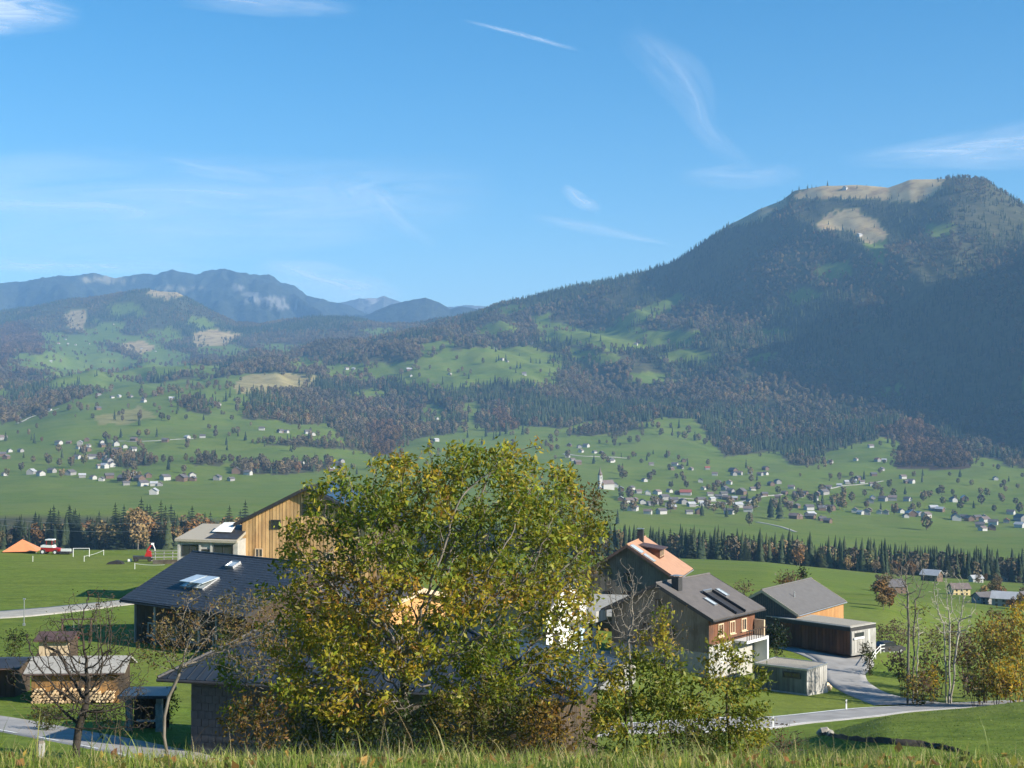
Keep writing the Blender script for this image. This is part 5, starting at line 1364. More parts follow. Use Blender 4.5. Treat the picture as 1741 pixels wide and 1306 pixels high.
# ------------------------------------------------------------------ half-hidden house with warm timber behind the walnut
f = fit((575, 984), (715, 1000), (512, 1012), 128)
zb = -22.2
r_, fr, nf = gable('orange_timber_house', 'house with warm orange timber gable glimpsed behind the left of the walnut', 'house', f, zb, 'wood_orange', 'roof_brown', ov=.8, og=.9, trim='trim_light', L=11.0)
yl, yh = sorted((nf['y1'], nf['y2']))
boards(r_, fr['near'], yl, yh, 2.4, lambda a: nf['top'](a) - .05, .3, 'wood_orange', seed=14)
for (a, b) in ((-2.4, 3), (1.4, 3)): window(r_, fr['near'], a, b, 1.1, 1.2)
m = MB(); fr['near'].box(m, yl - .1, yh + .1, 2.3, 2.5, .04, 1.5); m.build('balcony', M['wood_orange'], r_)
for (a, b) in ((-4, .8), (-.5, .8), (3, .8)): window(r_, fr['eave'], a, b, 1.1, 1.2)

# ------------------------------------------------------------------ dark slate house on the left
f = fit((327, 938), (527, 957.5), (204, 1019), 150)
zb = P(222, 1092, 143).z
r_, fr, nf = gable('slate_roof_house', 'dark house with blue-black slate roof and open skylights left of the walnut', 'house', f, zb, 'wood_dark', 'slate', ov=1.1, og=.9, t=.26, L=19.5)
courses(nf['slopes'][0], fr['roof'], .03, 19.47, nf['slen'], .62, .42, 'slate')
yl, yh = sorted((nf['y1'], nf['y2']))
boards(r_, fr['near'], yl, yh, -.6, lambda a: nf['top'](a) - .05, .35, 'slate_wall', seed=15)
boards(r_, fr['eave'], nf['x0'], nf['x1'], -.6, lambda a: nf['top'](nf['y1']) - .02, .35, 'wood_dark', seed=16)
for a in (5.9, 7.8): skylight(r_, fr['roof'], a, 4.3, 1.7, 2.3, tilt=.5)
skylight(r_, fr['roof'], 8.2, 1.3, 1.3, 1.1, 'glass_sky', .3)
for a in (-6.5, -3.2, 0.2, 3.8): window(r_, fr['eave'], a, .9, 1.4, 1.3, 'wood_silver')
for a in (-7.6, -4.4, 2.6, 5.2): m = MB(); fr['eave'].box(m, a, a + .16, -.6, nf['ze'] - .1, .75, .9); m.build('porch_post', M['wood_silver'], r_)
# ------------------------------------------------------------------ barn of golden larch boards
a_ = P(522, 827, 190); rdir = Vector((.14, .99, 0)).normalized()
u = P(397, 890, 1.0); ye = (a_.x * rdir.x + a_.y * rdir.y) / (u.x * rdir.x + rdir.y); e_ = P(397, 890, ye)
f = dict(a=a_, b=a_ + rdir * 17, r=rdir, L=17.0, half=(Vector((e_.x - a_.x, e_.y - a_.y, 0))).length, zr=a_.z, ze=e_.z, side=1, yaw=atan2(rdir.y, rdir.x), mid=a_ + rdir * 8.5)
zb = -24.6
r_, fr, nf = gable('larch_barn', 'tall barn with golden larch board gable and solar roof behind the slate roof', 'barn', f, zb, 'wood_dark', 'roof_dark', ov=.85, og=.9, t=.3)
yl, yh = sorted((nf['y1'], nf['y2']))
boards(r_, fr['near'], yl, yh, 1.0, lambda a: nf['top'](a) - .06, .5, 'wood_gold', single=True, t=.07, gap=.07, seed=17)
nb = fr['near']
window(r_, Frame(nb.p(0, 0, .07), nb.u, nb.n), 3.9, nf['top'](4.5) - 3.3, 1.35, 1.25, 'trim_dark', bars=0, sill=False, t=.1)
window(r_, Frame(nb.p(0, 0, .07), nb.u, nb.n), -1.6, nf['top'](0) - 3.6, 2.6, 1.6, 'trim_dark', bars=2, sill=False, t=.1)
for (a, b) in ((6.4, 5.6), (1.6, 5.2), (-3.5, 5.2)): window(r_, Frame(nb.p(0, 0, .07), nb.u, nb.n), a, b, 1.1, 1.2, 'trim_light')
for i in range(7):
    for j in range(4):
        m = MB(); fr['roof2'].box(m, .8 + i * 2.1, 2.8 + i * 2.1, .5 + j * 2.1, 2.5 + j * 2.1, .05, .1); m.build('solar_panel', M['solar'], nf['slopes'][1])
for k in range(3): m = MB(); nb.box(m, [-6, -1, 4][k], [-5.75, -.75, 4.25][k], 1, nf['top'](0) - 4.8, .1, .3)
# ------------------------------------------------------------------ low concrete building joined to the barn yard
lb = empty('machine_hall', (xcol(300, 187), 187.0, -25.0), -.03); tag(lb, 'low concrete machine hall with pale flat roof and dark windows beside the barn', 'building')
zt = P(302, 916, 187).z + 25.0; Wd = xcol(406, 187) - xcol(300, 187)
bx('wall', M['concrete'], lb, .35, Wd - .1, .4, 9, -1, zt - .35)
MB().slab([(-.1, -.2, zt), (Wd - .1, -.2, zt - .25), (Wd - .1, 9.6, zt + 1.1), (1.2, 9.6, zt + 1.3)], .32).build('roof', M['gravel_roof'], lb)
MB().slab([(3.9, .4, zt + .09), (Wd - .15, .4, zt - .04), (Wd - .15, 8.6, zt + 1.06), (5.2, 8.6, zt + 1.12)], .05).build('roof_sheet', M['roof_dark'], lb)
MB().slab([(4.0, 3.5, zt + .7), (6.6, 3.5, zt + .62), (6.9, 6.2, zt + 1.75), (5.0, 6.2, zt + 1.72)], .06).build('roof_hatch', M['white'], lb)
bx('hatch_side', M['trim_dark'], lb, 4.4, 6.6, 4.2, 6.0, zt + .2, zt + .9)
lf = Frame((0, .4, 0), (1, 0, 0), (0, -1, 0))
for a, w_ in ((.75, 2.2), (3.4, 1.0), (5.0, 2.6)): window(lb, lf, a, zt - 2.3 if w_ > 1.5 else zt - 2.6, w_, 1.5 if w_ > 1.5 else 1.2, 'trim_dark', bars=1 if w_ > 1.5 else 0, sill=False)
for k in range(3): bx('pillar', M['concrete'], lb, [.2, 3.05, 4.55][k], [.5, 3.3, 4.8][k], .2, .395, -1, zt - .36)

# ------------------------------------------------------------------ big slate-clad house below the walnut
ezw = P(985, 1191, 69.5).z; cR = onz(985, 1191, ezw); cL = onz(268, 1153, ezw)
ed = (cR - cL).normalized(); Lh = (cR - cL).length; zb = -20.2
gh = empty('slate_house', (cL.x, cL.y, zb), atan2(ed.y, ed.x)); tag(gh, 'long hip-roofed dark house with slate walls directly behind the walnut', 'house')
ez_ = ezw - zb; D_ = 12.0; o_ = 1.3; run = D_ / 2; rise = 2.3; rz_ = ez_ + rise; hl_ = 4.0; hr_ = 7.5
bx('wall', M['slate_wall'], gh, o_, Lh - o_, o_, D_ - o_, -1.5, ez_ - .05)
RA, RB = (hl_, run, rz_), (Lh - hr_, run, rz_)
c4 = [(0, 0, ez_), (Lh, 0, ez_), (Lh, D_, ez_), (0, D_, ez_)]
rs = MB().slab([c4[0], c4[1], RB, RA], .2).build('roof_slope', M['roof_metal'], gh)
MB().slab([c4[2], c4[3], RA, RB], .2).build('roof_slope', M['roof_metal'], gh)
for tri in ((c4[3], c4[0], RA), (c4[1], c4[2], RB)):
    n = (Vector(tri[1]) - Vector(tri[0])).cross(Vector(tri[2]) - Vector(tri[0])).normalized()
    MB().prism([Vector(p) for p in tri], -n * .2).build('roof_hip', M['roof_metal'], gh)
mb = MB(); k = .6
while k < Lh - .2:
    top_ = min(1.0, k / hl_, (Lh - k) / hr_)
    p0 = Vector((k, 0, ez_)); p1 = Vector((k, run * top_, ez_ + rise * top_)); mb.add([p0 + Vector((-.02, 0, .005)), p0 + Vector((.02, 0, .005)), p1 + Vector((.02, 0, .005)), p1 + Vector((-.02, 0, .005)), p0 + Vector((-.02, 0, .05)), p0 + Vector((.02, 0, .05)), p1 + Vector((.02, 0, .05)), p1 + Vector((-.02, 0, .05))],
           [(4,5,6,7),(0,4,7,3),(1,2,6,5),(0,1,5,4)]); k += .55
sm_ = mb.build('standing_seams', M['roof_metal'], rs); sm_['kind'] = 'stuff'
for (p, q_) in ((c4[0], RA), (c4[1], RB), (RA, RB)): MB().tube([Vector(p) + Vector((0, 0, .03)), Vector(q_) + Vector((0, 0, .03))], .1, 6).build('ridge_cap', M['trim_dark'], gh)
MB().tube([(0, -.08, ez_ - .1), (Lh, -.08, ez_ - .1)], .09, 8).build('gutter', M['trim_dark'], gh); MB().tube([(Lh + .08, 0, ez_ - .1), (Lh + .08, D_, ez_ - .1)], .09, 8).build('gutter', M['trim_dark'], gh)
MB().tube([(Lh - .3, -.08, ez_ - .15), (Lh - .6, .3, ez_ - .8), (Lh - o_ + .1, o_ - .1, ez_ - 1.2), (Lh - o_ + .1, o_ - .08, -1)], .06, 6).build('downpipe', M['trim_dark'], gh)
gf = Frame((0, o_, 0), (1, 0, 0), (0, -1, 0))
boards(gh, gf, Lh - 6.5, Lh - o_, -.8, lambda a: ez_ - .06, .3, 'wood_dark', seed=21)
boards(gh, Frame((Lh - o_, 0, 0), (0, 1, 0), (1, 0, 0)), o_, D_ - o_, -.8, lambda a: ez_ - .06, .3, 'wood_dark', seed=22)
mb = MB(); qq = random.Random(8)
for i in range(14):
    a = o_ + (.2 if i % 2 else 0)
    while a < o_ + 7:
        gf.box(mb, a + .01, a + .41, i * .42 - .2, i * .42 + .2, .002, qq.uniform(.02, .05)); a += .42
sg = mb.build('slate_shingles', M['slate_wall'], gh); sg['kind'] = 'stuff'
for a in (9.5, 12.5, 15): window(gh, gf, a, 2.6, 1.2, 1.25, 'wood_silver')

# ------------------------------------------------------------------ log shed, hut and shelter at the left
def shed(name, label, corner, yaw, L, D, he, hb, wallmat, roofmat, lit, ov=.45, single=True, cat='shed'):
    """mono-pitch or low gable shed: corner is the near left ground corner, front runs along local +x, back along +y"""
    r = empty(name, corner, yaw); tag(r, label, cat)
    bx('wall', M[wallmat], r, 0, L, 0, D, -.8, he - .05)
    MB().prism([(0, 0, he - .05), (0, D, he - .05), (0, D / 2, hb - .2)][::-1], (L, 0, 0)).build('gable_wall', M[wallmat], r)
    MB().slab([(-ov, -ov, he), (L + ov, -ov, he), (L + ov, D / 2, hb), (-ov, D / 2, hb)], .12).build('roof_slope', M[roofmat], r)
    MB().slab([(-ov, D + ov, he), (-ov, D / 2, hb), (L + ov, D / 2, hb), (L + ov, D + ov, he)], .12).build('roof_slope', M[roofmat], r)
    boards(r, Frame((0, 0, 0), (1, 0, 0), (0, -1, 0)), 0, L, -.3, lambda a: he - .07, .32, lit, single=single, seed=int(L * 7))  # front gets paler boards than the other walls, sunlight painted in
    MB().tube([(-ov, -ov - .05, he - .1), (L + ov, -ov - .05, he - .1)], .06, 6).build('gutter', M['copper_dark'], r)
    return r
c = P(53, 1196, 101); c.z = H(c.x, c.y) 
ls = shed('log_shed', 'low timber shed with pale roof and split firewood stacked along its front', c, .06, 6.2, 3.6, 2.15, 3.0, 'wood_dark', 'roof_pale', 'wood_honey')
q = random.Random(4)
for i in range(22):
    for j in range(5):
        if q.random() < .12 or (j > 3 and q.random() < .5): continue
        rr = .115 * q.uniform(.8, 1.15); x = .2 + i * .265 + q.uniform(-.05, .05) + (j % 2) * .12; z = .1 + j * .205 + .03 * q.random()
        m = MB().tube([(x, -.52, z), (x + q.uniform(-.04, .04), -.08, z)], [rr, rr], 5 if q.random() < .6 else 4)
        o = m.build('firewood_log', M['log_end'], None); o.matrix_world = Matrix.Translation(c) @ Matrix.Rotation(.06, 4, 'Z')
        tag(o, 'split firewood log in the %s row of the shed stack, %s' % (('bottom', 'second', 'third', 'fourth', 'top')[j], ('left end', 'left of the middle', 'middle', 'right of the middle', 'right end')[min(4, i * 5 // 22)]), 'log', 'firewood stacked in front of the shed')
c = P(0, 1186, 104); c.z = H(c.x, c.y)
shed('plank_shed', 'dark red-brown plank shed cut by the left picture edge', (c.x - 3.2, c.y, c.z), .06, 4.2, 4, 2.2, 2.5, 'wood_dark', 'roof_dark', 'wood_red')
c = P(72, 1112, 121); c.z = H(c.x, c.y)
hut = shed('log_hut', 'small log hut with brown roof above the firewood shed', (c.x - .3, c.y, c.z - .2), .05, 2.6, 2.8, 2.75, 3.25, 'wood_dark', 'copper_dark', 'trim_light', ov=.35)
bx('door', M['wood_dark'], hut, 1.0, 1.5, -.07, -.04, -.2, 1.6)
for k in range(5): MB().tube([(-.06, -.1, .1 + k * .34), (-.06, 2.7, .1 + k * .34)], .15, 7).build('log', M['wood_dark'], hut)
c = P(0, 1118, 112); c.z = H(c.x, c.y)
o = empty('playhouse', (c.x - .6, c.y, c.z)); tag(o, 'small teal playhouse at the left picture edge', 'playhouse')
bx('wall', M['teal'], o, -.6, .7, 0, 1.2, -.2, 1.1); MB().slab([(-.7, -.1, 1.1), (.8, -.1, 1.1), (.8, .6, 1.7), (-.7, .6, 1.7)], .06).build('roof_slope', M['teal'], o)
MB().slab([(-.7, 1.3, 1.1), (-.7, .6, 1.7), (.8, .6, 1.7), (.8, 1.3, 1.1)], .06).build('roof_slope', M['teal'], o); bx('window', M['glass'], o, -.1, .4, -.03, -.002, .3, .8)
c = P(210, 1230, 86); c.z = H(c.x, c.y)
st = empty('stone_shelter', c, .03); tag(st, 'open roofed shelter on rough stone pillars beside the lower road', 'shelter')
Ws = xcol(276, 86) - xcol(210, 86)
qs = random.Random(9)
for k, xx_ in enumerate((.1, Ws - .45)):
    pl = empty('pillar', (xx_, 0, 0)); pl.parent = st
    for j in range(6): MB().box(qs.uniform(-.03, .03), .4 + qs.uniform(-.03, .03), qs.uniform(-.03, .03), .4, -.2 + j * .36, -.2 + j * .36 + .345).build('stone', M['stone'], pl)
bx('roof', M['roof_metal'], st, -.3, Ws + .3, -.4, 2.6, 2.0, 2.18); bx('back_wall', M['wood_dark'], st, .1, Ws - .1, 2.2, 2.4, -.3, 2.0)
for k in range(6): bx('board', M['wood_dark'], st, .5 + k * (Ws - 1.0) / 6, .45 + (k + 1) * (Ws - 1.0) / 6, 1.6, 1.66, -.2, 1.9)
bx('bench', M['wood_silver'], st, .55, Ws - .6, .8, 1.2, .35, .42); bx('step', M['concrete'], st, -.1, Ws + .1, -.3, .5, -.5, -.22)
# ------------------------------------------------------------------ trees of the belt along the gorge: each one a thing
def spruce_mesh(seed, h=24.0, r=3.4, lv=17, nb=9):
    q = np.random.default_rng(seed); V = []; F = []
    for l in range(lv):
        t = l / lv; z = h * (.08 + .9 * t); rr = r * (1 - t) ** .85 * q.uniform(.85, 1.15) + .25
        for k in range(nb):
            a = 2 * pi * (k + q.uniform(-.4, .4)) / nb + l; s = rr * q.uniform(.7, 1.2); w = .34 * rr + .35
            c, sn = cos(a), sin(a); dz = -s * .32 * q.uniform(.6, 1.4)
            b = len(V); V += [(0, 0, z + .5), (c * s * .6 - sn * w, sn * s * .6 + c * w, z + dz * .5), (c * s, sn * s, z + dz), (c * s * .6 + sn * w, sn * s * .6 - c * w, z + dz * .5)]
            F.append((b, b+1, b+2, b+3))
    b = len(V); V += [(.3, 0, h * .9), (-.2, .25, h * .9), (-.2, -.25, h * .9), (0, 0, h * 1.02)]; F += [(b, b+1, b+3, b+3)[:4]]
    F[-1] = (b, b+1, b+2, b+3)
    return V, F
def trunk_mesh(name, h, r, mat):
    return MB().tube([(0, 0, -1), (0.05, 0, h * .5), (0, 0.05, h)], [r, r * .7, r * .2], 6).mesh(name, M[mat])
def leafy_mesh(seed, h, r, n, sz, lobes=7):
    q = np.random.default_rng(seed); C = []
    for k in range(lobes):
        d = q.normal(size=3); d /= np.linalg.norm(d); C.append((d[0] * r * .55, d[1] * r * .55, h * .6 + d[2] * h * .24, q.uniform(.4, .62) * r))
    V = []; F = []
    for k in range(n):
        c = C[q.integers(lobes)]; d = q.normal(size=3); d /= np.linalg.norm(d); rad = c[3] * q.uniform(.5, 1.05) ** .6
        p = np.array(c[:3]) + d * rad * np.array([1, 1, 1.15]); u = q.normal(size=3); u /= np.linalg.norm(u); w = np.cross(u, q.normal(size=3)); w /= np.linalg.norm(w)
        s = sz * q.uniform(.5, 1.3); b = len(V); V += [tuple(p - u * s), tuple(p + w * s * .6), tuple(p + u * s), tuple(p - w * s * .6)]; F.append((b, b+1, b+2, b+3))
    return V, F
M['spruce_near'] = randmat('belt_spruce', [(0.0, (0.014, 0.024, 0.012)), (0.5, (0.022, 0.034, 0.016)), (1.0, (0.034, 0.044, 0.018))])
M['brown_near'] = randmat('belt_broadleaf', [(0.0, (0.13, 0.1, 0.062)), (0.4, (0.17, 0.13, 0.07)), (0.7, (0.21, 0.145, 0.06)), (1.0, (0.125, 0.115, 0.05))])
M['rust_near'] = randmat('belt_rust', [(0.0, (0.15, 0.075, 0.03)), (1.0, (0.19, 0.11, 0.04))])
spr = [np_mesh('crown', *spruce_mesh(s, 24, r), M['spruce_near']) for s, r in ((1, 4.8), (2, 4.1), (3, 5.4), (4, 4.5))]
spt = trunk_mesh('trunk', 20, .32, 'bark_brown')
brd = [np_mesh('crown', *leafy_mesh(s, 18, 5.6, 620, .75), M['brown_near']) for s in (5, 6, 7)]
brt = trunk_mesh('trunk', 12, .3, 'bark_grey')
rst = [np_mesh('crown', *leafy_mesh(s, 17, 5.4, 620, .75), M['rust_near']) for s in (8, 9)]
def belt_tree(kind, x, y, z, h, label, group, q, wide=1.0):
    name, cr, tr, h0 = {'s': ('spruce_tree', spr, spt, 24.0), 'b': ('broadleaf_tree', brd, brt, 17.0), 'r': ('beech_tree', rst, brt, 16.5)}[kind]
    o = empty(name, (x, y, z - .3), q.uniform(0, 6.28)); k = h / h0; o.scale = (k * wide * q.uniform(.85, 1.15), k * wide * q.uniform(.85, 1.15), k)
    tag(o, label, 'tree', group)
    link('crown', cr[q.integers(len(cr))], o); link('trunk', tr, o); return o
q = np.random.default_rng(21)
topL = ([-150, 0, 50, 110, 135, 170, 230, 280, 330, 400, 440, 520, 600, 760, 900, 1030], [872, 878, 872, 856, 860, 868, 846, 854, 862, 856, 850, 876, 884, 890, 890, 890])
topR = ([1030, 1060, 1100, 1150, 1200, 1300, 1350, 1400, 1450, 1500, 1560, 1600, 1650, 1741, 1900], [896, 876, 886, 892, 902, 912, 916, 926, 934, 944, 948, 944, 934, 934, 930])
for side, (txs, tys), n, px0, px1 in (('left of the barn', topL, 120, -60, 520), ('behind the walnut crown', topL, 24, 520, 1030), ('right of the walnut', topR, 150, 1030, 1790)):
    pos = np.sort(.45 * np.linspace(px0, px1, n) + .55 * q.uniform(px0, px1, n) + q.normal(0, 6, n))
    for i, px in enumerate(pos):
        Y = q.choice([862, 900, 935, 965]) + q.normal(0, 8); x = xcol(px, Y); z = H(x, Y)
        pr = np.interp(px, [0, 60, 130, 240, 330, 420, 520, 1030, 1075, 1120, 1200, 1260, 1330, 1400, 1420, 1490, 1545, 1590, 1640, 1741], [.5, .75, .85, .6, .35, .4, .5, .3, .35, .75, .7, .45, .6, .95, .6, .4, .15, .85, .95, .9])
        kd = 's' if q.random() < pr else ('b' if q.random() < .7 else 'r')
        f_ = q.uniform(.62, 1.06) if kd == 's' else q.uniform(.55, .85)
        h = max(9, (zrow(np.interp(px, txs, tys), Y) - z) * f_)
        w_ = {'s': 'dark spruce', 'b': 'grey-brown leafless broadleaf tree', 'r': 'russet broadleaf tree'}[kd]
        zi = int(np.searchsorted([60, 125, 215, 300, 420, 520, 1030, 1090, 1180, 1290, 1420, 1520, 1640], px))
        zone = ('above the orange pavilion roof', 'above the red and white tractor', 'above the empty meadow skyline', 'above the red farm machine', 'above the machine hall roof', 'left of the larch barn ridge', 'behind the walnut crown',
                'left of the salmon roof', 'above the salmon roof', 'above the grey-roofed timber house', 'above the carport house', 'right of the carport house', 'behind the tall bare trees', 'near the right edge')[zi]
        belt_tree(kd, x, Y, z, h, ('tall ' if f_ > (.9 if kd == 's' else .7) else 'lower ') + f'{w_} in the gorge belt {zone}', f'{w_}s of the belt {zone}', q, 1.4 if kd == 's' else 1.15)
# understorey closing the belt
pts, scl, rot = [], [], []
for k in range(3600):
    px = q.uniform(-200, 1950); Y = q.uniform(850, 1130); x = xcol(px, Y); pts.append((x, Y, H(x, Y) - 1)); s = q.uniform(.5, .95); scl.append((s, s, s)); rot.append(q.uniform(0, 6.28))
sel = q.random(3600) < .72
scatter_object('undergrowth', np.array(pts)[sel], np.array(scl)[sel], np.array(rot)[sel], protos['sa'], 'low dark undergrowth between the trees of the gorge belt', 'undergrowth')
scatter_object('undergrowth', np.array(pts)[~sel], np.array(scl)[~sel], np.array(rot)[~sel], protos['ba'], 'low brown undergrowth between the trees of the gorge belt', 'undergrowth')

# ------------------------------------------------------------------ valley houses: each one a thing with walls and a roof
WALLS = {'w': ('white', plain('house_white', (0.42, 0.41, 0.385), .8, .05, .3)), 'b': ('brown timber', plain('house_brown', (0.14, 0.09, 0.06), .8, .2, .5)),
         'g': ('grey shingled', plain('house_grey', (0.26, 0.25, 0.24), .8, .15, .5)), 'y': ('pale yellow', plain('house_yellow', (0.62, 0.48, 0.24), .8, .08, .3))}
ROOFS = {'d': ('dark', plain('tile_dark', (0.115, 0.105, 0.105), .8, .2, .4)), 'b': ('brown', plain('tile_brown', (0.17, 0.13, 0.115), .8, .2, .4)),
         'r': ('red', plain('tile_red', (0.3, 0.09, 0.06), .8, .15, .4)), 'l': ('pale grey', plain('sheet_pale', (0.42, 0.42, 0.42), .6, .12, .4))}
PANE = M['glass']
WIN_ME = {}
def house_meshes(w, r, big):
    key = (w, r, big)
    if key in WIN_ME: return WIN_ME[key]
    L, D, he, hr = (12, 9.5, 5.4, 8.4) if not big else (20, 13, 6.2, 10.8)
    m = MB(); m.prism([(-L/2, -D/2, -2.5), (-L/2, -D/2, he), (-L/2, 0, hr), (-L/2, D/2, he), (-L/2, D/2, -2.5)], (L, 0, 0)); wm = m.mesh('wall', WALLS[w][1])
    rf = []
    s = (hr - he) / (D / 2)
    for sd in (1, -1):
        e = D / 2 + .9; q4 = [(-L/2 - .9, 0, hr + .3), (L/2 + .9, 0, hr + .3), (L/2 + .9, sd * e, hr + .3 - e * s), (-L/2 - .9, sd * e, hr + .3 - e * s)]
        if sd > 0: q4 = [q4[0], q4[1], q4[2], q4[3]]
        n = (Vector(q4[1]) - Vector(q4[0])).cross(Vector(q4[3]) - Vector(q4[0]))
        if n.z < 0: q4 = [q4[0], q4[3], q4[2], q4[1]]
        rf.append(MB().slab(q4, .3).mesh('roof_slope', ROOFS[r][1]))
    wn_ = []
    for fl in ((1.2, 1.5), (3.6, 1.4)):
        for k in range(3 if not big else 5):
            for sd in (-1, 1):
                a = -L/2 + L * (k + .5) / (3 if not big else 5)
                wn_.append((a, sd * (D/2 + .02), fl[0]))
    WIN_ME[key] = (wm, rf, L, D, he, hr); return WIN_ME[key]
win_long = MB().box(-.6, .6, -.04, .04, 0, 1.4).mesh('window', PANE)
def far_house(px, py, w, r, where, big=False, yaw=None, sc=1.0, win=False, lo=1200):
    p = G(px, py, lo); wm, rf, L, D, he, hr = house_meshes(w, r, big)
    o = empty('house', (p.x, p.y, p.z - .4), yaw if yaw is not None else q.uniform(0, 3.14)); o.scale = (sc, sc, sc)
    lab = ('large ' if big else 'small ') + f'{WALLS[w][0]} house with {ROOFS[r][0]} roof {where}'
    tag(o, lab, 'house', f'houses {where}')
    link('wall', wm, o)
    for me in rf: link('roof_slope', me, o)
    if win:
        for k in (-1, 0, 1):
            for sd in (-1, 1):
                for fl in (1.0, 3.4):
                    wo_ = link('window', win_long, o); wo_.location = (k * L * .3, sd * (D / 2 + .02), fl)
        for sd in (-1, 1):
            for k in (-1, 1):
                wo_ = link('window', win_long, o); wo_.location = (sd * (L / 2 + .02), k * D * .22, 3.4); wo_.rotation_euler = (0, 0, pi / 2)
    return o
def cluster(s, ox, oy, where, items):
    for it in items:
        a, b = it[0], it[1]; t = it[2] if len(it) > 2 else ''
        w = 'w' if 'w' in t else ('b' if 'b' in t else ('g' if 'g' in t else q.choice(list('wwbbbggg'))))
        r = 'r' if 'r' in t else ('d' if 'd' in t else ('l' if 'l' in t else q.choice(list('ddbbbdl'))))
        px_, py_ = ox + a / s, oy + b / s + 2; wh = where
        if 'village' in where and 'road' not in where:
            wh = ('in the %s %s of the village' % (('upper', 'middle', 'lower')[int(np.searchsorted([812, 842], py_))], ('far left', 'left', 'centre left', 'centre', 'centre right', 'right', 'far right')[int(np.searchsorted([1090, 1170, 1250, 1350, 1470, 1600], px_))]))
        elif 'left' in where or 'farms' in where:
            wh = where + (', far left' if px_ < 90 else ', left' if px_ < 170 else ', centre' if px_ < 250 else ', right')
        far_house(px_, py_, w, r, wh, 'B' in t, None, q.uniform(.65, .95) if 'B' not in t else q.uniform(.7, .9))
cluster(4.3525, 1000, 740, 'in the village below the mountain', [(175,190,'w'),(465,215),(615,250),(640,220,'w'),(705,190),(680,240),(760,250),(880,245,'r'),(935,290),(1070,265,'B'),(1075,290),(1115,285),(1195,280,'l'),(1270,290),(1310,250),(1310,285),(415,335,'wd'),(200,375,'w'),(240,405,'b'),(320,395),(370,420),(440,430),(510,430),(600,415),(660,430),(720,435,'rB'),(850,395,'w'),(830,340),(960,350),(1040,355),(1010,400),(1050,420),(1215,400,'w'),(1250,380),(1350,365),(1400,350),(1450,430),(1500,390),(1540,440),(1600,430),(240,475),(300,495,'w'),(345,480),(400,500),(460,510),(515,500),(330,550,'wB'),(440,575,'w'),(540,575,'w'),(590,520),(630,490),(620,540),(745,575),(820,575),(850,515,'w'),(830,490,'w'),(915,475),(960,460),(900,440),(1040,575,'w'),(1050,490),(1110,525,'w'),(1150,470),(1195,500,'w'),(1240,480),(1370,495,'w'),(1480,520),(1410,580),(1520,610),(1540,530),(1630,545,'w'),(1670,475,'w'),(1640,600,'b'),(1720,620),(1730,545),(1020,470),(1080,470),(1130,430,'B'),(1300,440),(1400,460),(1690,440),(1000,440),(700,500),(760,520),(560,470),(1180,560),(980,520)])
cluster(4.4527, 1350, 740, 'on the right side of the valley village', [(140,190,'w'),(270,205,'w'),(465,185,'w'),(580,85,'w'),(630,190,'r'),(680,190),(1520,330,'w'),(600,300),(660,260),(820,320,'w'),(850,355),(880,355),(590,375,'w'),(510,355),(450,350),(480,330,'b'),(400,360),(340,380,'w'),(260,395,'w'),(215,395,'b'),(220,440,'B'),(150,485,'w'),(60,455,'b'),(30,460),(590,475),(575,505),(670,490),(740,485),(855,490,'w'),(1200,495,'w'),(1285,485,'lB'),(110,555,'w'),(205,560),(270,560),(455,575,'w'),(500,590),(545,590),(565,570),(640,585),(690,590),(800,580),(840,615,'w'),(880,605,'B'),(940,600),(1050,560),(1100,570,'b'),(995,615,'w'),(120,625,'b'),(30,625),(210,640),(250,655),(1220,635,'wB'),(1280,625),(1320,640,'b'),(1380,630,'bd'),(1430,620,'w'),(1435,650,'w'),(1500,670),(1600,655,'r'),(1710,640,'gdB'),(1700,690),(1400,690),(1420,715,'w'),(1490,710),(1635,590,'w')])
cluster(3.482, 0, 540, 'in the left valley hamlet', [(15,715,'B'),(15,815),(60,790,'w'),(125,790),(40,830),(350,745,'w'),(410,740),(475,745),(470,770,'w'),(515,725),(525,760,'w'),(520,785),(605,740,'w'),(605,760),(690,750,'B'),(740,765,'w'),(790,785,'w'),(680,795,'B'),(460,830,'w'),(515,830),(550,830,'w'),(625,830,'w'),(680,830),(745,840),(785,850),(640,855,'B'),(595,885,'w'),(620,885,'w'),(660,878,'w'),(795,725),(980,730),(1110,710),(1200,705,'w')])
cluster(3.482, 0, 540, 'in the left farm row', [(30,930,'w'),(190,920,'B'),(245,930,'w'),(310,912),(420,925,'B'),(490,940),(555,950),(605,960,'w'),(650,945),(740,960,'bB'),(790,940,'w'),(830,960,'bB'),(880,940),(750,985),(850,990),(915,990,'w'),(950,990),(980,955),(1080,960,'bdB'),(1140,940,'w'),(1145,960),(915,1040,'w'),(1290,955,'gd'),(1370,960,'gd'),(1400,915,'B'),(1470,925,'w')])
cluster(3.482, 0, 540, 'on the upper left pastures', [(580,540,'b'),(210,548,'w'),(295,545,'w'),(110,600),(255,552),(585,455),(665,470,'w'),(705,465,'w'),(775,465),(850,475),(850,495,'w'),(920,455),(1015,480,'w'),(1255,505,'w'),(1290,515,'B'),(1395,485,'w'),(820,378),(1505,505,'w'),(1550,660,'w'),(1660,675),(1700,675,'w'),(335,105),(385,125,'w'),(345,150,'wr'),(400,150,'w'),(445,157,'w'),(525,150,'w'),(300,255,'w'),(835,180,'w'),(870,190),(920,195),(1085,175),(668,35,'w')])
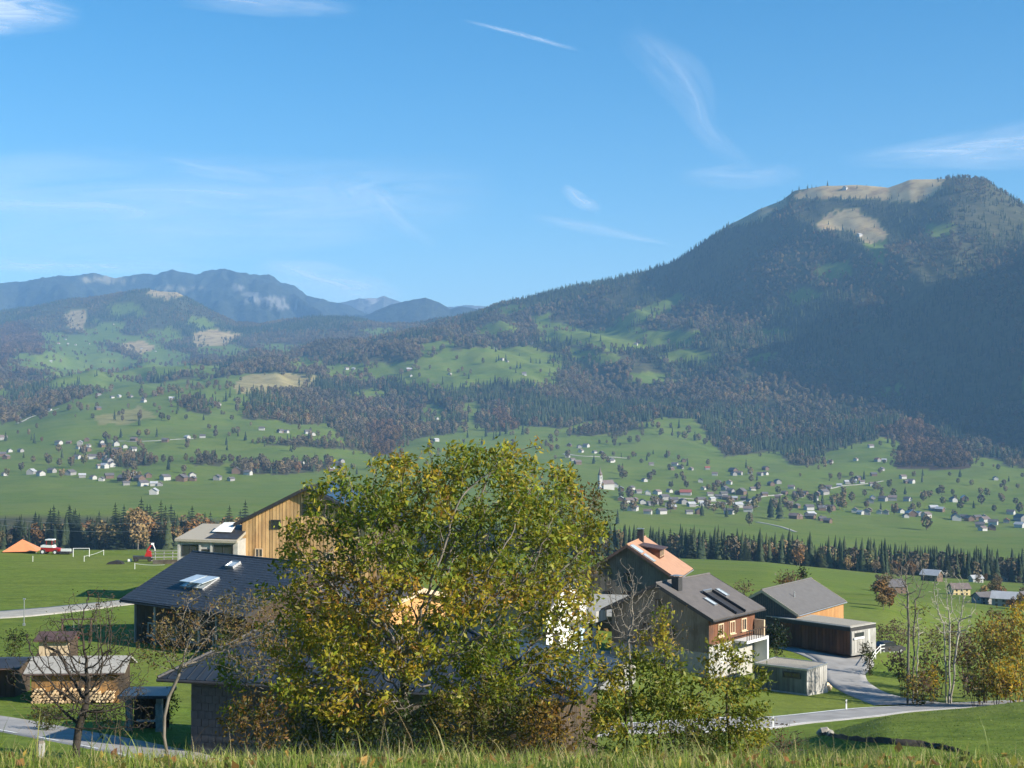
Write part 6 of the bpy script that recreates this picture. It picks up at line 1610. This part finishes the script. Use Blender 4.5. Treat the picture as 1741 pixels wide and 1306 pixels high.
cluster(3.482, 400, 480, 'on the green forest terrace', [(660,510,'w'),(700,510),(1030,515,'lB'),(1040,550),(1270,540),(1540,390,'w'),(1580,455,'w'),(1610,465),(1710,540,'w'),(1415,185,'w'),(1415,290,'w'),(300,885,'w'),(265,885),(430,890,'w'),(460,900,'w'),(1190,935,'w'),(630,1060),(600,1080,'w'),(570,1110),(385,1080,'w'),(1195,805,'w'),(1165,808)])
cluster(3.482, 850, 480, 'along the road above the village', [(190,360,'w'),(805,365,'w'),(150,545,'w'),(510,970,'wd'),(470,975),(480,1000,'w'),(410,965),(560,1005,'w'),(600,1010),(655,1060,'w'),(430,1050),(460,1070,'b'),(400,1030)])
for (px, py, sc) in ((1439, 322, 1.3), (1463, 402, 1.2)): far_house(px, py, 'w', 'l', 'high up on the mountain pasture' if px < 1450 else 'on the steep mountain clearing', sc=sc, lo=4000)
# the church
p = G(1032, 832, 1300); ch = empty('church', p, .5); tag(ch, 'white village church with slender steeple right of the walnut crown', 'church')
MB().prism([(-9, -5, -2), (-9, -5, 8), (-9, 0, 13), (-9, 5, 8), (-9, 5, -2)], (18, 0, 0)).build('nave', WALLS['w'][1], ch)
for sd in (1, -1):
    q4 = [(-9.5, 0, 13.3), (9.5, 0, 13.3), (9.5, sd * 5.8, 7.5), (-9.5, sd * 5.8, 7.5)]
    if sd < 0: q4 = [q4[0], q4[3], q4[2], q4[1]]
    MB().slab(q4, .3).build('roof_slope', ROOFS['b'][1], ch)
bx('tower', WALLS['w'][1], ch, -14, -9.2, -2.4, 2.4, -2, 20)
MB().tube([(-11.6, 0, 20), (-11.6, 0, 21.5), (-11.6, 0, 24), (-11.6, 0, 26), (-11.6, 0, 32)], [3.0, 3.3, 2.2, 1.2, .1], 8).build('spire', ROOFS['b'][1], ch)
for k in (-1, 1): bx('belfry_window', PANE, ch, -12.2, -11, k * 2.42 - .03, k * 2.42 + .03, 15, 18)
# trees standing between the houses
ORCH = plain('orchard_brown', (0.09, 0.075, 0.05), .9, .3, .4)
orc = [np_mesh('valley_tree', *puff_tree(s, 13, 4.2, 120), M['beech_far']) for s in (31, 32, 33)]
occ = [np_mesh('valley_tree', *cone_tree(s, 15, 3.2, 6, 8), M['spruce_far']) for s in (34, 35)]
def vt(px, py, con, where, sc=1.0):
    p = G(px, py, 1300); me = (occ if con else orc)[q.integers(2)]; o = link('spruce_tree' if con else 'orchard_tree', me); o.location = p; o.rotation_euler = (0, 0, q.uniform(0, 6)); s = sc * q.uniform(.7, 1.3); o.scale = (s, s, s)
    zn = (', far left', ', left', ', centre', ', right', ', far right')[int(np.searchsorted([140, 360, 1150, 1400], px))] if px < 1030 else (', left end', ', centre left', ', centre', ', centre right', ', right end')[int(np.searchsorted([1130, 1250, 1400, 1580], px))]
    vn = (' upper', ' middle', ' lower')[int(np.searchsorted([815, 850], py))] if px > 1030 else (' upper' if py < 765 else ' lower')
    tag(o, ('large ' if s > 1.05 else 'small ') + ('dark conifer ' if con else 'bare brown tree ') + where + zn + vn, 'tree', ('conifers ' if con else 'bare trees ') + where)
for k in range(105): vt(q.uniform(1030, 1741), q.normal(838, 24), q.random() < .14, 'among the village houses')
for k in range(40): vt(q.uniform(0, 340), np.interp(q.random(), [0, 1], [742, 822]), q.random() < .2, 'among the left valley farms')
for k in range(26): vt(q.uniform(400, 640), q.uniform(785, 812), q.random() < .15, 'in the hedgerow left of the walnut')
for k in range(24): vt(430 + k * 8.5, 754 + k * .4 + q.normal(0, 1), False, 'in the long hedge across the left meadow', .55)
for k in range(22): vt(q.uniform(180, 420), q.uniform(690, 770), q.random() < .3, 'scattered on the left meadows')
for k in range(16): vt(q.uniform(640, 1180), q.uniform(735, 790), q.random() < .3, 'scattered on the meadow above the village')
for k in range(26): vt(q.uniform(1130, 1500), 868 + q.normal(0, 6), q.random() < .4, 'along the lower edge of the village')
for (px, py) in ((1574, 902), (1520, 875), (1325, 885), (1310, 882)): vt(px, py, px < 1400, 'standing alone on the field below the village' if px > 1500 else 'in a pair below the village', 1.6)
# hamlet on the near right
for (px, py, w, r, B, yaw, sc, lab) in ((1511, 1008, 'b', 'd', True, .3, .8, 'wide dark farmhouse left of the bare trees in the near hamlet'), (1582, 988, 'b', 'l', False, -.7, 1.15, 'brown house with light metal roof behind the bare trees'),
        (1628, 1011, 'y', 'b', False, .1, .9, 'pale yellow flat-looking house seen through the bare trees'), (1669, 1026, 'g', 'd', False, .4, .8, 'dark grey house at the right of the near hamlet'),
        (1706, 1031, 'g', 'l', False, -.5, 1.0, 'grey-roofed house nearest the right edge in the hamlet'), (1657, 990, 'w', 'l', False, .2, .8, 'white house with pale roof beside the dark spruces'), (1704, 989, 'w', 'b', False, 1.2, .8, 'long white house at the foot of the right-hand spruces'),
        (1740, 1026, 'b', 'd', False, .7, .9, 'brown house cut by the right picture edge'), (1487, 974, 'b', 'd', False, .2, .8, 'small dark barn at the meadow edge below the spruce belt')):
    o = far_house(px, py, w, r, 'x', B, yaw, sc * .66, True, lo=260); o['label'] = lab; o['group'] = 'houses of the near right hamlet'
for k in range(60):
    px, py = q.uniform(1490, 1760), q.uniform(978, 1040); p = G(px, py, 300)
    if 1515 < px < 1660 and py > 990: continue
    belt_tree('b' if q.random() < .8 else 'r', p.x, p.y, p.z, q.uniform(4, 7.5), 'bare garden tree in the near right hamlet, ' + ('left end' if px < 1560 else 'centre left' if px < 1620 else 'centre right' if px < 1680 else 'right end') + (' behind the houses' if py < 1005 else ' before the houses'), 'garden trees of the near right hamlet', q, 1.1)

# ------------------------------------------------------------------ farm machines and small things on the left meadow
Ym = 292.0
def at(px, Y): x = xcol(px, Y); return Vector((x, Y, H(x, Y)))
c = at(40, Ym + 6)
tp = empty('pavilion', c, .2); tag(tp, 'pavilion with bright orange pyramid roof on the left meadow skyline', 'pavilion')
zt = P(40, 917, Ym + 6).z - c.z; ze = P(40, 935, Ym + 6).z - c.z; hw = 3.5
ap = (0, 0, zt); cs = [(-hw, -hw, ze), (hw, -hw, ze), (hw, hw, ze), (-hw, hw, ze)]
for k in range(4): MB().prism([cs[k], cs[(k + 1) % 4], ap], (0, 0, -.08)).build('roof_panel', M['orange_tarp'], tp)
for (sx, sy) in ((-1, -1), (1, -1), (1, 1), (-1, 1)): bx('post', M['wood_silver'], tp, sx * (hw - .3) - .07, sx * (hw - .3) + .07, sy * (hw - .3) - .07, sy * (hw - .3) + .07, -.3, ze + .25)
def wheel(par, x, y, z, r, w, rim='white_metal'):
    m = MB().tube([(x, y - w / 2, z), (x, y + w / 2, z)], [r, r], 16); o = m.build('wheel', M['tyre'], par)
    MB().tube([(x, y - w / 2 - .02, z), (x, y + w / 2 + .02, z)], [r * .58, r * .58], 12).build('rim', M[rim], o)
c = at(88, Ym); k = 1.05
tr = empty('mowing_tractor', c, -.12); tr.scale = (k, k, k); tag(tr, 'red and white slope tractor parked on the left meadow skyline', 'tractor')
for (x, r) in ((-1.2, .52), (1.35, .46)):
    for y in (-.85, .85): wheel(tr, x, y, r, r, .38)
MB().prism([(-1.7, -.7, .55), (1.9, -.7, .55), (2.0, -.7, 1.15), (1.0, -.7, 1.3), (-1.75, -.7, 1.35)], (0, 1.4, 0)).build('chassis', M['red_paint'], tr)
MB().prism([(-1.72, -.74, 1.36), (.85, -.74, 1.32), (.7, -.74, 1.8), (-1.3, -.74, 1.9), (-1.75, -.74, 1.7)], (0, 1.48, 0)).build('bonnet', M['white_metal'], tr)
MB().prism([(-.6, -.68, 1.9), (.7, -.68, 1.82), (.5, -.68, 2.75), (-.55, -.68, 2.75)], (0, 1.36, 0)).build('cab', M['glass'], tr)
bx('cab_roof', M['white_metal'], tr, -.8, .7, -.78, .78, 2.76, 2.95)
for y in (-.69, .69):
    for x in (-.58, .58): bx('cab_pillar', M['red_paint'], tr, x - .05, x + .05, y - .05, y + .05, 1.8, 2.75)
bx('mower_deck', M['trim_dark'], tr, 2.1, 4.3, -1.0, 1.0, .2, .65); bx('mower_frame', M['white_metal'], tr, 2.5, 4.6, -.9, -.75, .66, 1.2); MB().tube([(1.9, 0, .8), (2.6, 0, .9)], .09, 6).build('drawbar', M['red_paint'], tr)
c = at(246, 268); ex = empty('hay_loader', c, .15); ex.scale = (.85, .85, .85); tag(ex, 'red farm machine with raised white arm left of the machine hall', 'machine')
for x in (-1.6, 1.4):
    for y in (-.8, .8): wheel(ex, x, y, .5, .5, .35, 'trim_dark')
MB().prism([(-2.2, -.9, .55), (2.0, -.9, .5), (2.2, -.9, 1.1), (-2.3, -.9, 1.3)], (0, 1.8, 0)).build('bed', M['trim_dark'], ex)
MB().prism([(.2, -.6, 1.12), (1.8, -.6, 1.12), (1.6, -.6, 2.3), (.8, -.6, 2.6)], (0, 1.2, 0)).build('body', M['red_paint'], ex)
MB().tube([(.6, 0, 2.2), (1.4, 0, 3.4), (1.9, 0, 4.0)], [.22, .18, .14], 6).build('arm', M['red_paint'], ex); MB().tube([(1.9, 0, 4.0), (2.4, 0, 2.8), (2.5, 0, 1.6)], [.14, .12, .1], 6).build('arm_tip', M['white_metal'], ex)
bx('lamp_box', M['white_metal'], ex, 1.6, 2.2, -.3, .3, 3.7, 4.1); bx('toolbox', M['white_metal'], ex, -3.4, -2.6, -.4, .4, .1, .6)
c = at(280, 262); rk = empty('timber_rack', c, .05); tag(rk, 'rack of bare poles and timber beside the machine hall', 'rack')
for x in (-1.6, 0, 1.6): MB().tube([(x, 0, -.3), (x + .05, 0, 2.4)], .09, 6).build('post', M['wood_silver'], rk)
for z in (.6, 1.2, 1.8, 2.35): MB().tube([(-2.3, -.1, z), (2.5, -.1, z + .05)], .08, 6).build('rail', M['wood_silver'], rk)
for k in range(4): MB().tube([(-1.9, -.5 - .1 * k, .12 + k * .2), (2.6, -.5, .12 + k * .2)], .11, 6).build('pole', M['wood_grey'], rk)
c = at(140, 284); gl = empty('football_goal', c, .05); tag(gl, 'small white goal frame beside the red and white tractor', 'goal')
for x in (-1.6, 1.6): MB().tube([(x, 0, -.1), (x, 0, 1.7)], .06, 6).build('post', M['white_metal'], gl)
MB().tube([(-1.66, 0, 1.7), (1.66, 0, 1.7)], .06, 6).build('crossbar', M['white_metal'], gl)
c = at(198, 262); cv = empty('tarpaulin_heap', c); tag(cv, 'low heap under a black tarpaulin on the meadow', 'heap'); MB().prism([(-1.7, -.8, -.1), (1.7, -.8, -.1), (1.2, -.6, .45), (.2, -.5, .7), (-1.1, -.6, .4)], (0, 1.4, 0)).build('tarpaulin', M['tyre'], cv)
tape = M['white_metal']
for k, (px, py, lab) in enumerate(((58, 955, 'leftmost fence post on the meadow'), (145, 955, 'fence post holding the slanting white tape'), (178, 944, 'fence post at the upper end of the white tape'), (231, 968, 'fence post nearest the slate roof'))):
    p = G(px, py, 150); fp = empty('fence_post', p); tag(fp, 'thin white ' + lab, 'post', 'electric fence posts'); MB().tube([(0, 0, -.2), (0, 0, 1.1)], .045, 6).build('stake', tape, fp); MB().tube([(0, 0, 1.1), (0, 0, 1.18)], .06, 6).build('insulator', M['trim_dark'], fp)
def cord(name, label, a, b, sag=.15, r=.03, mat=None, cat='tape'):
    pts = [Vector(a).lerp(Vector(b), t) + Vector((0, 0, -sag * 4 * t * (1 - t))) for t in np.linspace(0, 1, 10)]
    o = MB().tube(pts, r, 4).build(name, mat or tape); tag(o, label, cat); return o
pA, pB, pC = G(145, 955, 150), G(178, 944, 150), G(231, 968, 150)
cord('fence_tape', 'white electric fence tape slanting up the meadow', pA + Vector((0, 0, 1)), pB + Vector((0, 0, 1)))
cord('fence_tape', 'white electric fence tape running towards the slate roof', pC + Vector((0, 0, 1)), pC + Vector((5.5, -1, .9)))
# lamp post by the gravel path, swing frame
p = G(44, 1064, 100); lp = empty('lamp_post', p); tag(lp, 'thin grey lamp post beside the gravel path', 'lamp post'); MB().tube([(0, 0, -.2), (0, 0, 2.9)], [.06, .045], 8).build('pole', M['zinc'], lp); bx('lamp_head', M['zinc'], lp, -.12, .12, -.12, .12, 2.9, 3.05); bx('base', M['zinc'], lp, -.12, .12, -.12, .12, -.1, .25)
p = G(130, 1092, 100); sw = empty('swing_frame', p, .1); tag(sw, 'dark red swing frame with leaning legs behind the log hut', 'swing')
for x in (-1.2, 1.6):
    for y in (-.6, .6): MB().tube([(x - .1, y, -.1), (x, 0, 2.3)], .07, 6).build('leg', M['copper_dark'], sw)
MB().tube([(-1.4, 0, 2.3), (2.0, 0, 2.3)], .08, 6).build('top_bar', M['copper_dark'], sw)
for x in (-.1, .4): MB().tube([(x, 0, 2.28), (x, 0, .5)], .02, 4).build('rope', M['zinc'], sw)
MB().box(-.2, .5, -.15, .15, .42, .5).build('seat', M['red_paint'], sw)
# delineators, white rail fence, posts
for k, (px, py, lab) in enumerate(((1436, 1207, 'white road delineator on the verge before the garden shed'), (1312, 1238, 'white road delineator at the near road edge right of the young trees'), (1611, 1193, 'white road delineator below the white-trunked tree'))):
    p = G(px, py, 96); dl = empty('road_delineator', p); tag(dl, lab, 'road post', 'road delineators')
    MB().prism([(-.07, -.05, -.2), (.07, -.05, -.2), (.06, -.05, 1.0), (-.06, -.05, .92)], (0, .1, 0)).build('post', M['white_metal'], dl); bx('band', M['trim_dark'], dl, -.068, .068, -.056, .056, .62, .8); bx('reflector', M['white'], dl, -.03, .03, -.062, -.057, .66, .77)
A_, B_ = G(1476, 1136, 110), G(1530, 1112, 110)
fn = empty('rail_fence', A_); tag(fn, 'white wooden rail fence beside the driveway bend', 'fence'); d_ = B_ - A_
def fp_(t): x, y = A_.x + d_.x * t, A_.y + d_.y * t; return Vector((d_.x * t, d_.y * t, H(x, y) - A_.z))
for k in range(8): g = fp_(k / 7); MB().box(g.x - .06, g.x + .06, g.y - .06, g.y + .06, g.z - .3, g.z + 1.1).build('post', M['trim_light'] if k == 0 else M['white_metal'], fn)
for hgt in (.55, 1.0):
    for k in range(7): MB().tube([fp_(k / 7) + Vector((0, -.08, hgt)), fp_((k + 1) / 7) + Vector((0, -.08, hgt))], .05, 4).build('rail', M['white_metal'], fn)
p = Vector((xcol(66, 13.0), 13.0, HN(0, 13.0))); po = empty('wooden_post', p); tag(po, 'weathered pale wooden fence post at the lower left', 'post')
zt = P(68, 1263, 13.0).z - p.z
MB().tube([(-.03, 0, -.3), (.0, 0, zt * .5), (.04, 0, zt)], [.05, .048, .042], 7).build('post_shaft', M['wood_silver'], po); MB().tube([(.04, 0, zt), (.041, 0, zt + .02)], [.042, .03], 7).build('post_top', M['wood_grey'], po)
# the little stream cut in the near right slope
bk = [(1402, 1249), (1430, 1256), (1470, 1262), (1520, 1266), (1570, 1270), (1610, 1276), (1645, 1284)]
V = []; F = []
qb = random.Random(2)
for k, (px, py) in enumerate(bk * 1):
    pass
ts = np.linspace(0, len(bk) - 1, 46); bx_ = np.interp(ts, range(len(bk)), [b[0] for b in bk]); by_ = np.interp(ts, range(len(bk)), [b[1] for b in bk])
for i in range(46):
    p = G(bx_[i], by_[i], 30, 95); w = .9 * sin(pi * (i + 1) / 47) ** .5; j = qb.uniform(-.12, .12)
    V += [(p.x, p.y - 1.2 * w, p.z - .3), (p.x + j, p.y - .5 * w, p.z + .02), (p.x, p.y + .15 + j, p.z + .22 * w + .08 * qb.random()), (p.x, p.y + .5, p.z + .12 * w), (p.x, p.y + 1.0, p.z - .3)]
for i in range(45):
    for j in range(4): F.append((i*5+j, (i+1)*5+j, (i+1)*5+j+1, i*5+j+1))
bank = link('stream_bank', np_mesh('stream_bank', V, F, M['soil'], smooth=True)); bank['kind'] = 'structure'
x_, y_ = zip(*[(V[i*5+1][0], V[i*5+1][1]) for i in range(46)])
def bank_h(x, y): return H(x, y) + .12
qx = np.random.default_rng(77)
for k, (px, py) in enumerate(((1400, 1249), (1409, 1251), (1392, 1251))):
    p = G(px, py, 30, 95); m = MB(); s = [.5, .38, .42][k]; th = [qx.uniform(.75, 1.15) for _ in range(18)]
    m.tube([(-.9 * s, 0, .2 * s), (-.5 * s, 0, .35 * s), (.2 * s, 0, .4 * s), (.9 * s, 0, .2 * s)], [.15 * s, .5 * s, .55 * s, .12 * s], 7); o = m.build('boulder', M['stone']); o.location = p; o.rotation_euler = (0, 0, k); tag(o, ['larger pale boulder at the head of the stream cut', 'right-hand small boulder at the stream cut', 'left-hand small boulder at the stream cut'][k], 'boulder', 'boulders at the stream cut')
q = np.random.default_rng(55)
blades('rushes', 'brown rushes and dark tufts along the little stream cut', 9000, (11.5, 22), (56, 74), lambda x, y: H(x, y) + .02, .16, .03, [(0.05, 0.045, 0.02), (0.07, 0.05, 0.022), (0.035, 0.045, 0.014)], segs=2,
       dens=lambda x, y: np.exp(-((y - np.interp(x, x_[::1], y_)) / .9) ** 2) * ((x > min(x_)) & (x < max(x_))))  # dark tones of the tufts carry the hollow's shade too
# overhead wires across the belt
for k, (ya, yb, s) in enumerate(((866, 868, 6), (872, 880, 7))):
    cord('power_cable', ['upper overhead cable crossing the left valley', 'lower overhead cable crossing the left valley'][k], P(-120, ya, 620), P(470, yb, 560), s, .05, M['zinc'], 'cable')

# a dark car parked beyond the rail fence
p = G(1508, 1110, 120); car = empty('parked_car', p, .35); tag(car, 'dark car parked beyond the white rail fence', 'car')
MB().prism([(-2.1, -.85, .3), (2.1, -.85, .3), (2.15, -.85, .75), (1.2, -.85, .95), (-2.0, -.85, 1.0), (-2.15, -.85, .7)], (0, 1.7, 0)).build('body', M['trim_dark'], car)
MB().prism([(-1.7, -.75, 1.01), (1.0, -.75, .96), (.35, -.75, 1.45), (-1.2, -.75, 1.48)], (0, 1.5, 0)).build('cabin', M['glass'], car)
bx('car_roof', M['trim_dark'], car, -1.2, .35, -.72, .72, 1.49, 1.53)
for x in (-1.35, 1.35):
    for y in (-.8, .8): wheel(car, x, y, .32, .32, .2, 'zinc')
for y in (-.6, .6): bx('headlight', M['white_metal'], car, 2.13, 2.18, y - .15, y + .15, .6, .72)
